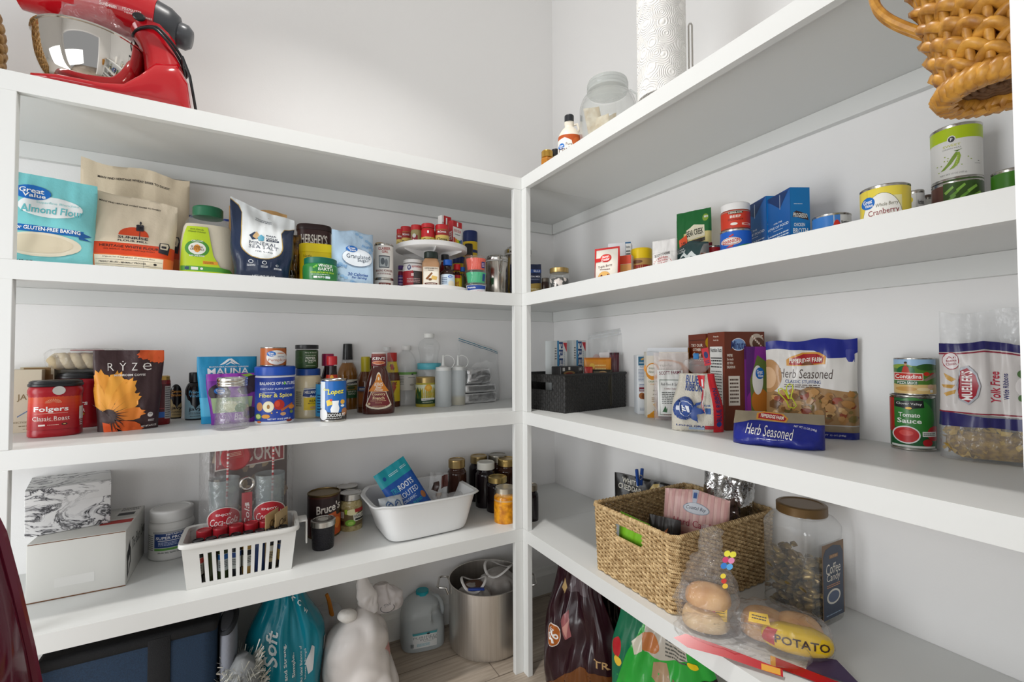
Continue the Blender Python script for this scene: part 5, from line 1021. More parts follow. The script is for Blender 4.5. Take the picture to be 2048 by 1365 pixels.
# ================================================================ middle shelf, right unit
# black woven basket: strips over and under
def woven_box(T, w, d, h, m, cell=.011, amp=.0022, taper=0., name='woven_body', hole=None, thick=.006):
    """open box of flat strips woven over and under; hole=(side,u0,u1,v0,v1)"""
    V, F = [], []
    per = [((-w/2, 0), (w/2, 0)), ((w/2, 0), (w/2, d)), ((w/2, d), (-w/2, d)), ((-w/2, d), (-w/2, 0))]
    for si, (a, b) in enumerate(per):
        L = math.hypot(b[0]-a[0], b[1]-a[1]); nx = max(2, int(L/cell))*3; nz = int(h/cell)*3
        nrm = ((b[1]-a[1])/L, -(b[0]-a[0])/L)
        for layer in (0, 1):
            o = len(V)
            for j in range(nz+1):
                for i in range(nx+1):
                    ci, cj = i//3, j//3
                    up = ((ci+cj) % 2 == 0)
                    lo = (i % 3 == 0) if up else (j % 3 == 0)
                    q = (-amp if (i % 3 == 0 and j % 3 == 0) else (amp if up else amp*.35)*(0.2 if (i % 3 == 0 or j % 3 == 0) else 1))
                    if layer: q = -thick-q*.6
                    t = i/nx; z = j/nz*h
                    V.append((a[0]+(b[0]-a[0])*t+nrm[0]*q, a[1]+(b[1]-a[1])*t+nrm[1]*q, z))
            for j in range(nz):
                for i in range(nx):
                    if hole and hole[0] == si and hole[1] <= (i+.5)/nx <= hole[2] and hole[3] <= (j+.5)/nz <= hole[4]: continue
                    k = o+j*(nx+1)+i; f = (k, k+1, k+nx+2, k+nx+1)
                    F.append(f if not layer else f[::-1])
    ob = mesh_obj(name, V, F, m, T, ang=60); return ob
P1 = onz(1130, 828, Z3); Pr = onz(1268, 812, Z3)
tb = math.atan2(Pr.y-P1.y, Pr.x-P1.x); wl = .40; wr_ = (Pr-P1).length
# corner nearest the camera at P1: one side runs to the right (towards the wall), the other to the left behind the post
el = hdir(1130, 752)[1]; hb = CAMZ+el*math.hypot(P1.x, P1.y)-Z3
ax = Vector((math.cos(tb), math.sin(tb), 0)); ay = Vector((-ax.y, ax.x, 0))
wB = min(wr_, .32); dB = .235
c = P1+ax*(wB/2)
BKT = thing('black_basket', 'black woven rectangular storage basket beside the corner post', 'basket', (c.x, c.y, Z3+.0003), tb)
MBK = noisy('#141414', '#2c2b2a', 300, .5, .3, dist=.001)
woven_box(BKT, wB, dB, hb, MBK, hole=(3, .25, .75, .58, .80))
mesh_obj('basket_floor', *boxm(-wB/2+.006, wB/2-.006, .006, dB-.006, .002, .006), MBK, BKT, False)
rim = [(-wB/2, 0), (wB/2, 0), (wB/2, dB), (-wB/2, dB)]
mesh_obj('rim', *tube([(x, y, hb) for x, y in rim for _ in (0,)] , .005, 8, closed=True), MBK, BKT)
def inb(u, v, dz=.007): return (c+ax*((u-.5)*wB)+ay*(v*dB)).to_tuple()[:2]
def Dline(px, dl):
    """distance along the pixel's ray to the line that runs dl inside the basket's front side"""
    d, _ = hdir(px, 720); o = (c+ay*dl).to_2d(); a2 = ax.to_2d()
    return (o.x*(-a2.y)+o.y*a2.x)/(d.x*(-a2.y)+d.y*a2.x)
# cracker boxes standing in the basket
CR = [Rr(.5, .5, 1, 1, '#dfe4e4'), Rr(.30, .5, .14, 1, '#3c8cc0'), Tx('PREMIUM', .52, .52, .92, .30, '#1f3f78', -90), Tx('original', .78, .66, .34, .10, '#4a7a9a', -90, 0, .3), Po([(.68, .97), (.98, .97), (.96, .82)], '#c82c38'), *Lines(.12, .8, .14, .2, 5, '#6a6a6a')]
for k, (xl, xr, yt, v, lb) in enumerate(((1103, 1140, 682, .60, 'white and blue cracker box on the left inside the black basket'), (1141, 1178, 681, .62, 'white and blue cracker box on the right inside the black basket'))):
    a = hdir(xl, 720)[0]; b = hdir(xr, 720)[0]
    D = Dline((xl+xr)/2, .150)
    s_ = (D*((a+b)/2).x)-PB if False else None
    m = (a+b).normalized(); P = m*D; w = D*2*math.tan(a.angle(b)/2)
    el = hdir((xl+xr)/2, yt)[1]; h = CAMZ+el*D-(Z3+.008)
    T = thing('cracker_box', lb, 'box', (P.x, P.y, Z3+.008), face_cam(P.x, P.y), 'cracker boxes in the black basket'); T.rotation_euler[2] = tb+R_(0)
    bb_ = mesh_obj('carton_body', *rbox(w*.97, .05, h, .001), mat('#dfe4e4', .45), T)
    art_plane(bb_, CR, (-w*.485, 0, 0), (w*.97, 0, 0), (0, 0, h), .45, 'front_print')
def in_basket(px, yt, D, z0):
    m = hdir(px, 700)[0]; P = m*D; return P, CAMZ+hdir(px, yt)[1]*D-z0
def packet(name, label, xl, xr, yt, D, z0, dep, col, els, cat='packet', rot=0, group=None, kind='pillow', seed=1, wr=.003, m=None, rough=.3, yb=None, tilt=0, top=None):
    a = hdir(xl, 700)[0]; b = hdir(xr, 700)[0]; mm = (a+b).normalized(); P = mm*D; w = D*2*math.tan(a.angle(b)/2)
    el = hdir((xl+xr)/2, yt)[1]; h = CAMZ+el*D-z0
    T = thing(name, label, cat, (P.x, P.y, z0+.0005), face_cam(P.x, P.y)+R_(rot), group)
    if tilt: T.rotation_euler[1] = R_(tilt)
    p = Pouch(w, h, dep, kind, seed=seed, wr=wr, nx=20, nz=20, top=top); p.build(T, m or mat(col, rough, 0, .2, 90), els, rough)
    return T
Db = Vector(inb(.5, .35)).length
zi = Z3+.008
packet('tea_box_bag', 'clear zip bag holding orange snack boxes, rising out of the black basket', 1177, 1250, 662, Dline(1213, .085), zi, .035, '#ffffff', [Po([(.28, .55), (.62, .55), (.64, .70), (.30, .70)], film('#f4eeee', .8, .3, 1.2, 0)), El(.22, .62, .2, .12, film('#c8a09a', .6, .3, 1.2, 0)), Rr(.5, .96, 1, .012, '#cfd2d4'), Rr(.5, .92, 1, .012, '#cfd2d4')], cat='bag', m=film('#eef0f0', .22, .2, 1.4, .8, 40), seed=41, wr=.008, top=lambda u: .012*u)
o = [q for q in COL.objects if q.name == 'tea_box_bag'][0]; o.name = 'zip_bag'
packet('snack_box', 'orange snack packet standing in the black basket', 1168, 1222, 716, Dline(1195, .055), zi, .02, '#d98a1e', [El(.3, .82, .2, .12, '#e8b83c'), *Lines(.6, .8, .4, .14, 2, '#f0c870'), Rr(.5, .98, 1, .03, '#b86a14')], seed=42, wr=.002)
packet('snack_bar', 'maroon wrapped snack bar upright in the black basket', 1219, 1238, 706, Dline(1228, .04), zi, .015, '#5a2430', [Rr(.5, .98, 1, .04, '#3a1820'), Rr(.5, .5, .06, 1, '#7a3a44')], seed=43, wr=.002)
packet('produce_bag', 'clear bag of orange dried fruit at the right end of the black basket', 1228, 1259, 692, Dline(1243, .12), zi, .03, '#b87a2c', [El(.5, .85, .7, .16, '#4a5a4a'), El(.5, .72, .8, .14, '#5a3a34'), Rr(.5, .35, .9, .5, '#cf8a2a')], seed=44, wr=.006, cat='bag')
packet('snack_packet', 'small red topped packet in the black basket', 1168, 1185, 734, Dline(1176, .030), zi, .015, '#a82a20', [Rr(.5, .4, 1, .7, '#7a5a3a')], seed=45)
packet('snack_packet', 'small olive packet with tan print in the front of the black basket', 1185, 1224, 740, Dline(1205, .022), zi, .02, '#2f2c22', [El(.5, .9, .5, .12, '#c8a878'), El(.5, .9, .36, .07, '#8a5a3a'), Rr(.2, .85, .3, .2, '#7a7460')], seed=46)
# flat black box lying on top near the front
el = hdir(1143, 733)[1]; Dq = Dline(1150, .030)
mq = hdir(1145, 733)[0]; Pq = mq*Dq; hq = CAMZ+el*Dq-zi
T = thing('snack_carton', 'black carton with small white marks, lying in the front of the black basket', 'box', (Pq.x, Pq.y, zi), tb)
wq = Dq*2*math.tan(hdir(1112, 740)[0].angle(hdir(1176, 740)[0])/2)
b = mesh_obj('carton_body', *rbox(wq, .05, hq, .003), mat('#1b1a1b', .3), T)
art_plane(b, [Rr(.12, .93, .10, .08, '#b8b8b4'), Rr(.36, .95, .08, .07, '#d8d4cc'), El(.36, .84, .5, .10, '#8a6a3c'), El(.36, .83, .3, .06, '#7a2a20'), Tx('UKO', .86, .93, .16, .07, '#c8c8c4'), Rr(.76, .9, .008, .2, '#4a4a4a')], (-wq/2, 0, 0), (wq, 0, 0), (0, 0, hq), .35, 'front_print')
# white box with blue top patch
carton('cereal_box', 'narrow white box with a blue patch and a cookie picture, right of the black basket', 1275, 1296, 711, Z3, .055, '#e2e6ea', [
    Rr(.5, .90, .80, .15, '#2c6a8c'), Po([(.3, .93), (.6, .96), (.7, .93), (.4, .91)], '#c8a060'), *Lines(.5, .87, .6, .03, 2, '#e8f0f4'), Tx('CRACKERS', .5, .80, .6, .02, '#4a5a7a'), *Lines(.5, .66, .8, .22, 9, '#7a88a4'), *Lines(.5, .49, .7, .05, 2, '#3a4a7a'), Rr(.5, .42, .7, .07, '#7a1f30'), Rr(.5, .41, .6, .02, '#c0c8d0'), El(.42, .31, .6, .11, '#a86a3a'), El(.62, .30, .5, .10, '#7a4424'), El(.9, .31, .1, .05, '#4a2a1a'), *Lines(.5, .08, .6, .06, 3, '#a0a8b8')],
    yb=829, unit='R', th=-32)
SN = [Rr(.5, .5, 1, 1, '#e9e2d4'), Rr(.5, .97, 1, .06, '#d5d8dc'), El(.45, .70, 1.1, .26, '#e0932a'), El(.42, .72, .86, .18, '#f2ece0'), Tx('Simply', .38, .745, .5, .045, '#3a5a34', 0, 0, .2), Tx('Nature', .38, .695, .5, .04, '#3a5a34', 0, 0, .2), Tx('CAULIFLOWER', .55, .545, .86, .025, '#4a7a44'), Tx('CHEESE', .55, .505, .6, .02, '#c88a2a'), Tx('Gluten', .6, .41, .3, .018, '#6a5a40'), Tx('FREE', .6, .35, .3, .016, '#6a5a40'), *Lines(.6, .27, .5, .08, 3, '#a07a4a'),
      Po([(.45, .2), (.72, .24), (.95, .18), (.7, .12)], '#e8b03c'), Po([(.2, .06), (.6, .12), (.9, .06), (.6, 0)], '#e8a42c'), Po([(0, .0), (1, .0), (1, .05), (.4, .07), (0, .04)], '#dd9420')]
carton('cracker_carton', 'white and orange carton with an oval logo, standing behind the clear spice bag', 1295, 1376, 696, Z3, .05, '#e5b04a', SN, s=.30, unit='R', th=-58)
carton('cracker_carton', 'white and orange carton with yellow chips printed low, in front of its twin', 1294, 1320, 704, Z3, .05, '#e2ddd0', SN, yb=836, unit='R', th=-35)
# spice bag: clear with a paper label
T, p = pouch('rice_bag', 'clear bag of dark grain with a bordered white paper label', 'bag', 1309, 1380, 706, Z3, .035, '#ffffff', [
    Rr(.46, .40, .72, .68, '#e6e6e2'), Tx('SCOTT FARMS', .46, .70, .62, .05, '#7a3a4a', 3), Rr(.46, .34, .62, .52, '#9aa39a'), Rr(.46, .34, .585, .49, '#e9eae6'), Tx('Rub Rice & Spice', .46, .525, .54, .05, '#4a4a4a', 0, 0, .2), Tx('A Southern Tradition', .46, .465, .36, .025, '#8a4a4a', 0, 0, .2), *Lines(.46, .33, .5, .18, 7, '#6a6e6a'), Po([(.22, .13), (.30, .22), (.34, .16), (.37, .20), (.34, .12)], '#3a6a44'), *Lines(.60, .16, .2, .08, 3, '#7a7e7a'), Rr(.62, .09, .22, .05, '#8a8e8a'), *Lines(.4, .085, .3, .02, 1, '#8a4a4a')],
    yb=842, unit='R', th=-40, m=film('#efe6e6', .30, .2, 1.4, .8, 40), seed=47, wr=.004)
crinkle('grain', [(.8, .002), (1, .02), (1, .06), (.9, .095), (.5, .10)], p.w*.42, .007, T, noisy('#2a1518', '#7a4a48', 380, .6, .5, .45, .58, dist=.002), .002, 5, n=3)
# brown rice boxes
rb = '#6e2c18'
def carton2(name, label, xl, xc, xr, yb, yt, th, col, left, right, z0=Z3, s=None):
    """box seen corner on: left face xl..xc, right face xc..xr"""
    P = onz(xc, yb, z0) if s is None else at_setback(xc, yt, s, 'R'); t = R_(th); a2 = Vector((math.cos(t), math.sin(t))); b2 = Vector((-math.sin(t), math.cos(t)))
    def k(px, v):
        d, _ = hdir(px, (yt+(yb or yt))/2); det = v.x*(-d.y)+d.x*v.y; return abs((-P.x*(-d.y)-d.x*P.y)/det)
    w, dp = k(xl, a2), k(xr, b2); h = CAMZ+hdir(xc, yt)[1]*math.hypot(P.x, P.y)-z0
    q = P.to_2d()-a2*(w/2); T = thing(name, label, 'box', (q.x, q.y, z0+.0003), t)
    b = mesh_obj('carton_body', *rbox(w, dp, h, .0015), mat(col, .42), T)
    if left: art_plane(b, left, (-w/2, 0, 0), (w, 0, 0), (0, 0, h), .42, 'front_print')
    if right: art_plane(b, right, (w/2, 0, 0), (0, dp, 0), (0, 0, h), .42, 'side_print')
    print(label[:30], 'w %.3f d %.3f h %.3f x %.3f y %.3f' % (w, dp, h, P.x, P.y)); return T
carton2('rice_box', 'brown box reading TRY OUR OTHER GREAT PRODUCTS, behind the tied bag of rice', 1378, 1414, 1424, 846, 668, -112, rb, [Rr(.5, .5, 1, 1, '#763019'), Rr(.5, .93, .9, .006, '#2a140c'), Tx('TRY OUR', .5, .87, .66, .035, '#f0e6d8'), Tx('OTHER', .5, .82, .46, .035, '#f0e6d8'), Tx('Great', .5, .765, .5, .045, '#f0e6d8', 0, 1, .3), Tx('PRODUCTS', .5, .71, .80, .033, '#f0e6d8'), Rr(.5, .64, .9, .006, '#2a140c'), *Lines(.5, .3, .7, .04, 1, '#e8d8c0'), Rr(.5, .25, .7, .05, '#c8b08a')], [Rr(.5, .5, 1, 1, '#7a331b'), El(.5, .9, 1.2, .12, '#e8b82c')])
carton2('rice_box', 'large brown box of instant rice with a white oval name and nutrition panel', 1417, 1452, 1530, 862, 664, -112, '#6b2d19', [Rr(.5, .5, 1, 1, '#7a331b'), Tx('Press In', .5, .955, .3, .016, '#f0e6d8'), Tx('Pull Up', .5, .915, .3, .016, '#f0e6d8'), *Facts(.5, .55, .74, .60)], [
    Rr(.5, .5, 1, 1, '#67301d'), El(.34, .87, .36, .13, '#e8e8ec'), El(.34, .87, .34, .115, '#7a9ac8'), Tx('Minute', .34, .865, .38, .085, '#23346a', 0, 1, .15), El(.80, .90, .36, .16, '#c0b0a0'), El(.84, .88, .3, .12, '#5a3a2a'), *[El(.68+.28*((i*.618) % 1), .84+.13*((i*.377) % 1), .035, .016, '#e8dccb' if i % 3 else '#9a3a2a', 7) for i in range(30)],
    Tx("WE'RE", .12, .76, .14, .03, '#f0e6d8'), Tx('So much', .13, .72, .16, .025, '#f0e6d8'), Tx('SO YOU', .13, .68, .15, .025, '#f0e6d8'), Tx('DELICIOUS', .15, .64, .2, .025, '#f0e6d8'), Rr(.22, .40, .28, .3, '#d8d0c4'), *Lines(.22, .4, .22, .26, 7, '#5a4a40')])
# rice bag, tied with a blue clip
x, y, w, h, t = fit_flat(1343, 1446, 862, 748, Z3, -50, None)
T = thing('rice_bag', 'tied clear bag of white rice with a blue ribbon emblem', 'bag', (x, y, Z3+.0006), R_(-48))
sd = lambda v: 1.02-.02*v if v < .55 else (1.0-.62*smooth01((v-.55)/.25) if v < .80 else .38+.55*smooth01((v-.80)/.2))
p = Pouch(w, h*1.0, .05, 'stand', side=lambda v: 1-.32*smooth01((v-.35)/.65), seed=51, wr=.008, fill=1.5)
h2 = h
p.build(T, mat('#d8d2c4', .5, 0, .6, 500), [
    Rr(.90, .5, .2, 1.0, '#cf2430'), Tx('BLUE RIBBON', .905, .47, .56, .10, '#23346c', 90), El(.905, .14, .1, .09, '#23408c'), Tx('LONG GRAIN', .42, .10, .66, .03, '#2a3c7c', -2), Rr(.72, .085, .16, .06, '#b83a44'), Rr(.48, .06, .3, .04, '#a8bcd8'),
    *[Po([(.25+.02*math.cos(R_(a)), .40), (.25+.19*math.cos(R_(a-7)), .40+.20*math.sin(R_(a-7))), (.25+.19*math.cos(R_(a+7)), .40+.20*math.sin(R_(a+7)))], '#254488') for a in range(0, 360, 15)], Po([(.34, .42), (.58, .52), (.50, .42), (.62, .34), (.48, .30), (.52, .18), (.30, .30)], '#254488'),
    El(.25, .40, .30, .32, '#254488'), El(.25, .40, .24, .25, '#d8dcea'), El(.25, .40, .22, .23, '#2c4c94'), Tx('#1', .25, .40, .12, .11, '#eef0f6'), Tx('BLUE', .38, .90, .34, .14, '#254488', -4), Tx('RIBBON', .42, .76, .40, .13, '#254488', -4), Po([(.52, .97), (.72, .97), (.68, .74), (.56, .80)], '#cf2430'), Tx('1', .64, .84, .05, .12, '#f0f0f4'), Rr(.60, .52, .018, .38, '#b83a44'), Rr(.615, .52, .008, .38, '#e8e8f0'), Rr(.70, .36, .10, .10, '#2c5a9c'), Tx('ROJE', .69, .45, .12, .04, '#4a6aa0')], .4, name='filled_bag')
x, y, r, hh = fit_round(1370, 1430, None, 713, Z3, (T.location.x-PB)+.02, 'R')
zk = h
V, F = loft(cr([(.35, 0), (.12, .10), (.16, .16), (.55, .34), (.9, .62), (1.0, .80), (.72, .86), (.30, .90), (.26, 1.0)]), .038, .014, 2, 36)
top_h = (Z3+hh)-(Z3+h)
V = [(vx*(1+.18*noise.noise(Vector((vx*60, vy*60, vz*4)))), vy*(1.2+.5*noise.noise(Vector((vx*80, 3, vz*5)))), h-.012+vz*(top_h+.012)) for vx, vy, vz in V]
o = mesh_obj('twisted_top', V, F, PLY, T, ang=60); o.location = (.004, .006, 0)
mesh_obj('blue_clip', *rbox(.014, .008, .016, .002, h+top_h-.008, 0), mat('#2a78b8', .4), T)
a3 = art_plane(T, [Rr(.5, .5, 1, 1, '#cc2a36'), El(.5, .6, .6, .4, '#23346c'), *Lines(.5, .2, .6, .2, 2, '#23346c')], (.020, -.010, h+.02), (.016, 0, .004), (-.008, 0, .045), .4, 'red_flap')
# purple box
carton2('potato_box', 'purple box with a nutrition panel, at the left edge of the stuffing bags', 1467, 1495, 1537, 862, 694, -112, '#5a2470', [Rr(.5, .5, 1, 1, '#6c2a7c'), Rr(.5, .93, 1, .16, '#4a1a58'), El(.45, .855, .66, .11, '#e8e4ea'), El(.3, .89, .28, .05, '#2a6ac0'), Tx('Instant', .5, .855, .4, .025, '#7a3a8a'), *Facts(.45, .52, .76, .56), *Lines(.5, .17, .8, .10, 4, '#c8a0d0'), Rr(.45, .07, .7, .10, '#2a62b0'), *Lines(.45, .07, .5, .07, 3, '#a8c8f0')],
    [Rr(.5, .5, 1, 1, '#8a2f92'), Po([(0, 1), (.4, 1), (.25, .5), (0, .4)], '#5a2470'), Po([(.2, .1), (.15, .6), (.5, .9), (1, .8), (1, .1)], '#6a7a3a'), El(.6, .35, .8, .3, '#c87a2c'), El(.5, .6, .5, .35, '#f0ece8'), *GV(.6, .68, .4, .14)])
# big stuffing bags
def stuff_els(full=True):
    E = [Rr(.5, .60, 1, .82, '#ddd9d4'), Po([(0, .48), (.25, .42), (.5, .52), (1, .46), (1, .14), (0, .14)], '#a07c50'), Po([(0, 1), (1, 1), (1, .86), (.90, .82), (.70, .80), (.55, .88), (.4, .91), (0, .91)], '#1f2a8a'),
         Po([(.24, .80), (.30, .84), (.42, .88), (.60, .86), (.68, .82), (.67, .74), (.24, .735)], '#d8983c'), Po([(.27, .79), (.32, .825), (.43, .862), (.58, .845), (.655, .81), (.64, .752), (.27, .748)], '#a8222a'), Tx('PEPPERIDGE FARM', .455, .79, .36, .05, '#f4ece0', -1), Po([(.40, .745), (.44, .775), (.50, .775), (.54, .74)], '#7a4a2a'),
         Tx('Herb Seasoned', .45, .65, .60, .10, '#4a3a34', -1, 0, .15), Tx('CLASSIC STUFFING', .42, .565, .40, .035, '#28447c', -1), *Lines(.41, .52, .40, .04, 2, '#5a4a40'),
         El(.03, .62, .30, .36, '#b88a5a'), El(.02, .6, .2, .24, '#d8b088')]
    rnd = random.Random(5)
    for i in range(95):
        a, b = rnd.uniform(.10, .97), rnd.uniform(.17, .46); s_ = rnd.uniform(.03, .075)
        E.append(Po([(a+s_*math.cos(k)*rnd.uniform(.6, 1.1), b+s_*.75*math.sin(k)*rnd.uniform(.6, 1.1)) for k in (0, .9, 1.9, 2.8, 3.9, 5)], rnd.choice(['#8a6034', '#b98a52', '#d2aa70', '#6f4a26', '#a87840', '#c49660', '#7a6a3a', '#94452c'])))
    E += [Rr(.5, .095, 1, .07, '#9a8a72'), Rr(.5, .03, 1, .08, '#1f2a8a'), Tx('NET WT 12 OZ (340g)', .72, .035, .3, .022, '#e0e0ec')]
    return E
x, y, w, h, t = fit_flat(1524, 1706, 874, 681, Z3, -64, None)
T = thing('stuffing_bag', 'large white and blue bag of herb stuffing with a bread cube picture, standing upright', 'bag', (x+.022, y, Z3+.0006), t)
p = Pouch(w, h, .055, 'stand', seed=61, wr=.009, fill=1.3, top=lambda u: .004*u+.003*math.sin(6*u), side=lambda v: 1+.01*math.sin(8*v)); p.build(T, mat('#d8d4d0', .3, 0, .3, 70), stuff_els(), .25)
x2, y2, w2, h2, t2 = fit_flat(1560, 1722, None, 712, Z3, -72, .405, 'R')
T = thing('stuffing_bag', 'second stuffing bag, only its right edge showing behind the upright one', 'bag', (x2-.02, y2, Z3+.0006), R_(-80))
p = Pouch(w2*.98, h*.90, .035, 'stand', seed=62, wr=.006, fill=1.3); p.build(T, mat('#8a7048', .3, 0, .3, 70), [Rr(.5, .93, 1, .14, '#1f2a8a'), Rr(.5, .62, 1, .48, '#d8d4d0'), *stuff_els()[12:100], Rr(.5, .05, 1, .1, '#1f2a8a')], .25)
# lower folded bag in front
x, y, w, h, t = fit_flat(1466, 1650, 893, 838, Z3, -63, None)
T = thing('stuffing_bag', 'folded blue and tan stuffing bag lying low in front of the upright one', 'bag', (x, y+.0, Z3+.0008), t)
p = Pouch(w, h*1.12, .055, 'stand', seed=63, wr=.009, fill=1.0, nx=34, nz=18, lean=.045)
p.build(T, mat('#1d2786', .3, 0, .3, 60), [Po([(0, .60), (.2, .74), (1, .72), (1, 1), (0, 1)], '#948872'), Po([(.26, .94), (.34, 1), (.56, .97), (.62, .84), (.60, .74), (.26, .77)], '#d8983c'), Po([(.28, .92), (.35, .965), (.54, .945), (.60, .83), (.58, .765), (.28, .79)], '#a8222a'), Tx('PEPPERIDGE FARM', .44, .86, .26, .10, '#f4ece0', -3), Tx('Herb Seasoned', .42, .46, .52, .30, '#f0ece8', -4, 0, .15), *Lines(.44, .24, .3, .04, 1, '#c8c8e0'), Tx('NET WT 12 OZ (340g)', .80, .60, .24, .07, '#d0d0e0', -8)], .25)
# yellow wire bag clip
Pk = onz(1575, 862, Z3)
T0 = [q for q in COL.objects if q.name.startswith('stuffing_bag') and 'upright' in q['label'] and 'large' in q['label']][0]
dirk = hdir(1575, 793)[0]
def pt(px, py, D): d, e = hdir(px, py); return Vector((d.x*D, d.y*D, CAMZ+e*D))
Dk = T0.location.to_2d().length-.055
base = pt(1572, 800, Dk)
def loopw(pts): return tube([pt(a, b, Dk)-base for a, b in pts], .0013, 8, closed=True)
mt = mat('#c9d42a', .3, 0, 0)
lo = [(1577, 798), (1571, 785), (1563, 777), (1557, 779), (1557, 786), (1566, 795), (1573, 803), (1578, 815), (1588, 817), (1593, 812), (1588, 803), (1583, 795)]
hi_ = [(1578, 797), (1573, 782), (1573, 773), (1579, 768), (1585, 771), (1586, 780), (1583, 790), (1582, 798)]
T = thing('bag_clip', 'neon yellow wire clip on the front of the stuffing bag', 'clip', base)
mesh_obj('wire_loop', *loopw([tuple(q) for q in lo]), mt, T); mesh_obj('wire_loop', *loopw(hi_), mt, T)
# tomato cans
T1, r1, h1 = can('tomato_sauce_can', 'green can of tomato sauce with a bowl of sauce, under the pizza sauce can', 1780, 1873, 903, 787, Z3, [
    Rr(.5, .5, 1, 1, '#1c5a30'), El(.5, .62, .9, .8, '#2f7a30'), Rr(.04, .65, .14, .7, '#a82a24'), El(.95, .3, .3, .3, '#b8262c'), Po([(.13, .94), (.73, .97), (.75, .82), (.55, .80), (.43, .76), (.3, .80), (.13, .82)], '#15181a'), Tx('Clover Valley', .43, .885, .54, .06, '#e8e8e4', -1, 0), El(.42, .80, .14, .05, '#e8b83c'), Tx('Tomato', .43, .665, .46, .09, '#eef0ea', 0, 1), Tx('Sauce', .43, .545, .52, .10, '#eef0ea', 0, 1),
    El(.36, .26, .60, .36, '#e2e2de'), El(.36, .26, .54, .31, '#c02a2c'), El(.36, .30, .30, .12, '#d84a44'), Rr(.84, .29, .28, .10, '#e8e8e4'), *Lines(.84, .29, .24, .06, 2, '#2a4a2a'), El(.8, .12, .2, .14, '#b8262c'), Rr(.5, .03, .9, .04, '#dcdcd8')], '#1c5a30', unit='R')
x, y = T1.location.x, T1.location.y
x2, y2, r2, h2 = fit_round(1787, 1872, None, 716, Z3, x-PB, 'R')
can('pizza_sauce_can', 'can of pizza sauce with a red banner and a garden picture, on the green can', 0, 0, 0, 0, Z3+h1+.001, [
    Rr(.5, .5, 1, 1, '#4c7a2c'), Rr(.5, .92, 1, .2, '#9cc0e0'), El(.2, .80, .5, .14, '#8aa83c'), El(.8, .78, .5, .2, '#2e5a24'), El(.30, .66, .42, .34, '#1f6a3c'), Po([(.20, .60), (.24, .78), (.30, .84), (.36, .78), (.40, .60)], '#b83a2a'), El(.30, .88, .07, .08, '#c89878'), El(.30, .92, .07, .06, '#3a2418'), El(.78, .58, .14, .12, '#c8321e'), El(.92, .55, .14, .14, '#b82c20'), Po([(.70, .40), (.98, .62), (1, .5), (.76, .36)], '#8a7a6a'),
    Rr(.5, .12, 1, .28, '#d8b878'), El(.3, .12, .5, .14, '#c89850'), El(.7, .12, .3, .10, '#e8d0a0'), El(.86, .2, .14, .14, '#d8b090'), Po([(.02, .62), (.70, .60), (.70, .38), (.02, .38)], '#e8d8c8'), Po([(.04, .60), (.68, .58), (.68, .40), (.04, .40)], '#c3281e'), Tx('Contadina', .36, .50, .60, .13, '#f4f0e8', 0), Rr(.33, .31, .50, .12, '#26603c'), Tx('PIZZA SAUCE', .33, .31, .46, .08, '#f0f0e8'), Rr(.88, .07, .06, .08, '#e8e8e4')], '#4c7a2c', fit=(x2, y2, r2, Z3+h2-Z3-h1-.001))
# noodle bag
x, y, w, h, t = fit_flat(1872, 2085, 925, 622, Z3, -72, None)
T = thing('noodle_bag', 'clear bag of wide egg free noodles with a red diamond logo and navy bands', 'bag', (x+.012, y, Z3+.0008), t)
p = Pouch(w, h, .075, 'stand', seed=71, wr=.010, fill=.95, nx=36, nz=40, top=lambda u: .006*math.sin(3*u)-.004*u, side=lambda v: 1-.05*smooth01((v-.15)/.3)+.0*v)
BG = film('#eceef0', .16, .16, 1.42, .9, 26)
p.build(T, BG, [Po([(0, .22), (.5, .235), (1, .215), (1, .30), (.5, .295), (0, .32)], '#231f5e'), Po([(0, .32), (1, .30), (1, .70), (.45, .74), (0, .73)], '#d2ccc9'), Rr(.5, .318, 1, .009, '#8a1f34'), Po([(0, .72), (.45, .745), (1, .69), (1, .735), (.45, .80), (0, .78)], '#231f5e'), Po([(0, .705), (.45, .725), (1, .675), (1, .685), (.45, .735), (0, .715)], '#8a1f34'),
    El(.12, .665, .17, .12, '#a8243a'), El(.12, .665, .155, .108, '#e8e0e0'), *[Tx(s_, .12, .69-.022*i, .10, .018, '#a8243a', 90 if False else 12, 0) for i, s_ in enumerate(('An', 'American', 'Classic'))],
    Po([(.04, .58), (.16, .54), (.12, .52), (.06, .54)], '#c89a4a'), Po([(.02, .50), (.15, .50), (.12, .475), (.03, .48)], '#c0903c'), Po([(.03, .44), (.16, .47), (.14, .44), (.06, .42)], '#c89a4a'),
    Po([(.20, .40), (.30, .37), (.38, .42), (.42, .50), (.38, .58), (.30, .635), (.22, .62), (.16, .50)], '#aeb0b8'), Po([(.21, .41), (.30, .385), (.365, .43), (.40, .50), (.365, .57), (.29, .62), (.225, .60), (.175, .50)], '#a01e30'), Tx("MUELLER'S", .285, .50, .20, .105, '#f2ecea', 90), Tx('Yolk Free', .55, .495, .20, .10, '#b02a40', 90, 1, .15), Tx('Wide Ribbons', .66, .50, .165, .05, '#2c2c66', 90),
    El(.84, .50, .20, .13, '#e8e2e0'), El(.84, .58, .16, .06, '#5a7a4a'), El(.84, .43, .16, .06, '#5a7a4a'), El(.84, .5, .06, .04, '#6a3a34')], .3)
rnd_ = random.Random(9); ns = []
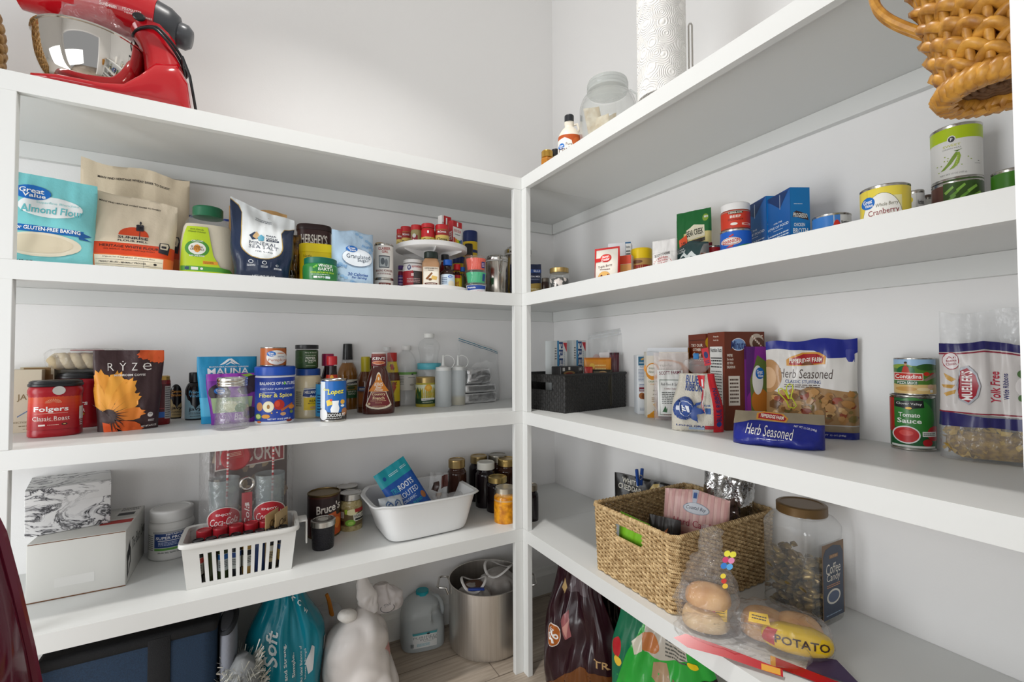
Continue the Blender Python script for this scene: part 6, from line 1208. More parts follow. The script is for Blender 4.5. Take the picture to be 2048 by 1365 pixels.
for i in range(120):
    L = rnd_.uniform(.022, .034); wd = .0085; n = 9
    a = rnd_.uniform(0, 6.28); cx = rnd_.uniform(-.42, .42)*w*.96; cz = rnd_.uniform(.012, .21)*h; cyy = rnd_.uniform(-.022, .022)*(1-.3*cz/(.2*h))
    V, F = [], []
    for k in range(n):
        s_ = (k/(n-1)-.5)*L; tw = rnd_.uniform(-.2, .2)+k*.5; wv = .004*math.sin(k*1.6+a)
        for q in (-1, 1): V.append((s_, q*wd*.5*math.cos(tw*.6)+wv, q*wd*.5*math.sin(tw*.6)+wv))
    for k in range(n-1): F.append((2*k, 2*k+1, 2*k+3, 2*k+2))
    m_ = xf((V, F), (cx, cyy, cz), (rnd_.uniform(-1, 1), rnd_.uniform(-1.2, 1.2), a)); m_ = ([(q[0], max(-.03, min(.03, q[1])), max(q[2], .004)) for q in m_[0]], m_[1]); ns.append(m_)
o = mesh_obj('ribbon_noodles', *join(*ns), noisy('#b8922e', '#d2b050', 60, .5, .1), T); o['kind'] = 'stuff'
crinkle('noodle_core', [(.7, .004), (1, .02), (1, .14*h), (.8, .19*h)], w*.43, .021, T, noisy('#7a5a1c', '#a8842c', 120, .7, .8, dist=.004), .003, 8, n=3)
# ================================================================ lowest shelf, left unit
Z4 = ZS[4]
# white shipping box with the marble box on it
A, B = onz(50, 1212, Z4), onz(251, 1173, Z4)
tb1 = math.atan2(B.y-A.y, B.x-A.x); w = (B-A).length; Cc = (A+B)/2
h = CAMZ+hdir(251, 1062)[1]*B.to_2d().length-Z4
D2 = onz(291, 1100, Z4); dep = abs((D2-B).dot(Vector((-math.sin(tb1), math.cos(tb1), 0)))); dep = max(.16, min(dep, .34))
T = thing('shipping_box', 'plain white cardboard shipping box with black printing on its side, under the marbled box', 'box', (Cc.x, Cc.y, Z4+.0003), tb1)
b = mesh_obj('cardboard_body', *rbox(w, dep, h, .002), mat('#cfcec9', .6, 0, .08, 20), T)
art_plane(b, [Rr(.5, .985, .98, .014, '#6b4426'), Rr(.47, .28, .40, .16, '#d6d5d1'), Rr(.5, .012, 1, .018, '#6b4426')], (-w/2, 0, 0), (w, 0, 0), (0, 0, h), .6, 'taped_front')
art_plane(b, [Po([(.06, .08), (.20, .30), (.20, .56), (.17, .62), (.17, .72), (.13, .64), (.13, .76), (.09, .60), (.06, .58), (.03, .52), (.05, .40)], '#2a2928'), Po([(.09, .18), (.16, .34), (.16, .46), (.09, .38)], '#cfcec9'), Tx('The Black Swan', .58, .60, .66, .22, '#3a3a38', 0, 0, .2)], (w/2, 0, 0), (0, dep, 0), (0, 0, h), .6, 'side_print')
art_plane(b, [Rr(.85, .75, .28, .34, '#dddbd7'), *Lines(.85, .80, .22, .12, 3, '#2a2a2a'), Rr(.84, .62, .2, .10, '#4a4a4a'), Rr(.80, .35, .36, .12, '#a3312b'), Rr(.5, .5, 1, .004, '#a89a8a')], (-w/2, 0, h), (w, 0, 0), (0, dep, 0), .6, 'shipping_label')
zb = Z4+h
P0 = A; dM = P0.to_2d().length
hm = CAMZ+hdir(46, 995)[1]*dM*1.0-zb
A2, B2 = onz(46, 1080, zb+.0006), onz(221, 1047, zb+.0006)
wm = (B2-A2).length; Cm = (A2+B2)/2; tm = math.atan2(B2.y-A2.y, B2.x-A2.x)
def marble(seed=0):
    m = bpy.data.materials.new('marble_paper'); m.use_nodes = True; nt = m.node_tree; bs = nt.nodes['Principled BSDF']; bs.inputs['Roughness'].default_value = .4
    c = nt.nodes.new('ShaderNodeTexCoord'); mp = nt.nodes.new('ShaderNodeMapping'); mp.inputs['Scale'].default_value = (15, 15, 24); mp.inputs['Rotation'].default_value = (.2, .35, .3); mp.inputs['Location'].default_value[0] = seed
    nt.links.new(c.outputs['Object'], mp.inputs[0])
    n = nt.nodes.new('ShaderNodeTexNoise'); n.inputs['Scale'].default_value = 1.0; n.inputs['Detail'].default_value = 7; n.inputs['Roughness'].default_value = .62; n.inputs['Distortion'].default_value = 1.3
    nt.links.new(mp.outputs[0], n.inputs['Vector'])
    r = nt.nodes.new('ShaderNodeValToRGB'); E = r.color_ramp.elements
    E[0].position = .44; E[0].color = (*lin('#e4e3e3'), 1); E[1].position = .56; E[1].color = (*lin('#dcdbdb'), 1)
    for p_, c_ in ((.475, '#aeadb0'), (.492, '#232327'), (.508, '#333338'), (.53, '#b8b7ba')):
        e = E.new(p_); e.color = (*lin(c_), 1)
    nt.links.new(n.outputs[0], r.inputs[0])
    n2 = nt.nodes.new('ShaderNodeTexNoise'); n2.inputs['Scale'].default_value = .45; n2.inputs['Detail'].default_value = 3; nt.links.new(mp.outputs[0], n2.inputs['Vector'])
    r2 = nt.nodes.new('ShaderNodeValToRGB'); r2.color_ramp.elements[0].position = .44; r2.color_ramp.elements[1].position = .60
    nt.links.new(n2.outputs[0], r2.inputs[0])
    mx = nt.nodes.new('ShaderNodeMix'); mx.data_type = 'RGBA'; nt.links.new(r2.outputs[0], mx.inputs[0]); nt.links.new(r.outputs[0], mx.inputs[6])
    mx.inputs[7].default_value = (*lin('#d9d8d8'), 1); 
    nt.links.new(mx.outputs[2], bs.inputs['Base Color']); return m
dm = min(dep*.8, .22)
T = thing('keepsake_box', 'black and white marble patterned box with a lid, sitting on the white shipping box', 'box', (Cm.x, Cm.y+.004, zb+.0012), tm)
mesh_obj('box_base', *rbox(wm*.99, dm, hm*.68, .0015), marble(), T); mesh_obj('box_lid', *rbox(wm, dm+.004, hm*.36, .0015, hm*.64, -.002), marble(3), T)
# protein tub
T, r, h = rnd('protein_tub', 'white plastic tub with a wide white lid and a blue supplement label', 'tub', 295, 390, 1122, 1004, Z4, group=None)
pr = [(.90, 0), (.97, .03), (.98, .10), (.965, .14), (.965, .60), (.98, .66), (.92, .74), (.84, .78)]
prt(T, 'tub_body', pr, mat('#dcdbd8', .35), r, h, sm=True)
lid(T, h*.775, h*.225, r*.93, mat('#dedddb', .35), 70, .008, label='white lid')
art_loft(T, [Rr(.5, .5, 1, 1, '#d8d8d4'), Rr(.56, .96, .9, .08, '#a8a8aa'), Rr(.56, .60, .84, .62, '#24417e'), Rr(.56, .22, .84, .10, '#5c9a44'), Tx('METABOLIC', .60, .86, .44, .07, '#e8eaf0'), Tx('SUPER PROTEIN', .56, .72, .78, .12, '#f0f2f6'), Rr(.56, .60, .7, .04, '#c8ccd8'), *Lines(.42, .46, .4, .18, 3, '#b8c4e0'), *Lines(.8, .46, .3, .18, 3, '#b8c4e0'), *Lines(.56, .07, .7, .08, 2, '#3a3a3a'), *Lines(.06, .5, .1, .7, 8, '#6a6a6a')], r*.965, z0=.14*h, z1=.60*h)
# white slotted basket with spice bottles
A, B = onz(373, 1182, Z4), onz(583, 1139, Z4)
tk = math.atan2(B.y-A.y, B.x-A.x); wb = (B-A).length; Cb = (A+B)/2; db = .13
hb_ = CAMZ+hdir(360, 1092)[1]*(A.to_2d().length-.008)-Z4
MP = mat('#dcdbd7', .38)
KB = thing('slotted_basket', 'white plastic basket with slotted sides and a side handle, full of spice bottles', 'basket', (Cb.x, Cb.y, Z4+.0003), tk)
def tub_shell(w0, d0, w1, d1, h, slots=None, r=.012, th=.0025, top=.0):
    """tapered open shell; slots=(n,z0,z1,frac) cut through the long sides"""
    V, F = [], []
    def ring(w, d, z, ins):
        pts = []
        for cx, cy, a0 in ((w/2, d/2, 0), (-w/2, d/2, 90), (-w/2, -d/2, 180), (w/2, -d/2, 270)):
            sx, sy = (1 if cx > 0 else -1), (1 if cy > 0 else -1)
            for k in range(5):
                a = R_(a0+22.5*k); pts.append((cx-sx*r+math.cos(a)*(r-ins), cy-sy*r+math.sin(a)*(r-ins), z))
        return pts
    return ring
def lerp(a, b, t): return a+(b-a)*t
def slotted(T, w0, d0, w1, d1, h, n, z0, z1, fr, m, cy):
    parts = []
    def panel(p00, p10, p01, p11, nsl, thk):
        """bottom-left, bottom-right, top-left, top-right"""
        p00, p10, p01, p11 = map(Vector, (p00, p10, p01, p11)); nrm = (p10-p00).cross(p01-p00).normalized()*thk
        pt = lambda u, v: (p00*(1-u)+p10*u)*(1-v)+(p01*(1-u)+p11*u)*v
        us = [0.]; e0 = .12
        for k in range(nsl):
            c = e0+(1-2*e0)*(k+.5)/nsl; g = (1-2*e0)/nsl*fr/2; us += [c-g, c+g]
        us.append(1.); vs_ = [0, z0, z1, 1]
        V, F = [], []
        for side in (0, 1):
            o = len(V)
            for v in vs_:
                for u in us: V.append(tuple(pt(u, v)-nrm*side))
            nu = len(us)
            for j in range(3):
                for i in range(nu-1):
                    if j == 1 and i % 2 == 1: continue
                    q = (o+j*nu+i, o+j*nu+i+1, o+(j+1)*nu+i+1, o+(j+1)*nu+i); F.append(q if side == 0 else q[::-1])
        o = len(us)*4; nu = len(us)
        for i in range(1, nu-1, 2):
            a, b_, c, d = nu+i, nu+i+1, 2*nu+i+1, 2*nu+i
            F += [(a, a+o, b_+o, b_), (b_, b_+o, c+o, c), (c, c+o, d+o, d), (d, d+o, a+o, a)]
        parts.append((V, F))
    a0, a1, b0, b1 = w0/2, w1/2, d0/2, d1/2
    panel((-a0, cy-b0, 0), (a0, cy-b0, 0), (-a1, cy-b1, h), (a1, cy-b1, h), n, .0025)
    panel((a0, cy-b0, 0), (a0, cy+b0, 0), (a1, cy-b1, h), (a1, cy+b1, h), max(3, n//3), .0025)
    panel((a0, cy+b0, 0), (-a0, cy+b0, 0), (a1, cy+b1, h), (-a1, cy+b1, h), 0, .0025)
    panel((-a0, cy+b0, 0), (-a0, cy-b0, 0), (-a1, cy+b1, h), (-a1, cy-b1, h), 0, .0025)
    parts.append(boxm(-a0, a0, cy-b0, cy+b0, .0, .003))
    mesh_obj('basket_body', *join(*parts), m, T, smooth=False)
wt = wb*1.10; dt = db*1.16
slotted(KB, wb, db, wt, dt, hb_, 11, .09, .74, .50, MP, db/2)
def rim_loft(T, w, d, z, h, ow, m, cy, n=9, name='rim', seg=64):
    V, F = [], []
    for sx, zz in ((0, z), (ow, z), (ow*1.15, z+h*.25), (ow, z+h), (0, z+h), (-.002, z+h*.9)):
        for i in range(seg):
            t = 2*PI*i/seg; c, s_ = math.cos(t), math.sin(t)
            V.append(((w/2+sx)*math.copysign(abs(c)**(2/n), c), cy+(d/2+sx)*math.copysign(abs(s_)**(2/n), s_), zz))
    for k in range(5):
        for i in range(seg): j = (i+1) % seg; F.append((k*seg+i, k*seg+j, (k+1)*seg+j, (k+1)*seg+i))
    for i in range(seg): j = (i+1) % seg; F.append((5*seg+i, 5*seg+j, j, i))
    return mesh_obj(name, V, F, m, T, ang=40)
rim_loft(KB, wt, dt, hb_-.012, .012, .008, MP, db/2)
mesh_obj('side_handle', *join(rbox(.026, .050, .006, .0025, hb_-.008, db/2-.025, 2, wt/2+.018), rbox(.005, .046, .072, .002, hb_-.074, db/2-.023, 2, wt/2+.030)), MP, KB)
# bottles in it: front row of tall spice bottles with black caps over red lids
ca, sa = math.cos(tk), math.sin(tk)
def kb(u, v): lx = (u-.5)*wb; ly = v*db; return Cb.x+lx*ca-ly*sa, Cb.y+lx*sa+ly*ca
cols = [('#2a2420', '#b9b4a8', '#c8453a'), ('#3a4220', '#3a4220', None), ('#3a4a28', '#c8d0d0', '#2a6ab0'), ('#1d1f24', '#c8ccc8', '#2a4a8a'), ('#c8a058', '#d8d8d0', '#1d1f24'), ('#223a6c', '#223a6c', None), ('#1d1d1e', '#b8a880', '#e0ddd0'), ('#2a2a3a', '#b8964a', '#2c4a7a')]
hb2 = hb_*.93
first = None
for k in range(8):
    u = .085+.118*k; x, y = kb(u, .22); c0, c1, c2 = cols[k]
    T = thing('spice_bottle', 'spice bottle', 'bottle', (x, y, Z4+.0035), tk, 'spice bottles in the slotted basket'); r_ = .0135
    prt(T, 'glass_body', [(.95, 0), (1, .03), (1, .76), (.9, .80)], mat(c0, .2), r_, hb2, seg=24); lid(T, hb2*.8, hb2*.2, r_*1.02, mat('#1b1a1c', .35), 24, name='black_cap')
    if c2: art_loft(T, [Rr(.5, .5, 1, 1, c1), Rr(.5, .82, 1, .3, c2), *Lines(.5, .4, .7, .4, 4, '#3a3a3a')], r_, z0=.2*hb2, z1=.6*hb2, cuts=8)
    T['label'] = ['dark spice bottle with a red label at the left end of the slotted basket', 'spice bottle of dark green herbs, second from the left end of the slotted basket', 'green herb bottle with a pale label and blue top band in the slotted basket', 'black labelled spice bottle behind the fourth slot of the basket', 'tan spice bottle with a black band and pale label in the slotted basket', 'dark blue spice bottle in the middle of the slotted basket', 'spice bottle with a pale barcode panel, right of the dark blue one', 'brown spice bottle with a blue band at the right of the front row'][k]
for k in range(5):
    u = .12+.155*k; x, y = kb(u, .66); r_ = .0185
    T = thing('spice_bottle', 'spice bottle', 'bottle', (x, y, Z4+.0035), tk, 'red lidded spice jars in the slotted basket')
    prt(T, 'glass_body', [(.95, 0), (1, .03), (1, .8)], mat('#8a6a3a', .2), r_, hb2*1.05, seg=24); lid(T, hb2*.84, hb2*.22, r_*1.03, mat('#b02430', .35), 28, name='red_lid')
    T['label'] = 'red lidded spice jar, %s in the back row of the slotted basket' % ['leftmost', 'second from the left', 'the middle one', 'second from the right', 'rightmost'][k]
for k, (u, c_) in enumerate(((.80, '#c8ab7c'), (.90, '#bfa274'))):
    x, y = kb(u, .45)
    T = thing('seasoning_packet', ['brown paper seasoning packet leaning at the right end of the slotted basket', 'brown paper seasoning packet nearest the handle of the slotted basket'][k], 'packet', (x, y, Z4+.0035), tk+R_(62), 'brown paper packets in the slotted basket')
    p = Pouch(.075, hb_*1.24, .012, 'pillow', seed=80+k, wr=.002, nx=12, nz=14); p.build(T, mat(c_, .6), [Tx('Chili', .5, .8, .6, .12, '#3a2a1a', 0, 0, .4), *Lines(.5, .6, .6, .1, 2, '#4a3a2a')], .6)
# popcorn gift set in a clear bag
A, B = onz(400, 1046, Z4), onz(585, 1013, Z4)
x, y, w, h, t = fit_flat(408, 586, None, 905, Z4, 8, .27)
T = thing('popcorn_gift_box', 'popcorn box picture card in a clear gift bag, behind the slotted basket', 'gift set', (x, y+.01, Z4+.0006), R_(10), 'pieces of the popcorn gift set'); hP = min(h*1.2, .355)
del T['group']
b = mesh_obj('card_box', *rbox(w*.86, .045, hP, .002), mat('#4a3a36', .5), T)
rnd_ = random.Random(3)
art_plane(b, [Rr(.5, .5, 1, 1, '#4f3e3a')]+[Po([(a+.055*math.cos(k)*rnd_.uniform(.6, 1.2), bb2+.04*math.sin(k)*rnd_.uniform(.6, 1.2)) for k in (0, .9, 1.9, 2.8, 3.9, 5)], rnd_.choice(['#c0ab90', '#a08868', '#d0bfa6', '#806850'])) for a, bb2 in [(rnd_.uniform(.04, .96), rnd_.uniform(.02, 1)) for _ in range(70)]] + [Po([(.04, .98), (.96, .98), (.96, .76), (.04, .73)], '#d8cfc6'), Po([(.055, .97), (.945, .97), (.945, .77), (.055, .742)], '#9a2630'), Tx('POPCORN', .5, .855, .8, .15, '#e0d6ce', 0, 1)], (-w*.43, 0, 0), (w*.86, 0, 0), (0, 0, hP), .4, 'front_print')
gx, gy = x, y
for k, (xl, xr, yt, lb) in enumerate(((416, 480, 958, 'glass with a round red cola badge, left one in the gift bag'), (508, 570, 947, 'glass with a round red cola badge, right one in the gift bag'))):
    Dg = Vector((gx, gy)).length-.055; a = hdir(xl, 980)[0]; b_ = hdir(xr, 980)[0]; m_ = (a+b_).normalized(); rg_ = Dg*math.sin(a.angle(b_)/2); P = m_*Dg
    hg_ = CAMZ+hdir((xl+xr)/2, yt)[1]*Dg-Z4
    T = thing('drinking_glass', lb, 'glass', (P.x, P.y, Z4+.001), face_cam(P.x, P.y), 'cola glasses in the gift bag')
    prt(T, 'glass', [(.75, 0), (.8, .03), (.9, .5), (1, 1), (.96, 1), (.86, .5), (.75, .06)], film('#b0bcbe', .28, .06, 1.7, .3, 60), rg_, hg_, sm=False, cap1=False)
    art_loft(T, [El(.5, .5, .98, 1.0, '#d8d0cc'), El(.5, .5, .92, .95, '#b01f2c'), Tx('ENJOY', .5, .72, .46, .10, '#f0e8e6'), Tx('Coca-Cola', .5, .48, .78, .26, '#f0e8e6', 3, 0, .4)], rg_*1.02, z0=hg_*.70-rg_*1.95, z1=hg_*.70, e0=.002)
    st_ = [(rg_*.1, 0, .01), (rg_*.25, 0, hg_*1.55)]
    mesh_obj('striped_straw', *tube(st_, .003, 8), noisy('#c22c34', '#e8e4e0', 25, .5, 0, .48, .52, 0, (0, 0, 5)), T)
m_ = hdir(494, 1000)[0]; P = m_*(Vector((gx, gy)).length-.075); hx = CAMZ+hdir(494, 948)[1]*P.length-Z4
T = thing('bottle_opener', 'red and steel bottle opener between the two cola glasses', 'bottle opener', (P.x, P.y, Z4+.001), face_cam(P.x, P.y))
mesh_obj('opener_body', *rbox(.028, .004, hx*.78, .0015), mat('#a81f2a', .3), T)
mesh_obj('steel_ring', *tube([(.017*math.cos(a), 0, hx*.88+.017*math.sin(a)) for a in [2*PI*i/24 for i in range(24)]], .0045, 8, closed=True), steel(.2), T)
art_plane(T, [Tx('Coca-Cola', .5, .45, .8, .5, '#f0e8e6', 90, 0, .3), *Lines(.5, .85, .4, .1, 1, '#f0e8e6')], (-.013, -.001, 0), (.026, 0, 0), (0, 0, hx*.76), .4)
m_ = hdir(472, 915)[0]; P = m_*(Vector((gx, gy)).length-.035); zc = CAMZ+hdir(472, 938)[1]*P.length
T = thing('scoop_lid', 'round glossy red tin hanging in front of the popcorn card in the gift bag', 'tin', (P.x, P.y, zc+.001), face_cam(P.x, P.y))
rq = .040; o = mesh_obj('tin_body', *loft([(.94, 0), (1, .004), (1, .016), (.9, .02)], rq, seg=40), mat('#b3141f', .15), T); o.rotation_euler = (R_(90), 0, 0); o.location = (0, .008, rq*.9)
art_plane(T, [Rr(.5, .5, 1, 1, '#b04a3c'), Rr(.5, .5, .92, .86, '#b8202a'), *Lines(.5, .5, .7, .5, 3, '#e0b8a0')], (-.022, -.0125, rq*.75), (.044, 0, .006), (-.004, 0, .026), .4, 'small_label')
T = thing('gift_bag', 'clear cellophane gift bag around the popcorn card and cola glasses', 'bag', (gx, gy-.040, Z4+.0008), R_(10))
p = Pouch(w*1.05, hP*.99, .17, 'stand', seed=88, wr=.014, fill=1.9, nx=26, nz=26); 
for row in p.gf+p.gb:
    for v in row: v.y += .03
p.build(T, film('#f4f2f2', .07, .12, 1.42, 1., 26), None)
# cans of yams, kraut jar, small jelly jar
YM = [Rr(.5, .5, 1, 1, '#4a2018'), Rr(.5, .72, 1, .5, '#2c1a1a'), Tx("Bruce's", .62, .72, .72, .22, '#ece4da', 8, 1, .2), Po([(.45, .52), (.85, .60), (.9, .40), (.7, .3), (.5, .36)], '#d8642a'), El(.66, .44, .3, .2, '#f0e4d8'), Tx('YAMS', .68, .46, .28, .10, '#a83a1a'), Rr(.85, .25, .4, .5, '#cf5a22'), El(.85, .3, .24, .3, '#e8863a'), El(.75, .1, .3, .2, '#c8501c')]
can('yam_can', 'dark brown can of yams with a brass coloured top, the rear one of the two', 604, 662, 1040, 958, Z4, YM, '#2c1a1a', group='brown yam cans', dr=15)
can('yam_can', 'dark brown can of yams with white script, in front of its twin', 614, 681, 1080, 975, Z4, YM, '#2c1a1a', group='brown yam cans')
for q in [o for o in COL.objects if o.name.startswith('yam_can')]:
    for ch in q.children:
        if ch.name.startswith('tin_body'): ch.data.materials[0] = steel(.35, '#7d6a48')
T, r, h = rnd('relish_jar', 'glass jar with a silver lid behind the kraut jar', 'jar', 672, 717, 1050, 965, Z4)
prt(T, 'jar_body', [(.95, 0), (1, .03), (1, .72), (.88, .80)], mat('#6a6a4a', .15), r, h, sm=True); lid(T, h*.82, h*.17, r*.93, steel(.3), 40, name='silver_lid')
T, r, h = rnd('kraut_jar', 'jar of pale sauerkraut with a silver lid and a cabbage label', 'jar', 678, 725, 1064, 978, Z4)
pr = [(.92, 0), (1, .04), (1, .62), (.90, .74), (.86, .80)]
prt(T, 'jar_body', pr, noisy('#9a8a5a', '#b8a878', 90, .12, 0), r, h, sm=True); lid(T, h*.82, h*.18, r*.94, steel(.25), 50, name='silver_lid')
art_loft(T, [Rr(.5, .5, 1, 1, '#6a5a3a'), El(.55, .82, .5, .36, '#e8dfae'), Po([(.24, .98), (.36, 1), (.34, .7), (.26, .72)], '#a8c83c'), Po([(.66, .98), (.98, 1), (1, .8), (.68, .78)], '#a82c2a'), Rr(.12, .66, .2, .36, '#d8d4cc'), *Lines(.12, .66, .16, .3, 5, '#3a3a3a'), Po([(.60, .66), (1, .72), (1, .28), (.62, .26)], '#e4e0d0'), Tx('KRAUT', .83, .56, .36, .16, '#2a2a24'), Rr(.84, .37, .32, .12, '#2a2a24'), El(.48, .20, .42, .38, '#7ab03c'), El(.5, .18, .24, .2, '#a8d05c'), Rr(.12, .2, .2, .24, '#3a1a18')], r, prof=[(a, b*h) for a, b in cr(pr)], z0=.14*h, z1=.60*h)
T, r, h = rnd('jelly_jar', 'small quilted jar of black jelly, in front of the yam cans', 'jar', 621, 671, 1104, 1031, Z4)
prt(T, 'jar_body', [(.82, 0), (.88, .04), (.93, .5), (.95, .78), (.93, .80)], mat('#15121a', .08, 0, .9, 260), r, h, sm=True)
lid(T, h*.80, h*.2, r*1.0, steel(.25), 60, .01, name='silver_lid')
mesh_obj('lid_disc', *loft([(1, 0), (1, .001)], r*.42), mat('#c8c4bc', .5), T).location = (0, 0, h*.993)
# big white dish tub
A, B = onz(785, 1092, Z4), onz(938, 1058, Z4)
tt = math.atan2(B.y-A.y, B.x-A.x)+R_(0); wq = (B-A).length*1.06; Cq = (A+B)/2; dq = .24
hq = CAMZ+hdir(770, 1014)[1]*(A.to_2d().length-.01)-Z4
T = thing('dish_tub', 'large white plastic dish tub with flared rim and end handles, holding snack bags', 'tub', (Cq.x, Cq.y, Z4+.0006), tt)
MT = mat('#e2e2e1', .32); TUB = T
V, F = [], []; seg = 72; n = 5.5
rings = [(.97, .97, .004), (1, 1, .014), (1.05, 1.04, hq*.3), (1.16, 1.14, hq*.88), (1.17, 1.15, hq*.93), (1.25, 1.22, hq*.94), (1.27, 1.24, hq*.97), (1.25, 1.22, hq), (1.16, 1.14, hq*.985), (1.02, 1.02, hq*.3), (.97, .97, .008)]
for sx, sy, z in rings:
    for i in range(seg):
        a = 2*PI*i/seg; c, s_ = math.cos(a), math.sin(a)
        x = wq/2*sx*math.copysign(abs(c)**(2/n), c); y = dq/2*sy*math.copysign(abs(s_)**(2/n), s_)
        if sx > 1.15: x += math.copysign(.010*max(0, 1-(s_/.55)**2), c) if abs(s_) < .55 else 0; 
        zz = z+(.010*max(0, 1-(s_/.6)**2) if (z > hq*.85 and abs(s_) < .6) else 0)*(-1)
        V.append((x, y+dq/2, zz))
for k in range(len(rings)-1):
    for i in range(seg): j = (i+1) % seg; F.append((k*seg+i, k*seg+j, (k+1)*seg+j, (k+1)*seg+i))
F.append(tuple(range(seg-1, -1, -1))); o_ = (len(rings)-1)*seg; F.append(tuple(range(o_, o_+seg)))
mesh_obj('tub_body', V, F, MT, T, ang=50)
ct, st2 = math.cos(tt), math.sin(tt)
def tq(lx, ly): return Cq.x+lx*ct-ly*st2, Cq.y+lx*st2+ly*ct
def lean_bag(name, label, lx, ly, z, w, h, T_, rot, els, col, m=None, seed=1, cat='bag', wr=.004, kind='pillow', hz=0):
    x, y = tq(lx, ly); T = thing(name, label, cat, (x, y, z), 0)
    T.rotation_euler = (R_(rot[0]), R_(rot[1]), tt+R_(rot[2]))
    p = Pouch(w, h, T_, kind, seed=seed, wr=wr, nx=22, nz=24); p.build(T, m or mat(col, .35, 0, .2, 90), els, .35); return T
lean_bag('lentil_pouch', 'blue and teal pouch of sprouted organic lentils leaning out of the white tub', -.005, .10, Z4+.035, .125, .215, .035, (-20, -26, 8), [
    Rr(.5, .5, 1, 1, '#1553a8'), Rr(.5, .88, 1, .28, '#1a9aa8'), El(.2, .86, .10, .07, '#1c5c9c'), *Lines(.5, .86, .3, .05, 2, '#c8e8ec'), *Lines(.82, .87, .2, .05, 2, '#c8e8ec'), Tx('TRU', .28, .60, .24, .10, '#2aa0b4', 0, 1), Tx('ROOTS', .62, .60, .46, .10, '#e8eef4', 0, 1), Tx('SPROUTED', .5, .46, .74, .09, '#e8eef4', 0, 0), Tx('ORGANIC', .5, .36, .4, .05, '#c8d8ec'), Tx('LENTIL BLEND', .5, .27, .6, .05, '#2aa0b4'), El(.88, .3, .14, .12, '#a86a3a')], '#1553a8', seed=91, kind='stand')
lean_bag('snack_bag', 'clear bag with blue curled lettering, at the left end inside the white tub', -.105, .07, Z4+.05, .085, .085, .03, (-30, 0, 10), [Rr(.5, .5, .9, .7, '#d4dae0'), Tx('86', .5, .5, .5, .4, '#3a5a94', 0, 0), Tx('OO', .5, .5, .7, .6, '#5a7aa8', 0, -.5)], '#d0d4d8', seed=92)
lean_bag('snack_bag', 'clear twisted bag of dark cookies standing in the middle of the white tub', .065, .13, Z4+.05, .075, .125, .03, (-8, 10, 0), [Po([(.5, .55), (.95, .62), (.9, .95), (.55, .9)], '#5a2a22'), Po([(.1, .5), (.4, .45), (.42, .75), (.15, .7)], '#3a2620'), Po([(.3, .4), (.6, .45), (.5, .15)], '#a89a90')], '#fff', m=PLY, seed=93, wr=.012)
lean_bag('snack_bag', 'clear flat bag lying at the right end inside the white tub', .11, .09, Z4+.055, .12, .06, .03, (-50, 0, 0), [Rr(.5, .3, .5, .3, '#a88a80')], '#fff', m=film('#eceaea', .25, .15, 1.42, .8, 40), seed=94, wr=.008)
# mason jars of preserves at the corner
def mason(label, xl, xr, yb, yt, fill, capc, s_=None, metal=.8, grp='mason jars of preserves', fill2=None, sil=None):
    T, r, h = rnd('preserve_jar', label, 'jar', xl, xr, yb, yt, Z4, s_, group=grp)
    prt(T, 'filled_glass', [(.92, 0), (1, .04), (1, .66), (.90, .76), (.80, .80), (.79, .84)], fill, r, h, sm=True, seg=32)
    if fill2: prt(T, 'clear_headspace', [(1.003, .58), (1.003, .66), (.905, .76), (.805, .80), (.795, .84)], fill2, r, h, cap0=False, cap1=False, seg=32)
    lid(T, h*.84, h*.16, r*.86, mat(capc, .28, metal), 44, .012, name='screw_lid')
    return T, r, h
dark = mat('#1a1216', .07); brown = mat('#3a2016', .07)
mason('dark brown preserve jar with a brass lid, leftmost of the jars behind the white tub', 894, 933, 1026, 914, brown, '#a58c5c', None)
mason('jar of dark preserves with a brass lid, in the back row second from the left', 938, 977, 1005, 907, dark, '#b19a6a', None)
mason('tall jar of black preserves with a white plastic lid', 951, 992, 1018, 919, dark, '#d8d6cc', None, 0.)
mason('back row jar with a dull silver lid', 974, 1016, 1000, 904, brown, '#9a968c', .345)
mason('jar of brown preserves with a brass lid close to the corner post', 993, 1036, 1010, 912, brown, '#c0a468', None)
mason('shorter jar of black preserves with a brass lid, behind the yellow jar', 973, 1017, 1028, 947, dark, '#c8b072', None)
mason('jar of bright orange preserves beside the corner post', 988, 1033, 1050, 967, noisy('#b9701a', '#f0a51e', 55, .08, .0, .35, .65), '#c6bfb0', None, fill2=film('#e8c890', .45, .1, 1.4, 0))
mason('jar of dark preserves seen to the right of the corner post', 1046, 1077, 1045, 965, dark, '#8a8070', None)
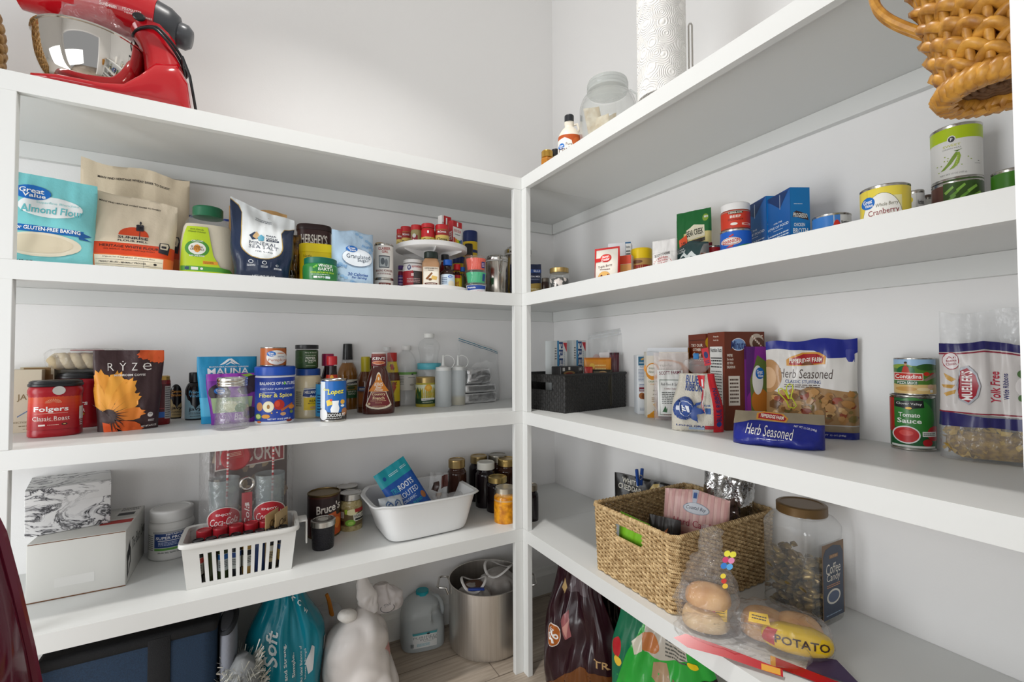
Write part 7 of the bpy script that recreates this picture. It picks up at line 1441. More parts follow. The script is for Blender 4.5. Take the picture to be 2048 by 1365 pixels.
# ================================================================ lowest shelf, right unit
# seagrass basket
K = onz(1352, 1235, Z4); Lp = onz(1192, 1135, Z4); Rp = onz(1530, 1150, Z4)
ax_ = (K-Lp).normalized(); wS = (K-Lp).length
el_ = hdir(1352, 1081)[1]; hS = CAMZ+el_*K.to_2d().length-Z4
ay_ = Vector((-ax_.y, ax_.x, 0)); dS = min(abs((Rp-K).dot(ay_)), WB-.01-max(K.x, Lp.x)+.2)
tS = math.atan2(ax_.y, ax_.x); Ce = (K+Lp)/2
print('seagrass w %.3f d %.3f h %.3f th %.1f K %.3f %.3f' % (wS, dS, hS, math.degrees(tS), K.x, K.y))
SG = thing('seagrass_basket', 'square basket woven from tan seagrass rope with a handle slot, full of snack bags', 'basket', (Ce.x, Ce.y, Z4+.0003), tS)
def seagrass():
    m = bpy.data.materials.new('seagrass'); m.use_nodes = True; nt = m.node_tree; b = nt.nodes['Principled BSDF']; b.inputs['Roughness'].default_value = .7
    c = nt.nodes.new('ShaderNodeTexCoord'); n = nt.nodes.new('ShaderNodeTexNoise'); n.inputs['Scale'].default_value = 90; n.inputs['Detail'].default_value = 4
    nt.links.new(c.outputs['Object'], n.inputs['Vector']); r = nt.nodes.new('ShaderNodeValToRGB')
    r.color_ramp.elements[0].position = .32; r.color_ramp.elements[1].position = .68; r.color_ramp.elements[0].color = (*lin('#a07e50'), 1); r.color_ramp.elements[1].color = (*lin('#e6c896'), 1)
    nt.links.new(n.outputs[0], r.inputs[0]); nt.links.new(r.outputs[0], b.inputs['Base Color'])
    w_ = nt.nodes.new('ShaderNodeTexWave'); w_.inputs['Scale'].default_value = 95; w_.bands_direction = 'DIAGONAL'; w_.inputs['Distortion'].default_value = 1.5
    nt.links.new(c.outputs['Object'], w_.inputs['Vector']); u = nt.nodes.new('ShaderNodeBump'); u.inputs['Strength'].default_value = .7; u.inputs['Distance'].default_value = .0015
    nt.links.new(w_.outputs[1], u.inputs['Height']); nt.links.new(u.outputs[0], b.inputs['Normal']); return m
MSG = seagrass()
def rope_basket(T, w, d, h, m, rows, stake=.021, r=.0042, amp=.0028, hole=None, cr_=.012, name='woven_rows', flare=1.03):
    parts = []
    def path(z):
        k = 1+(flare-1)*z/h; W, D_ = w*k, d*k; pts = []
        x0, x1, y0, y1 = -W/2, W/2, d/2-D_/2, d/2+D_/2
        seq = [((x0+cr_, y0), (x1-cr_, y0)), ((x1, y0+cr_), (x1, y1-cr_)), ((x1-cr_, y1), (x0+cr_, y1)), ((x0, y1-cr_), (x0, y0+cr_))]
        for si, (a, b) in enumerate(seq):
            L = math.hypot(b[0]-a[0], b[1]-a[1]); n = int(L/(stake/3))
            for i in range(n+1): t = i/n; pts.append((a[0]+(b[0]-a[0])*t, a[1]+(b[1]-a[1])*t, si, t))
        return pts
    for q in range(rows):
        z = h*(q+.5)/rows; P = path(z); out = []; n = len(P); seg_open = []
        for i, (x, y, si, t) in enumerate(P):
            a, b = P[i-1], P[(i+1) % n]; tx, ty = b[0]-a[0], b[1]-a[1]; l = math.hypot(tx, ty) or 1; nx, ny = ty/l, -tx/l
            o = amp*math.sin(i*2*PI/6+q*PI); zz = z+amp*.55*math.cos(i*2*PI/6+q*PI)
            p_ = (x+nx*o, y+ny*o, max(zz, r))
            if hole and si == hole[0] and hole[1] < t < hole[2] and hole[3] < z/h < hole[4]:
                if len(out) > 1: seg_open.append(out)
                out = []
            else: out.append(p_)
        if seg_open:
            seg_open.append(out)
            if len(seg_open) > 1: seg_open[0] = seg_open.pop()+seg_open[0]
            for s_ in seg_open: parts.append(tube(s_, r, 6))
        else: parts.append(tube(out, r, 6, closed=True))
    mesh_obj(name, *join(*parts), m, T, ang=80)
    P = [(x, y, h+.002) for x, y, _, _ in path(h)]; n = len(P); V = []
    tw = [(P[i][0], P[i][1], h+.003+.0018*math.sin(i*2.1)) for i in range(n)]
    mesh_obj('rope_rim', *tube(tw, .0066, 8, closed=True), m, T, ang=80)
    mesh_obj('basket_floor', *boxm(-w/2+.006, w/2-.006, .006, d-.006, .003, .008), m, T, False)
rope_basket(SG, wS, dS, hS, MSG, 33, stake=.0135, r=.0036, amp=.0024, hole=(0, .30, .66, .66, .88))
mesh_obj('slot_wrap', *join(tube([(wS*(.30-.5)*1.0+wS*.36*i/20, -.001-.0015*math.sin(i*1.3), hS*.88+.002) for i in range(21)], .0055, 8), tube([(wS*(.30-.5)+wS*.36*i/20, -.001, hS*.655) for i in range(21)], .0045, 8)), MSG, SG)
def sg(u, v): return (Ce+ax_*((u-.5)*wS)+ay_*(v*dS))
def bagin(name, label, u, v, z, w, h, T_, rot, els, col, m=None, seed=1, cat='bag', wr=.004, kind='pillow', rough=.35, top=None, group=None):
    P = sg(u, v); T = thing(name, label, cat, (P.x, P.y, Z4+z), 0, group); T.rotation_euler = (R_(rot[0]), R_(rot[1]), tS+R_(rot[2]))
    p = Pouch(w, h, T_, kind, seed=seed, wr=wr, nx=22, nz=24, top=top); p.build(T, m or mat(col, rough, 0, .25, 80), els, rough); return T
bagin('candy_bag', 'pink striped bag of hard candy standing in the seagrass basket', .72, .42, .075, .165, .175, .035, (-4, 3, 28), [
    *[Rr(.05+.1*i, .74, .05, .52, '#d0a09c') for i in range(10)], Rr(.5, .22, 1, .44, '#d7a49c'), El(.52, .74, .40, .17, '#8f9aa8'), El(.52, .74, .37, .15, '#c8ccd4'), Tx('Coastal Bay', .52, .74, .30, .07, '#2a3048', 0, 0, .3), Tx('Hard Candy', .5, .50, .62, .13, '#a8324a', 0, 0), Tx('Cinnamon Flavored', .5, .36, .5, .05, '#a8425a', 0, 0, .2), Tx('ARTIFICIALLY FLAVORED', .5, .26, .6, .05, '#a8324a'), Po([(.44, 1), (.54, 1), (.52, .82), (.46, .82)], '#b8bcc8'), Rr(.49, .92, .05, .08, '#3a5a94')], '#dcb4ac', seed=101, top=lambda u: -.012*abs(u))
bagin('foil_bag', 'crumpled silver foil bag behind the pink candy bag', .70, .78, .05, .13, .255, .05, (0, 4, 30), [], '#fff', m=noisy('#77777a', '#dededc', 22, .16, 1., metal=1, dist=.012, lo=.3, hi=.7), seed=102, wr=.020)
bagin('candy_packet', 'small black packet with orange pieces printed on it, in front of the pink candy bag', .62, .20, .03, .085, .15, .02, (-8, 0, 22), [Rr(.5, .5, 1, 1, '#231a17'), *[Po([(a, b), (a+.10, b+.06), (a+.06, b-.05)], '#b8662a') for a, b in ((.3, .70), (.7, .62), (.55, .78), (.2, .52), (.75, .45), (.45, .55), (.6, .35))], El(.45, .30, .3, .16, '#2a62a8'), Tx('Trail Mix', .55, .17, .6, .10, '#c8d4e0')], '#231a17', seed=103)
bagin('candy_packet', 'bright blue packet at the front inside the seagrass basket', .52, .12, .04, .12, .10, .02, (-30, 6, 10), [Rr(.5, .5, 1, 1, '#1c50b0'), *Lines(.5, .5, .6, .2, 2, '#c8d8f0')], '#1c50b0', seed=104)
bagin('candy_packet', 'lime green packet with small squares seen through the handle slot', .42, .055, .03, .11, .145, .015, (-4, 2, 0), [Rr(.5, .5, 1, 1, '#7ab82a'), Rr(.35, .50, .10, .07, '#1d2a14'), Rr(.58, .50, .10, .07, '#1d2a14'), Rr(.35, .36, .12, .08, '#2a8ab8'), Rr(.6, .34, .12, .08, '#2a8ab8')], '#7ab82a', seed=105)
bagin('candy_packet', 'white and grey packet at the left end of the handle slot', .28, .06, .03, .07, .125, .015, (-6, -6, 0), [Rr(.7, .5, .4, .9, '#8a8a8e'), *Lines(.7, .5, .3, .8, 9, '#3a3a3e'), Rr(.25, .55, .5, .5, '#d8dce4'), Rr(.1, .6, .2, .06, '#b82a2a')], '#c8ccd2', seed=106)
bagin('candy_packet', 'clear flat bag lying across the middle of the seagrass basket', .45, .35, .06, .16, .10, .02, (-55, 0, 5), [Rr(.6, .7, .5, .2, '#8ab83a')], '#fff', m=film('#dfe3ea', .4, .2, 1.4, .6), seed=107)
bagin('candy_bag', 'dark glossy bag at the right end of the seagrass basket', .82, .62, .05, .12, .105, .04, (-10, 0, 50), [Rr(.5, .6, .7, .4, '#4a4a3a'), El(.8, .7, .3, .3, '#c8a030')], '#1d1c1c', m=noisy('#141414', '#5a584e', 30, .12, .8, dist=.006), seed=108, wr=.010)
# black cheddar bag with a clothespin, behind the basket
x, y, w, h, t = fit_flat(1232, 1342, None, 958, Z4, -68, .335, 'R')
T = thing('popcorn_bag', 'black bag reading white cheddar, rolled shut behind the seagrass basket', 'bag', (x, y, Z4+.0006), R_(-62))
p = Pouch(w, h, .05, 'stand', seed=111, wr=.006, fill=1.3, lean=.0, top=lambda u: -.008*u); p.build(T, mat('#1b1a19', .3, 0, .3, 60), [Tx('WHITE', .30, .90, .30, .09, '#d8d4c8', -4), Tx('CHEDDAR', .30, .79, .42, .09, '#d8d4c8', -4), Po([(.55, .70), (.70, .95), (.80, .98), (.82, .86), (.95, .90), (.92, .62), (.6, .6)], '#c8ae6a')], .3)
d_, e_ = hdir(1281, 972); Dp = math.hypot(x, y)-.05
T = thing('clothespin', 'blue plastic clothespin clipped on top of the black cheddar bag', 'clip', (d_.x*Dp, d_.y*Dp, CAMZ+e_*Dp))
mb = mat('#1c4a9a', .3)
zt_ = (hdir(1281, 938)[1]-e_)*Dp
a = mesh_obj('clip_jaw', *rbox(.010, .008, zt_, .002, 0, 0, 2, -.006), mb, T); a.rotation_euler = (0, R_(-7), 0)
b = mesh_obj('clip_jaw', *rbox(.010, .008, zt_, .002, 0, 0, 2, .006), mb, T); b.rotation_euler = (0, R_(7), 0)
mesh_obj('spring', *tube([(0.007*math.cos(a_), -.001, zt_*.5+.007*math.sin(a_)) for a_ in [2*PI*i/16 for i in range(16)]], .0012, 6, closed=True), steel(.3), T)
# big candy jar
xj, yj, rj, hj = fit_round(1531, 1684, 1252, 990, Z4)
T = thing('candy_jar', 'large clear square candy jar with a brown lid and a blue coffee candy label', 'jar', (xj, yj, Z4+.0004), face_cam(xj, yj)-R_(30))
JT, JR, JH = T, rj*.86, hj
pr = [(.95, 0), (1, .012), (1, .10), (.985, .14), (.985, .70), (1, .78), (.97, .83), (.80, .895), (.66, .91), (.66, .925)]
prt(T, 'clear_jar', pr, film('#e6ebec', .10, .06, 1.9, .2, 20), JR, hj, JR, 5.0, seg=56, sm=True, cap1=False)
lid(T, hj*.915, hj*.085, JR*.80, mat('#6b5230', .35, .3), 70, .01, name='brown_lid')
LB = [Rr(.5, .5, 1, 1, '#7a5c3c'), Po([(.04, 0), (.96, 0), (.96, .84), (.85, .93), (.5, .97), (.15, .93), (.04, .84)], '#2f3c52'), Rr(.52, .82, .4, .05, '#8a6238'), Tx('DUTCH', .52, .82, .3, .03, '#d8b088'), Tx('Coffee', .5, .66, .66, .14, '#e8e2d4', 0, 0, .1), Tx('Candy', .5, .53, .62, .13, '#e8e2d4', 0, 0, .1), *Lines(.5, .43, .6, .05, 2, '#c88a5a'), El(.5, .28, .62, .20, '#dcd8cc'), El(.5, .28, .50, .15, '#4a5a78'), *Lines(.5, .05, .7, .03, 1, '#8aa0b8')]
art_plane(T, LB, (JR+.0012, -JR*.66, hj*.06), (0, JR*1.32, 0), (0, 0, hj*.66), .35, 'printed_label')
# the individually wrapped candies inside
rc = random.Random(12); cand = None; cj, sj = math.cos(T.rotation_euler[2]), math.sin(T.rotation_euler[2])
def candy_mesh():
    V, F = [], []
    n = 13; seg = 8
    for i in range(n):
        t = i/(n-1); x = (t-.5)*.054; s_ = .0088 if .25 < t < .75 else (.0075*(1-abs((t if t < .5 else 1-t)-.25)*0) if False else (.0022 if abs(t-.22) < .05 or abs(t-.78) < .05 else .0088))
        fl = .45 if (t < .2 or t > .8) else .8
        for k in range(seg): a = 2*PI*k/seg; V.append((x, s_*math.cos(a), s_*fl*math.sin(a)))
    for i in range(n-1):
        for k in range(seg): q = (k+1) % seg; F.append((i*seg+k, i*seg+q, (i+1)*seg+q, (i+1)*seg+k))
    F.append(tuple(range(seg-1, -1, -1))); F.append(tuple(range((n-1)*seg, n*seg))); return V, F
mc1 = noisy('#1a0d0b', '#3a1f18', 40, .2, .25, .4, .7, dist=.003); mc2 = noisy('#5a4526', '#a08850', 40, .2, .25, metal=.4, dist=.003)
base_c = mesh_obj('wrapped_candy', *candy_mesh(), mc1, None, ang=70); cm2 = base_c.data.copy(); cm2.materials[0] = mc2
cnt = 0; lim = JR*.80
for L in range(11):
    nn = 9 if L < 9 else 4
    for k in range(nn):
        a = rc.uniform(0, 6.28); lx = -lim+2*lim*((k % 3)+.5)/3+rc.uniform(-.006, .006); ly = -lim+2*lim*((k//3)+.5)/3+rc.uniform(-.006, .006)
        z = .011+L*.0125+rc.uniform(-.002, .002)
        if L > 6 and lx*cj-ly*sj > .02 and rc.random() < .5: continue
        c = base_c if cnt == 0 else base_c.copy()
        if cnt: COL.objects.link(c)
        if rc.random() < .18: c.data = cm2
        c.location = (xj+lx*cj-ly*sj, yj+lx*sj+ly*cj, Z4+z); c.rotation_euler = (rc.uniform(-.5, .5), rc.uniform(-.55, .55), a); cnt += 1
        tag(c, 'brown wrapped coffee candy inside the big clear jar', 'candy', 'wrapped coffee candies in the clear jar')
# bread bags in front
def bun(T, name, loc, a, b, h, m, rz=0):
    prof = [(.80, 0), (.98, .12), (1, .35), (.93, .62), (.72, .86), (.38, .98), (.01, 1)]
    o = mesh_obj(name, *loft(cr([(s, z*h) for s, z in prof], 4), a, b, 2.4, 32), m, T); o.location = loc; o.rotation_euler = (0, 0, rz); return o
BUNM = noisy('#b98048', '#dcb27c', 18, .5, .1, .3, .7)
P = onz(1432, 1270, Z4)
T = thing('bun_bag', 'clear twisted bag of hamburger buns with coloured dots on its tag, beside the seagrass basket', 'bag', (P.x, P.y+.02, Z4+.0004), face_cam(P.x, P.y))
bun(T, 'bun', (-.005, .012, .004), .050, .046, .045, noisy('#c8a070', '#e4ccA0', 18, .5, .1, .3, .7)); bun(T, 'bun', (.0, .02, .050), .048, .042, .038, BUNM)
crinkle('clear_bag', [(.6, .001), (1, .012), (1.05, .05), (.95, .10), (.62, .15), (.34, .19), (.40, .215), (.12, .225)], .062, .052, T, film('#f8f4f4', .07, .10, 1.5, 1., 34), .010, 2, rot=(R_(-4), R_(2), 0))
art_plane(T, [El(.3+.28*(i % 2), .92-.16*(i//2), .30, .16, c) for i, c in enumerate(('#e8e03c', '#e8e03c', '#c83a6a', '#e088b0', '#2a7ac8', '#5aa8e0'))]+[El(.4, .34, .26, .13, '#e8d03c'), El(.5, .22, .26, .13, '#c8322a'), El(.62, .1, .26, .13, '#e8c03c')], (.008, -.045, .115), (.040, 0, 0), (.022, .010, .080), .35, 'coloured_dots')
P = onz(1480, 1312, Z4)
T = thing('roll_bag', 'clear bag with a long red stripe and purple corner, trailing towards the shelf edge', 'bag', (P.x+.012, P.y+.01, Z4+.0004), R_(-56))
crinkle('clear_bag', [(.7, .001), (1, .008), (1, .03), (.8, .045), (.2, .05)], .125, .040, T, film('#f4eef0', .05, .10, 1.5, 1., 34), .008, 7)
art_plane(T, [Po([(0, .35), (.12, .75), (.5, .62), (1, .35), (1, .0), (.5, .12), (.15, .05)], '#b00818'), Rr(.9, .2, .16, .3, '#d89a2c')], (-.125, -.048, .006), (.20, -.012, 0), (0, .030, .022), .25, 'red_stripe')
P = onz(1570, 1300, Z4)
T = thing('potato_roll_bag', 'clear bag of golden potato rolls with a yellow panel reading POTATO', 'bag', (P.x+.0, P.y+.02, Z4+.0004), R_(-58))
bun(T, 'roll', (-.02, .022, .002), .048, .040, .055, BUNM); bun(T, 'roll', (.042, .020, .002), .048, .038, .060, BUNM); 
crinkle('clear_bag', [(.7, .001), (1, .010), (1.03, .035), (.9, .062), (.5, .074), (.1, .078)], .100, .056, T, film('#f8f4f4', .06, .10, 1.5, 1., 34), .007, 12, n=2.3)
p = Pouch(.135, .062, .045, 'pillow', nx=20, nz=12, seed=5, wr=.002)
o = thing('x', 'x', 'x'); bpy.data.objects.remove(o)
yp = mesh_obj('yellow_panel', *loft(cr([(.55, 0), (.9, .008), (1, .024), (.9, .040), (.5, .050)], 4), .064, .030, 2.2, 40), mat('#e2bb1e', .2), T); yp.location = (.038, -.026, .008); yp.rotation_euler = (R_(-14), 0, R_(4))
art_loft(yp, [Po([(0, .2), (.16, .1), (.2, .9), (.05, .9)], '#b0242c'), Tx('POTATO', .55, .48, .74, .40, '#3a2218')], .064, .030, 2.2, prof=cr([(.55, 0), (.9, .008), (1, .024), (.9, .040), (.5, .050)], 4), z0=.006, z1=.044, e0=.0006)
crinkle('twisted_neck', [(.5, 0), (.28, .03), (.2, .05), (.6, .09), (.9, .12)], .030, .024, T, PLY, .008, 4, loc=(-.085, .0, .032), rot=(0, R_(-70), 0))
art_plane(T, [Rr(.5, .5, 1, 1, '#e2b81e'), Tx('PTA', .5, .5, .5, .7, '#3a2218', 90), Rr(.2, .5, .2, 1, '#b0242c')], (-.125, -.026, .030), (.034, 0, .004), (.0, .012, .032), .3, 'yellow_tag')
art_plane(T, [Po([(0, .2), (1, 0), (1, .55), (.02, .9)], '#a80818'), Po([(.0, .2), (.06, .2), (.06, .9), (0, .9)], '#d89a2c')], (-.01, -.092, .0012), (.150, -.020, .001), (.0, .040, .004), .25, 'red_tail')
art_plane(T, [Po([(0, 0), (1, 0), (.6, 1), (.1, .8)], '#4a3a5a')], (.05, -.066, .002), (.09, -.01, 0), (0, .050, .010), .25, 'purple_corner')
art_plane(T, [Po([(.05, .05), (.95, .12), (.85, .9), (.1, .8)], '#e2b81e'), *Lines(.5, .5, .6, .4, 2, '#3a2218')], (-.052, -.038, .052), (.045, 0, 0), (0, .016, .020), .3, 'yellow_tag')
# dust marks on the shelf
# ================================================================ top shelf
Z1 = ZS[1]
# stand mixer seen from its right side: head to the right end, bowl to the left
MX = thing('stand_mixer', 'red stand mixer with a steel bowl at the left end of the top shelf', 'mixer', (-.299, PA+.104, Z1+.0005), 0)
RED = mat('#b3121d', .12, 0, 0, 60, .5, .6); GREY = mat('#3a3c40', .35)
print('mixer L %.3f' % L, A, B)
def sweep_sections(secs, m, name, n=2.6, seg=32, ang=50):
    """secs: (centre, half width along local x', half depth y, direction angle in xz) -> loft through superellipses"""
    V, F = [], []
    for (cx, cz, ha, hy, an) in secs:
        ca_, sa_ = math.cos(R_(an)), math.sin(R_(an))
        for i in range(seg):
            t = 2*PI*i/seg; c, s_ = math.cos(t), math.sin(t)
            u = ha*math.copysign(abs(c)**(2/n), c); v = hy*math.copysign(abs(s_)**(2/n), s_)
            V.append((cx+u*ca_, v, cz+u*sa_))
    for k in range(len(secs)-1):
        for i in range(seg): j = (i+1) % seg; F.append((k*seg+i, k*seg+j, (k+1)*seg+j, (k+1)*seg+i))
    F.append(tuple(range(seg-1, -1, -1))); o = (len(secs)-1)*seg; F.append(tuple(range(o, o+seg)))
    bm = bmesh.new(); me = bpy.data.meshes.new(name); me.from_pydata(V, [], F); bm.from_mesh(me); bmesh.ops.recalc_face_normals(bm, faces=bm.faces); bm.to_mesh(me); bm.free()
    me.materials.append(m); me.polygons.foreach_set('use_smooth', [True]*len(me.polygons)); me.set_sharp_from_angle(angle=R_(ang))
    o = bpy.data.objects.new(name, me); COL.objects.link(o); o.parent = MX; return o
# base foot: low tongue under the bowl growing into the pedestal, local x to the right; origin 0.15 left of the heel
foot = [(-.155, .010, .004, .055, 90), (-.145, .011, .011, .080, 90), (-.10, .013, .013, .094, 90), (-.02, .015, .015, .092, 90), (.02, .022, .022, .086, 90), (.05, .042, .042, .080, 90), (.08, .066, .066, .074, 90), (.12, .072, .070, .066, 88), (.138, .050, .050, .058, 80), (.150, .014, .014, .045, 80)]
sweep_sections(foot, RED, 'base_foot', 3.2)
ped = [(.098, .050, .048, .066, 0), (.095, .10, .046, .058, 0), (.088, .14, .042, .052, 0), (.078, .175, .042, .048, 0), (.066, .205, .050, .050, 0), (.058, .225, .054, .056, 0)]
sweep_sections(ped, RED, 'pedestal', 2.6)
head = [(-.200, .255, .030, .030, 90), (-.19, .255, .050, .048, 90), (-.12, .262, .058, .060, 90), (-.03, .264, .062, .066, 90), (.03, .260, .060, .066, 88), (.075, .252, .054, .062, 84)]
sweep_sections(head, RED, 'motor_head', 2.3)
dial = [(.0755, .252, .053, .061, 84), (.100, .247, .050, .055, 80), (.118, .242, .040, .046, 78), (.121, .241, .032, .036, 78)]
sweep_sections(dial, GREY, 'speed_collar', 2.2)
knob = [(.121, .241, .031, .034, 78), (.138, .237, .031, .034, 78), (.149, .235, .022, .024, 78)]
sweep_sections(knob, mat('#4a4c50', .3), 'speed_dial', 2.1)
for k in range(8):
    a = R_(160+k*20); o = mesh_obj('dial_mark', *boxm(.080, .092, -.0008, .0008, 0, .001), mat('#c8c8c8', .5), MX, False)
    o.location = (0, 0, .243); o.rotation_euler = (0, 0, 0); bm = None
    o.matrix_local = Matrix.Translation((0, .0, .248)) @ Matrix.Rotation(a+PI/2, 4, 'X') @ Matrix.Translation((0, 0, .0555))
mesh_obj('lock_button', *xf(loft([(1, 0), (1, .004), (.8, .006)], .013, .010), (.045, -.063, .222), (R_(90), 0, 0)), mat('#191a1c', .3), MX)
art_plane(MX, [Tx('Sunbeam', .18, .55, .30, .55, '#d8c8c4', 0, 1, .1), Tx('MIXMASTER', .60, .62, .34, .4, '#d8c8c4', 0, 0, .2), Tx('HERITAGE SERIES', .72, .15, .5, .22, '#d8c8c4', 0, 0)], (-.035, -.0640, .222), (.11, 0, 0), (0, -.002, .017), .3, 'lettering')
# bowl
bw = steel(.04, '#d8d4ce')
bowl = [(.50, .020), (.58, .022), (.62, .028), (.80, .050), (.93, .085), (.985, .12), (1.0, .148)]
BC = (-.058, 0)
o = mesh_obj('mixing_bowl', *loft(cr(bowl, 6)+[(1.03, .149), (1.03, .153), (.98, .153), (.965, .12), (.78, .056), (.02, .032)], .108, seg=72, cap1=True), bw, MX); o.location = (BC[0], 0, 0)
# power cord wound round the neck of the stand
cord = []
for i in range(60):
    t = i/59; a = R_(200+560*t); cord.append((.076+.054*math.cos(a)+(.010*t), .062*math.sin(a), .185-.020*math.sin(a)-.045*max(0, math.cos(a))+.006*t))
cord += [(.135, -.060, .15), (.150, -.050, .11), (.158, -.03, .06), (.162, .0, .03), (.165, .05, .006)]
mesh_obj('power_cord', *tube(cord, .0036, 8), mat('#1a1b1e', .35), MX)
# beaters in a clear plastic bag standing in the bowl
bt = thing('beater_bag', 'clear plastic bag of steel beaters standing in the mixer bowl', 'bag', (MX.location.x+BC[0]+.012, MX.location.y, Z1+.045), 0)
crinkle('clear_bag', [(.5, 0), (.85, .05), (.95, .11), (1.05, .17), (1.15, .24), (.9, .27)], .072, .060, bt, PLY, .016, 21)
for k, (dx, dy) in enumerate(((-.045, -.01), (.0, .012))):
    b_ = thing('beater', ['steel beater on the left, wrapped in the clear bag in the bowl', 'steel beater on the right, wrapped in the clear bag in the bowl'][k], 'beater', (bt.location.x+dx, bt.location.y+dy, Z1+.048), 0, 'beaters in the mixer bowl')
    mesh_obj('shaft', *tube([(0, 0, .08), (0, 0, .215)], .003, 8), steel(.15), b_)
    mesh_obj('collar', *loft([(1, .190), (1, .215)], .0055), mat('#1f5a4c' if k == 0 else '#4a78b0', .3), b_)
    w_ = []
    for q in range(4): w_.append(tube([(.019*math.sin(PI*i/12)*math.cos(q*PI/2), .019*math.sin(PI*i/12)*math.sin(q*PI/2), .005+.08*i/12) for i in range(13)], .0016, 6))
    mesh_obj('whisk_wires', *join(*w_), steel(.15), b_)
# left wicker basket
def wicker(T, prof, r, h, m, rows, stakes, tr, amp, name='woven_rows', flat=1.5, z_lo=0):
    parts = []; P = cr(prof, 8)
    def rad(z):
        for (s0, q0), (s1, q1) in zip(P, P[1:]):
            if q0*h <= z <= q1*h+1e-9 and q1 > q0: return r*(s0+(s1-s0)*(z/h-q0)/(q1-q0))
        return r*P[-1][0]
    for q in range(rows):
        z = z_lo+(h-z_lo)*(q+.5)/rows; R0 = rad(z); n = stakes*7; pts = []
        for i in range(n):
            a = 2*PI*i/n; o = amp*math.sin(stakes/2*a*1.0+q*PI)
            pts.append(((R0+o)*math.cos(a), (R0+o)*math.sin(a), z+.5*tr*math.sin(stakes/2*a+q*PI+.6)))
        parts.append(tube(pts, tr*.50, 6, closed=True, flat=flat))
    mesh_obj(name, *join(*parts), m, T, ang=80)
    st = []
    for k in range(stakes):
        a = 2*PI*(k+.25)/stakes; st.append(tube([(rad(h*j/10)*math.cos(a), rad(h*j/10)*math.sin(a), h*j/10) for j in range(11)], tr*.5, 5))
    mesh_obj('stakes', *join(*st), m, T, ang=80)
    return rad
WK1 = noisy('#a87f48', '#d9b274', 60, .45, .3, .35, .65, dist=.001); WK2 = noisy('#9a6420', '#d49a3c', 70, .4, .3, .35, .65, dist=.001)
d0, _ = hdir(42, 100); P = at_setback(-105, 100, .16, 'L')
T = thing('wicker_basket', 'round tan wicker basket at the far left end of the top shelf', 'basket', (P.x, P.y, Z1+.0004), 0)
rr_ = abs((hdir(44, 100)[0].x/hdir(44, 100)[0].y)*P.y-P.x)*math.cos(R_(46))
print('left basket r %.3f' % rr_)
wicker(T, [(.62, 0), (.86, .12), (1, .38), (.97, .62), (.82, .85), (.70, 1)], rr_, .26, WK1, 22, 22, .0100, .0042)
mesh_obj('coloured_band', *tube([(rr_*.845*math.cos(2*PI*i/80), rr_*.845*math.sin(2*PI*i/80), .215) for i in range(80)], .0065, 8, closed=True), mat('#b4643c', .5), T)
mesh_obj('rim', *tube([(rr_*.72*math.cos(2*PI*i/80), rr_*.72*math.sin(2*PI*i/80), .262+.002*math.sin(i*1.5)) for i in range(80)], .010, 8, closed=True), WK1, T)
mesh_obj('basket_floor', *loft([(1, .003), (1, .010)], rr_*.6), WK1, T)
# hanging basket near the doorway
dd, _ = hdir(2006, 235); Dh = .665; Px, Py = dd.x*Dh, dd.y*Dh
zb = CAMZ+hdir(1935, 243)[1]*(Dh+.05)
T = thing('hanging_basket', 'honey coloured wicker basket hanging from the top shelf edge close to the doorway', 'basket', (Px, Py, zb), 0)
rb_ = Dh*math.tan(hdir(1884, 215)[0].angle(hdir(2006, 215)[0]))
print('hanging basket pos %.3f %.3f r %.3f zb %.3f' % (Px, Py, rb_, zb))
HB = rb_
rf = wicker(T, [(.80, 0), (.96, .10), (1.15, .30), (1.42, .62), (1.62, 1)], HB, .22, WK2, 20, 20, .0094, .0042, z_lo=.022)
fr_ = []
for q in range(2): fr_.append(tube([((HB*.95+.006*math.cos(i*PI/3+q*PI))*math.cos(2*PI*i/108), (HB*.95+.006*math.cos(i*PI/3+q*PI))*math.sin(2*PI*i/108), .010+.006*math.sin(i*PI/3+q*PI)) for i in range(108)], .0068, 8, closed=True))
mesh_obj('foot_ring', *join(*fr_), WK2, T, ang=80)
fl = [tube([(HB*.16*k*math.cos(2*PI*i/40), HB*.16*k*math.sin(2*PI*i/40), .014+.0012*math.sin(i*PI/2+k)) for i in range(40)], .0034, 5, closed=True) for k in range(1, 6)]
mesh_obj('woven_floor', *join(*fl, loft([(1, .016), (1, .019)], HB*.86, seg=40)), mat('#6b4a2c', .6), T, ang=80)
mesh_obj('rim', *tube([(HB*1.62*math.cos(2*PI*i/90), HB*1.62*math.sin(2*PI*i/90), .222+.002*math.sin(i*1.3)) for i in range(90)], .009, 8, closed=True), WK2, T)
# ear handle on the left side and a bail up to the hook
la = math.atan2(dd.x, -dd.y)+PI+R_(14)      # direction to the left of the view
lx_, ly_ = -dd.y, dd.x
hp = []
for i in range(25):
    t = i/24; a = PI*t
    hp.append(((rf(.085+.12*t)+.034*math.sin(a))*lx_, (rf(.085+.12*t)+.034*math.sin(a))*ly_, .085+.125*t))
off = Vector((-ly_, lx_, 0))
mesh_obj('ear_handle', *join(tube(hp, .0045, 8), tube([(p[0]+off.x*.010, p[1]+off.y*.010, p[2]) for p in hp], .0045, 8)), WK2, T)
ztop_ = Z1-LIP*.5-zb
bl = [(HB*1.6*math.cos(PI*i/30)*lx_, HB*1.6*math.cos(PI*i/30)*ly_, .21+(ztop_-.21)*math.sin(PI*i/30)) for i in range(31)]
hk_x = PB-.008-Px
bl = [(p[0]+hk_x*math.sin(PI*i/30), p[1], p[2]) for i, p in enumerate(bl)]
mesh_obj('carrying_handle', *tube(bl, .005, 8), WK2, T)
T2 = thing('wall_hook', 'small brass hook screwed into the top shelf edge, carrying the hanging basket', 'hook', (PB-.0005, Py, Z1-LIP*.5), 0)
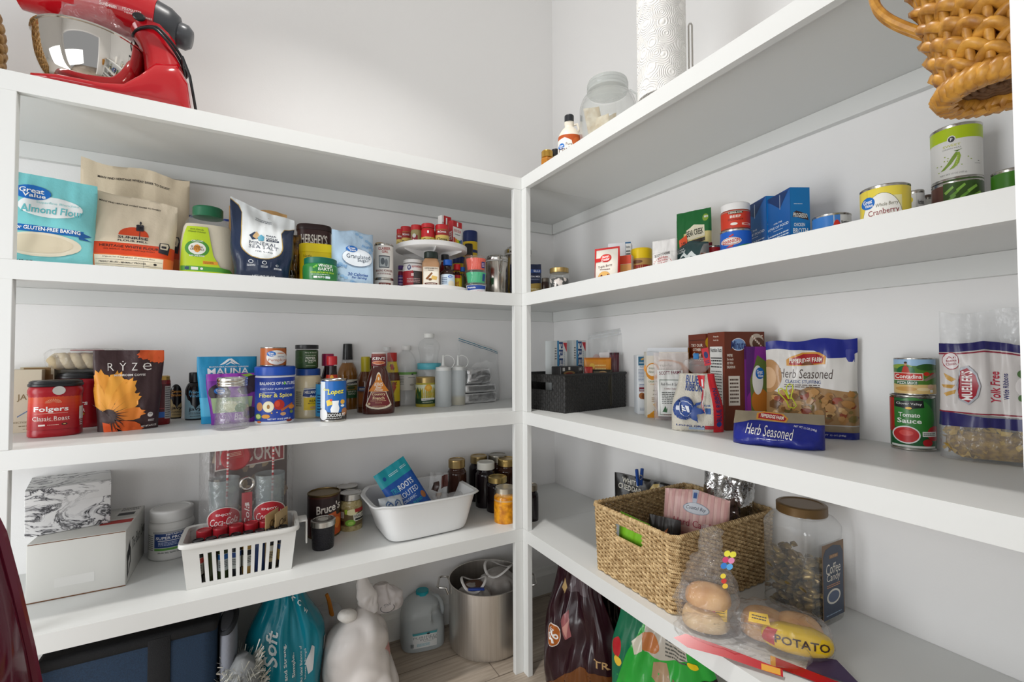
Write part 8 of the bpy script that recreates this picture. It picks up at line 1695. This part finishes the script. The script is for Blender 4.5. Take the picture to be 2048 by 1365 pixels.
mesh_obj('hook_body', *tube([(0, 0, .006), (-.006, 0, .004), (-.013, 0, -.002), (-.014, 0, -.010), (-.007, 0, -.012), (-.003, 0, -.008)], .0016, 8), mat('#b8944a', .3, .9), T2)
mesh_obj('back_plate', *loft([(1, -.009), (1, .009)], .0008, .004), mat('#b8944a', .3, .9), T2)
# small honey jar and its neighbour
def top_r(name, label, cat, xl, xr, yt, s_): return rnd(name, label, cat, xl, xr, None, yt, Z1, s_, 'R')
T, r, h = top_r('honey_jar', 'small six sided jar of amber honey with a gold lid, next to the corner', 'jar', 1081, 1108, 298, .10)
prt(T, 'jar_body', [(.95, 0), (1, .05), (1, .7), (.8, .78)], mat('#b8782a', .08, 0, 0, 60, .5, .4), r, h, seg=6, ang=20); lid(T, h*.78, h*.22, r*.86, mat('#c49a4a', .25, .8), 30, name='gold_lid')
T, r, h = top_r('spice_jar', 'tiny jar with a dark lid between the honey and the syrup jug', 'jar', 1103, 1119, 297, .14)
prt(T, 'jar_body', [(.95, 0), (1, .05), (1, .7), (.9, .78)], mat('#b8a888', .15), r, h, sm=True); lid(T, h*.8, h*.2, r*1.0, mat('#3a3a3c', .3, .5), 0)
# maple syrup jug
T, r, h = top_r('syrup_jug', 'cream plastic jug of maple syrup with a black cap and orange leaf label', 'jug', 1116, 1161, 220, .09)
pr = [(.93, 0), (1, .04), (1, .50), (.92, .60), (.66, .70), (.40, .76), (.42, .82), (.44, .86)]
prt(T, 'jug_body', pr, mat('#ece4d4', .3), r, h, r*.8, 2.2, sm=True); lid(T, h*.86, h*.13, r*.42, mat('#2a2c30', .35), 30, name='cap')
mesh_obj('jug_handle', *tube([(r*.30, 0, h*.80), (r*.72, 0, h*.82), (r*.86, 0, h*.72), (r*.70, 0, h*.62)], .004, 8), mat('#ece4d4', .3), T)
art_loft(T, [Rr(.5, .5, 1, 1, '#b8521c'), El(.85, .7, .4, .4, '#c8642a'), Po([(0, .0), (.60, 0), (.70, .4), (.60, .78), (.3, .9), (0, .84)], '#f0ece4'), *GV(.16, .60, .26, .22), Tx('Pure', .48, .66, .26, .10, '#5a3a30', 0, 0), Tx('Maple', .34, .47, .56, .17, '#5a3a30', 0, 0), Tx('Syrup', .44, .32, .30, .11, '#5a3a30', 0, 0), Tx('A', .4, .12, .2, .12, '#7a2a3a', 0, 0)], r, r*.8, 2.2, prof=[(a, q*h) for a, q in cr(pr)], z0=.0*h, z1=.56*h)
# big glass jar
T, r, h = top_r('cookie_jar', 'large clear glass jar with a glass screw lid and ring handle, holding paper packets', 'jar', 1157, 1274, 129, .17)
r *= .97
G2 = film('#dde4e0', .11, .03, 1.95, .15, 12)
prt(T, 'glass', [(.90, 0), (.97, .02), (1, .08), (1, .60), (.98, .68), (.90, .76), (.76, .82), (.70, .85)], G2, r, h, sm=True, seg=56, cap1=False)
prt(T, 'inner_glass', [(.86, .03), (.94, .08), (.95, .60), (.92, .68), (.84, .75), (.68, .83)], G2, r, h, sm=True, seg=56, cap1=False)
prt(T, 'screw_lid', [(.70, .855), (.73, .86), (.73, .885), (.71, .89), (.73, .90), (.73, .93), (.71, .935), (.73, .945), (.70, .985), (.5, 1.0)], film('#c4cac6', .45, .05, 1.7, .2, 40), r, h, seg=56)
mesh_obj('ring_handle', *tube([(r*.55, 0, h*.82), (r*.80, 0, h*.86), (r*1.02, 0, h*.80), (r*1.08, 0, h*.66), (r*1.06, 0, h*.5), (r*1.0, 0, h*.45)], .0035, 8), film('#dfe6e2', .35, .05, 1.7, 0), T)
for k, (dx, dy, rz_, ry, w_, h_) in enumerate(((-.022, -.01, 20, -12, .055, .13), (-.005, -.03, -15, -8, .05, .10), (.02, .01, 40, 24, .06, .11), (.045, -.01, 10, 12, .045, .08), (-.036, .02, 60, -6, .05, .07), (.0, .035, -50, 6, .055, .12))):
    c_, s_ = math.cos(T.rotation_euler[2]), math.sin(T.rotation_euler[2])
    q = thing('paper_packet', ['tall curved beige wafer packet leaning left in the big glass jar', 'cream packet in the front middle of the big glass jar', 'beige packet leaning right in the big glass jar', 'small packet at the right side of the big glass jar', 'low brownish packet at the left side of the big glass jar', 'packet at the back of the big glass jar'][k], 'packet', (T.location.x+dx*c_-dy*s_, T.location.y+dx*s_+dy*c_, Z1+.016), 0, 'paper packets in the big glass jar')
    q.rotation_euler = (0, R_(ry), T.rotation_euler[2]+R_(rz_)); p = Pouch(w_, h_*1.2, .014, 'pillow', nx=12, nz=14, seed=130+k, wr=.004); p.build(q, noisy('#cdb488' if k != 4 else '#a88a68', '#e8dcc0', 30, .6, .1), None if k != 3 else [El(.5, .5, .5, .3, '#6aa05a')])
# paper towels on a holder
T, r, h = top_r('paper_towel_roll', 'white quilted paper towel roll standing on its holder', 'paper towel', 1271, 1369, -190, .066)
h = .279
def towel_mat():
    m = bpy.data.materials.new('quilted_paper'); m.use_nodes = True; nt = m.node_tree; b = nt.nodes['Principled BSDF']; b.inputs['Base Color'].default_value = (*lin('#f1efeb'), 1); b.inputs['Roughness'].default_value = .85
    c = nt.nodes.new('ShaderNodeTexCoord'); v = nt.nodes.new('ShaderNodeTexVoronoi'); v.inputs['Scale'].default_value = 26; nt.links.new(c.outputs['Object'], v.inputs['Vector'])
    mu = nt.nodes.new('ShaderNodeMath'); mu.operation = 'MULTIPLY'; mu.inputs[1].default_value = 52; nt.links.new(v.outputs[0], mu.inputs[0])
    sn = nt.nodes.new('ShaderNodeMath'); sn.operation = 'SINE'; nt.links.new(mu.outputs[0], sn.inputs[0])
    u = nt.nodes.new('ShaderNodeBump'); u.inputs['Strength'].default_value = .8; u.inputs['Distance'].default_value = .0012; nt.links.new(sn.outputs[0], u.inputs['Height']); nt.links.new(u.outputs[0], b.inputs['Normal']); return m
V, F = loft([(1, .012), (1, h), (.36, h), (.36, .012)], r, seg=64, cap0=False, cap1=False); F += [(3*64+i, 3*64+(i+1) % 64, (i+1) % 64, i) for i in range(64)]
TR = T; tx_, ty_ = T.location.x, T.location.y
mesh_obj('quilted_sheet', V, F, towel_mat(), T, ang=50)
mesh_obj('cardboard_core', *loft([(1, .013), (1, h-.001)], r*.35, seg=32), mat('#b09a7c', .8), T)
T = thing('paper_towel_holder', 'steel paper towel holder with a tall wire loop beside the roll', 'holder', (tx_, ty_, Z1+.0004), TR.rotation_euler[2])
mesh_obj('round_base', *loft([(1, 0), (1, .007), (.9, .010)], r*1.0, seg=48), steel(.2), T)
Dq = math.hypot(tx_, ty_); o1 = math.tan(hdir(1320, 100)[0].angle(hdir(1372, 100)[0]))*Dq; zt_ = CAMZ+hdir(1376, 47)[1]*Dq-Z1
lp = [(o1+.004, 0, .006), (o1+.004, 0, zt_-.006), (o1+.006, 0, zt_), (o1+.009, 0, zt_), (o1+.012, 0, zt_-.006), (o1+.012, 0, .006)]
mesh_obj('wire_loop', *tube(lp, .0021, 8), steel(.2), T)
mesh_obj('foot_bar', *rbox(.02, .012, .006, .002, 0, -.006, 2, o1+.004), steel(.2), T)
# ================================================================ on the floor under the left unit
# navy cooler bag
A, B = onz(190, 1420, 0), onz(430, 1372, 0)
x0c, x1c = -.33, .045; yf = PA+.03
P = at_setback(434, 1300, .045, 'L'); x1c = P.x; P = at_setback(140, 1320, .045, 'L'); x0c = P.x-.06
zt_ = CAMZ+ray(434, 1232).z*((PA+.045)/ray(434, 1232).y)
print('cooler', x0c, x1c, zt_)
T = thing('cooler_bag', 'large navy fabric cooler bag with black straps and trim, on the floor', 'bag', ((x0c+x1c)/2, PA+.045, 0), 0)
wc = x1c-x0c
FN = noisy('#10273f', '#17344f', 500, .75, .3, dist=.001); FB = mat('#121316', .8, 0, .3, 400)
V, F = rbox(wc, .26, zt_-.02, .03, .002, 0, 4); mesh_obj('fabric_body', [(v[0]+.006*noise.noise(Vector(v)*9), v[1]+.008*noise.noise(Vector(v)*7+Vector((5, 0, 0))), v[2]) for v in V], F, FN, T)
mesh_obj('zip_lid', *rbox(wc*1.01, .27, .03, .012, zt_-.04, -.004, 3), FB, T)
xs = at_setback(318, 1320, .04, 'L').x-T.location.x
mesh_obj('shoulder_strap', *rbox(.046, .004, zt_-.03, .0015, .01, -.005, 2, xs), FB, T)
art_plane(T, [Rr(.1+.11*i, .5, .05, 1, '#7a7a7c') for i in range(8)], (xs-.004, -.0065, zt_-.20), (.022, 0, 0), (0, 0, .045), .6, 'mesh_patch')
# grey rolled thing with a collar
T = thing('tote_bag', 'grey fabric tote with a dark rolled collar squeezed in beside the navy cooler', 'bag', (x1c+.024, PA+.115, 0), 0)
zt2 = CAMZ+ray(445, 1252).z*((PA+.09)/ray(445, 1252).y)
mesh_obj('fabric_body', *loft(cr([(.9, 0), (1, .1), (1.0, zt2-.04), (.85, zt2)]), .021, .075, 2.5, 32), mat('#7c7f88', .8, 0, .3, 200), T)
mesh_obj('rolled_collar', *tube([(.018*math.cos(2*PI*i/30), .066*math.sin(2*PI*i/30), zt2+.012*math.cos(2*PI*i/30)) for i in range(30)], .007, 8, closed=True), mat('#26282c', .8), T)
# silver furry thing
P = onz(478, 1366, 0); zt3 = CAMZ+ray(480, 1316).z*((P.y+.06)/ray(480, 1316).y)
T = thing('tinsel_bundle', 'bundle of silver tinsel fringe on the floor between the grey tote and the teal pack', 'tinsel', (at_setback(484, 1340, .05, 'L').x, PA+.05, 0), 0)
rt_ = random.Random(4); V, F = [], []
core = mesh_obj('tinsel_core', *loft(cr([(.8, 0), (1, .06), (.9, .14), (.3, .17)]), .045, .06), mat('#77797a', .5), T)
for i in range(1500):
    a = rt_.uniform(0, 6.28); z = rt_.uniform(.01, .16); R0 = .046*(1 if z < .13 else .7); b = Vector((R0*math.cos(a), 1.3*R0*math.sin(a), z)); d = Vector((math.cos(a)+rt_.uniform(-.6, .6), math.sin(a)+rt_.uniform(-.6, .6), rt_.uniform(-.6, 1.0))).normalized()*rt_.uniform(.014, .030)
    s_ = d.cross(Vector((rt_.random(), rt_.random(), rt_.random()))).normalized()*.0011; o = len(V); V += [b-s_, b+s_, b+d+s_, b+d-s_]; F.append((o, o+1, o+2, o+3))
o = mesh_obj('tinsel_strands', V, F, mat('#d6d6cf', .35, .6), T, False); o['kind'] = 'stuff'; T.scale = (1, 1, 1.8)
# sheer plastic bag behind
def blob(T, name, m, w, d, h, seed, prof=None, amp=.012, fr=7., seg=56, n=2.4, loc=(0, 0, 0), fine=.35, rot=(0, 0, 0)):
    prof = prof or [(.80, 0), (1, .04), (1.02, .3), (.98, .6), (.82, .85), (.45, .97), (.05, 1)]
    V, F = loft(cr([(s, z*h) for s, z in prof], 7), w/2, d/2, n, seg); V2 = []
    for v in V:
        q = Vector(v); e = noise.noise(q*fr+Vector((seed, seed*2, 0)))*amp+abs(noise.noise(q*fr*2.6+Vector((0, seed, 3))))*amp*fine*2
        r_ = Vector((v[0], v[1], 0)); r_ = r_.normalized()*e if r_.length > 1e-4 else Vector()
        V2.append((v[0]+r_.x, v[1]+r_.y, max(.0008, v[2]+(e*.5 if v[2] > .02 else 0))))
    o = mesh_obj(name, V2, F, m, T, ang=60); o.location = loc; o.rotation_euler = rot; return o
xa = at_setback(500, 1290, .26, 'L').x
T = thing('plastic_bag', 'sheer clear plastic bag behind the teal toilet paper pack', 'bag', (xa, PA+.335, 0), 0)
blob(T, 'plastic_film', film('#d8dad8', .22, .15, 1.4, .9, 26), .17, .11, .42, 5)
# teal toilet paper pack
Pl = at_setback(497, 1300, .10, 'L'); Pr_ = at_setback(662, 1300, .10, 'L'); cx_ = (Pl.x+Pr_.x)/2; wt_ = (Pr_.x-Pl.x)
zt4 = CAMZ+ray(575, 1186).z*((PA+.16)/ray(575, 1186).y)
print('teal', wt_, zt4)
T = thing('toilet_paper_pack', 'torn teal plastic pack of toilet paper with white script up its side', 'pack', (cx_, PA+.085, .0), R_(6))
TEAL = mat('#0f7f92', .22, 0, .55, 22)
p = Pouch(wt_*1.02, zt4+.02, .19, 'stand', seed=141, wr=.024, fill=1.7, nx=40, nz=44, side=lambda v: (1-.16*(1-smooth01((v-.2)/.4))) if v < .62 else 1-.55*smooth01((v-.62)/.38), top=lambda u: .01*math.sin(5*u))
for g in (p.gf, p.gb):
    for row in g:
        for v in row: v.y += .09
p.build(T, TEAL, [Tx('Angel', .20, .36, .32, .16, '#dfe9ea', 90, 1, .25), Tx('Soft', .26, .66, .22, .15, '#dfe9ea', 90, 1, .25), Tx('Soft and Strong.', .42, .52, .30, .05, '#dfe9ea', 90, 1), Tx('Simple.', .52, .52, .14, .05, '#dfe9ea', 90, 1), Tx('An ideal Balance of', .62, .50, .22, .03, '#dfe9ea', 90, 0), Tx('Softness & Strength', .68, .49, .20, .03, '#dfe9ea', 90, 0), Tx('R', .60, .93, .10, .04, '#e8f0f0', 20), Tx('C', .70, .89, .06, .04, '#e8f0f0', -30), Tx('W', .78, .83, .07, .03, '#e8f0f0', -40),
    Po([(.68, .50), (.75, .60), (.79, .58), (.77, .44), (.72, .42)], '#cfd2d4'), Po([(.30, .10), (.34, .24), (.44, .30), (.46, .2), (.42, .1)], '#cfd2d4'), Rr(.965, .54, .05, .09, '#d0d0d0'), *Lines(.965, .54, .04, .08, 6, '#333333')], .3, e0=.0012)
# white grocery bags
Wm = noisy('#c4bfba', '#dad6d2', 9, .4, .5, dist=.006)
Pl = at_setback(652, 1320, .10, 'L'); Pr_ = at_setback(786, 1320, .10, 'L'); cx_ = (Pl.x+Pr_.x)/2+.01; wg = Pr_.x-Pl.x
zg = CAMZ+ray(700, 1228).z*((PA+.14)/ray(700, 1228).y)
print('grocery', wg, zg)
def milky(h='#e4dfdb', a=.72): return film(h, a, .25, 1.35, .7, 18)
T = thing('grocery_bag', 'white knotted plastic grocery bag on the floor, left of the water jug', 'bag', (cx_, PA+.155, .0), R_(-8))
blob(T, 'bag_body', milky('#e6e0dc', .86), wg*1.0, .20, zg*.98, 9, [(.95, 0), (1.04, .05), (1.04, .3), (.98, .55), (.86, .78), (.62, .92), (.30, .99), (.10, 1.03)], amp=.022, fr=6)
blob(T, 'goods_inside', noisy('#c8a88c', '#c9908c', 7, .7, 0), wg*.84, .15, zg*.80, 11, amp=.01)
mesh_obj('knot', *xf(loft(cr([(.3, 0), (.9, .012), (1, .022), (.8, .034), (.2, .04)]), .03, .022, 2, 20), (-.045, -.03, zg*.93), (0, R_(10), 0)), mat('#dcd8d2', .45, 0, .5, 60), T)
blob(T, 'loose_handle', milky('#e2dcd8', .6), .055, .03, .13, 14, [(.5, 0), (1, .3), (.8, .6), (.3, 1)], amp=.012, fr=20, loc=(.035, -.005, zg*.93), rot=(R_(-6), R_(-14), 0))
blob(T, 'loose_handle', milky('#dcd4d2', .5), .13, .05, .085, 15, [(1, 0), (1, .3), (.8, .7), (.3, 1)], amp=.014, fr=16, loc=(.07, .03, zg*.88))
art_plane(T, [Po([(.5+.42*math.cos(R_(a)), .45+.30*math.sin(R_(a))) for a in range(150, 391, 15)]+[(.5+.38*math.cos(R_(a)), .45+.26*math.sin(R_(a))) for a in range(390, 149, -15)], '#3a3a3c'), Tx('This', .5, .66, .4, .2, '#3a3a3c', 20, 0, .3)], (.055, -.03, zg*.92), (.055, 0, 0), (0, .01, .045), .5, 'printed_heart')
T = thing('grocery_bag', 'smaller cloudy white bag with an orange carrot top, between the teal pack and knotted bag', 'bag', (Pl.x+.030, PA+.31, .0), R_(10))
blob(T, 'bag_body', milky('#d8d8da', .6), .12, .12, zg*.82, 19, amp=.018, fr=7)
mesh_obj('orange_stalk', *tube([(0, -.03, zg*.55), (.004, -.04, zg*.80), (-.006, -.04, zg*.98), (-.014, -.04, zg*1.06)], lambda t: .009-.004*t, 8), mat('#c87a1e', .5), T)
# gallon water jug
xj_, yj_, rj_, hj_ = fit_round(800, 888, 1309, 1160, 0.)
print('jug', xj_, yj_, rj_, hj_)
T = thing('water_jug', 'cloudy gallon jug of purified water with a teal cap on the floor', 'jug', (xj_, yj_, .0004), face_cam(xj_, yj_)+R_(8))
JM = film('#c9d0d2', .55, .3, 1.4, .1, 20); ra = rj_*.98; hh = hj_
jp = [(.90, 0), (.98, .015), (1, .06), (1, .42), (.98, .55), (.90, .70), (.70, .82), (.42, .90), (.30, .93), (.29, .95)]
V, F = loft(cr([(s, z*hh) for s, z in jp], 6), ra, ra*.92, 3.2, 56)
V2 = []
for v in V:   # press the grip recess into the right side
    x, y, z = v; q = math.exp(-((z/hh-.62)/.14)**2)*smooth01((x/ra-.25)/.3); V2.append((x-q*ra*.20, y*(1-.35*q), z))
mesh_obj('jug_body', V2, F, JM, T, ang=60)
mesh_obj('water', *loft(cr([(s*.96, z*hh) for s, z in [(.9, .006), (.98, .02), (1, .06), (1, .30)]], 4), ra*.98, ra*.90, 3.2, 40), film('#b9c4c6', .5, .1, 1.4, 0), T)
mesh_obj('jug_handle', *tube([(ra*.40, 0, hh*.86), (ra*.70, 0, hh*.82), (ra*.90, 0, hh*.70), (ra*.96, 0, hh*.55), (ra*.90, 0, hh*.44)], .0095, 10), JM, T)
lid(T, hh*.93, hh*.07, ra*.30, mat('#1a9aa6', .35), 30, name='teal_cap')
art_loft(T, [Rr(.5, .5, 1, 1, '#d9dcdc'), Rr(.5, .94, 1, .14, '#4a9ea6'), El(.60, .90, .10, .12, '#1c2a30'), Tx('PURIFIED', .50, .70, .72, .15, '#5a6468', 0, -.6), Tx('WATER', .60, .54, .54, .16, '#5a6468', 0, -.6), *Lines(.6, .40, .3, .05, 1, '#7a8488'), *[Rr(.07+.012*i, .20, .006, .26, '#3a4448') for i in range(8)], *Lines(.45, .2, .4, .2, 4, '#6ab0c0')], ra*.72, ra*.92*1.015, 9., z0=hh*.10, z1=hh*.38, rot=0, e0=.0012, cuts=4)
# stock pot with bags in it
xp, yp_, rp_, hp_ = fit_round(898, 1050, 1330, 1128, 0.)
print('pot', xp, yp_, rp_, hp_)
hp_ = CAMZ+hdir(1000, 1196)[1]*(math.hypot(xp, yp_)-rp_)
T = thing('stock_pot', 'large brushed aluminium stock pot on the floor, half behind the corner post', 'pot', (xp, yp_, .0004), face_cam(xp, yp_))
AL = noisy('#cdc7c0', '#d6d1ca', 2, .34, .08, stretch=(70, 70, 1.5), metal=.9)
PV, PF = loft([(.93, 0), (.98, .006), (1, .02), (1, hp_), (1.02, hp_+.002), (1.02, hp_+.006), (.985, hp_+.006), (.98, hp_), (.98, .02), (.9, .012)], rp_, seg=80)
mesh_obj('pot_body', PV, PF, AL, T)
for sgn in (-1, 1):
    hd = [(sgn*rp_*1.0, -.045, hp_-.035), (sgn*rp_*1.06, -.045, hp_-.012), (sgn*rp_*1.22, -.045, hp_-.010), (sgn*rp_*1.28, -.035, hp_-.010), (sgn*rp_*1.28, .035, hp_-.010), (sgn*rp_*1.22, .045, hp_-.010), (sgn*rp_*1.06, .045, hp_-.012), (sgn*rp_*1.0, .045, hp_-.035)]
    mesh_obj('side_handle', *tube(hd, .0042, 8), steel(.2), T)
for k, (dx, dy, w_, h_, lb) in enumerate(((-.05, -.05, .13, .12, 'white plastic bag folded over a brown loaf, front left inside the stock pot'), (.045, .02, .15, .13, 'cloudy plastic bag filling the right side of the stock pot'))):
    c_, s_ = math.cos(T.rotation_euler[2]), math.sin(T.rotation_euler[2])
    q = thing('plastic_bag', lb, 'bag', (xp+dx*c_-dy*s_, yp_+dx*s_+dy*c_, .014), T.rotation_euler[2], 'plastic bags in the stock pot')
    blob(q, 'bag_body', milky('#d8d2cc', .55), w_, .12, hp_*1.0-.01+.02*k, 30+k, [(.8, 0), (1, .1), (1, .6), (.9, .86), (.6, .97), (.3, 1)], amp=.018, fr=11)
    mesh_obj('bag_edge', *tube([(w_*.36*math.cos(2*PI*i/30), .05*math.sin(2*PI*i/30), hp_-.004+.02*k+.016*math.cos(4*PI*i/30+k)) for i in range(30)], .005, 6, closed=True, flat=.5), milky('#e8e4e0', .85), q)
    mesh_obj('loaf_inside', *loft(cr([(.9, 0), (1, .1), (.9, hp_*.9), (.5, hp_*.95)]), w_*.36, .045), mat('#5a3a26', .6), q)
    if k == 0: mesh_obj('blue_clip', *rbox(.06, .012, .008, .002, hp_*.95, -.052, 2, .01), mat('#1c3a8c', .4), q)
# ================================================================ on the floor under the right unit
def sack(name, label, px, py, s_, w, d, h, th, m, els, seed, wr=.02, side=None, fill=1.1, top=None, lean=0, cat='bag', rough=.2, nx=36, nz=40):
    P = at_setback(px, py, s_, 'R'); T = thing(name, label, cat, (P.x, P.y, .0006), R_(th))
    p = Pouch(w, h, d, 'stand', seed=seed, wr=wr, fill=fill, nx=nx, nz=nz, side=side, top=top, lean=lean); p.build(T, m, els, rough, e0=.0014); return T
MAR = mat('#2d1219', .16, 0, .4, 16)
sack('snack_sack', 'tall glossy maroon sack with an orange round logo and gold lettering, nearest the corner post', 1160, 1300, .11, .26, .11, .425, -68, MAR, [
    Rr(.5, .5, 1, 1, '#2b1119'), Po([(.05, 0), (.62, .30), (1, .28), (1, 0)], '#6a3e1c'), El(.22, .44, .20, .17, '#e8dcd4'), El(.22, .44, .185, .155, '#a85a1e'), Tx('96', .22, .43, .12, .08, '#f0ece8', 50, 1, .2), Tx('LBS', .20, .475, .08, .03, '#f0ece8', 50),
    Tx('TR', .88, .36, .18, .055, '#c09a6a', 0), Po([(.30, .56), (.40, .66), (.44, .58), (.48, .48), (.40, .44)], '#9a5a5c'), Po([(.36, .52), (.44, .60), (.42, .46)], '#c08a80'), Po([(.30, 1), (.72, .96), (.78, .80), (.35, .78)], '#584a4e'), Po([(.24, .86), (.30, .80), (.26, .74), (.20, .78)], '#b89a6a')], 151, .028,
    side=lambda v: 1-.42*smooth01((v-.45)/.5), top=lambda u: -.03*u+.012*math.sin(4*u))
sack('potato_sack', 'dark sack with a red roundel and potato pictures, behind the maroon one', 1245, 1235, .27, .28, .10, .43, -74, mat('#1c1512', .3, 0, .4, 16), [
    Rr(.5, .5, 1, 1, '#1e1613'), El(.75, .80, .62, .46, '#6e1720'), Tx('C', .66, .84, .14, .20, '#d8ccc4', 10, 0), El(.12, .7, .3, .5, '#2c2a1c'), El(.80, .46, .34, .20, '#5c3a36'), El(.56, .36, .20, .10, '#7a5226'), El(.9, .62, .3, .18, '#4a1a22')], 152, .022)
sack('pet_food_sack', 'glossy green sack with pet food pictures and a black band of white letters', 1325, 1345, .13, .28, .10, .385, -62, mat('#1f8c32', .15, 0, .5, 16), [
    Rr(.5, .5, 1, 1, '#2aa238'), Po([(.0, .4), (.3, .98), (.0, 1)], '#0f6a4a'), Po([(.30, 1), (.80, 1), (.78, .86), (.5, .78), (.34, .80)], '#b8b0a4'), El(.38, .86, .22, .12, '#b8703a'), Po([(.2, .82), (.3, .9), (.32, .8), (.26, .76)], '#cfc8b4'), Po([(.44, .76), (.56, .78), (.60, .66), (.50, .60), (.42, .66)], '#a88a6a'), *Lines(.66, .88, .22, .12, 5, '#5a5a54'),
    El(.06, .74, .10, .12, '#b8242c'), El(.08, .66, .08, .06, '#e8c03c'), Po([(.34, .56), (.42, .60), (.48, .54), (.44, .46), (.36, .46)], '#4a1c66'), *Lines(.41, .53, .08, .06, 2, '#c8b0d8'), Po([(.60, .1), (.62, .70), (.84, .62), (.86, .1)], '#8a6258'), El(.72, .5, .16, .14, '#b08a80'), El(.74, .34, .16, .14, '#a87a70'), Po([(.42, .30), (.52, .62), (.56, .60), (.50, .2)], '#b8862c'),
    El(.82, .84, .1, .05, '#e8c81c'), Po([(.66, .56), (1, .70), (1, .79), (.62, .65)], '#141414'), Tx('PURINA', .83, .675, .28, .045, '#e8e8e8', 20)], 153, .020, top=lambda u: -.02*u, side=lambda v: 1-.2*smooth01((v-.7)/.3))
# ================================================================ maroon item in front of the left post
P = at_setback(8, 1300, -.30, 'L')
T = thing('vinyl_bag', 'glossy maroon vinyl bag with piped seams in the lower left corner', 'bag', (-.49, 1.04, 0), R_(18))
VM = mat('#4a0c1e', .12, 0, .15, 18, .5, .4)
pts = []
def mar(px, py, y): d = ray(px, py); t = y/d.y; return Vector((d.x*t, y, CAMZ+d.z*t))
YB = 1.02
edge = [mar(-14, 1040, YB), mar(0, 1068, YB), mar(30, 1180, YB), mar(58, 1300, YB), mar(84, 1430, YB), mar(100, 1560, YB)]
Mi = Matrix.Rotation(-R_(18), 4, 'Z') @ Matrix.Translation((.49, -1.04, 0))
el2 = [Mi @ e for e in edge]; el2[-1].z = max(el2[-1].z, .012)
V, F = [], []; nx_ = 14
rows = cr([(e.x, e.z) for e in el2], 6) if False else [(el2[i].lerp(el2[i+1], k/6)) for i in range(len(el2)-1) for k in range(6)]+[el2[-1]]
for side in (0, 1):
    for r0 in rows:
        for i in range(nx_+1):
            u = i/nx_; x = r0.x-u*(.10+.32*(el2[0].z-r0.z+.05))
            V.append((x, r0.y+(.0 if not side else .0)+(-1 if side == 0 else 1)*.075*math.sin(PI*min(u*1.0, 1))**.6*(.3+.7*min(1, (el2[0].z-r0.z)*4)), max(r0.z+.010*math.sin(u*9+r0.z*30)*(u > 0), .002)))
n_ = nx_+1; R__ = len(rows)
for side in (0, 1):
    o = side*n_*R__
    for j in range(R__-1):
        for i in range(nx_): q = (o+j*n_+i, o+(j+1)*n_+i, o+(j+1)*n_+i+1, o+j*n_+i+1); F.append(q if not side else q[::-1])
mesh_obj('vinyl_body', V, F, VM, T, ang=80)
mesh_obj('piped_seam', *tube([tuple(r0) for r0 in rows], .008, 8), mat('#5a0f24', .12, 0, 0, 18, .5, .4), T)
mesh_obj('piped_seam', *tube([(r0.x-.018-.06*(el2[0].z-r0.z), r0.y-.05*min(1, (el2[0].z-r0.z)*3), r0.z) for r0 in rows], .006, 8), mat('#6a2436', .2, 0, 0, 18, .5, .4), T)
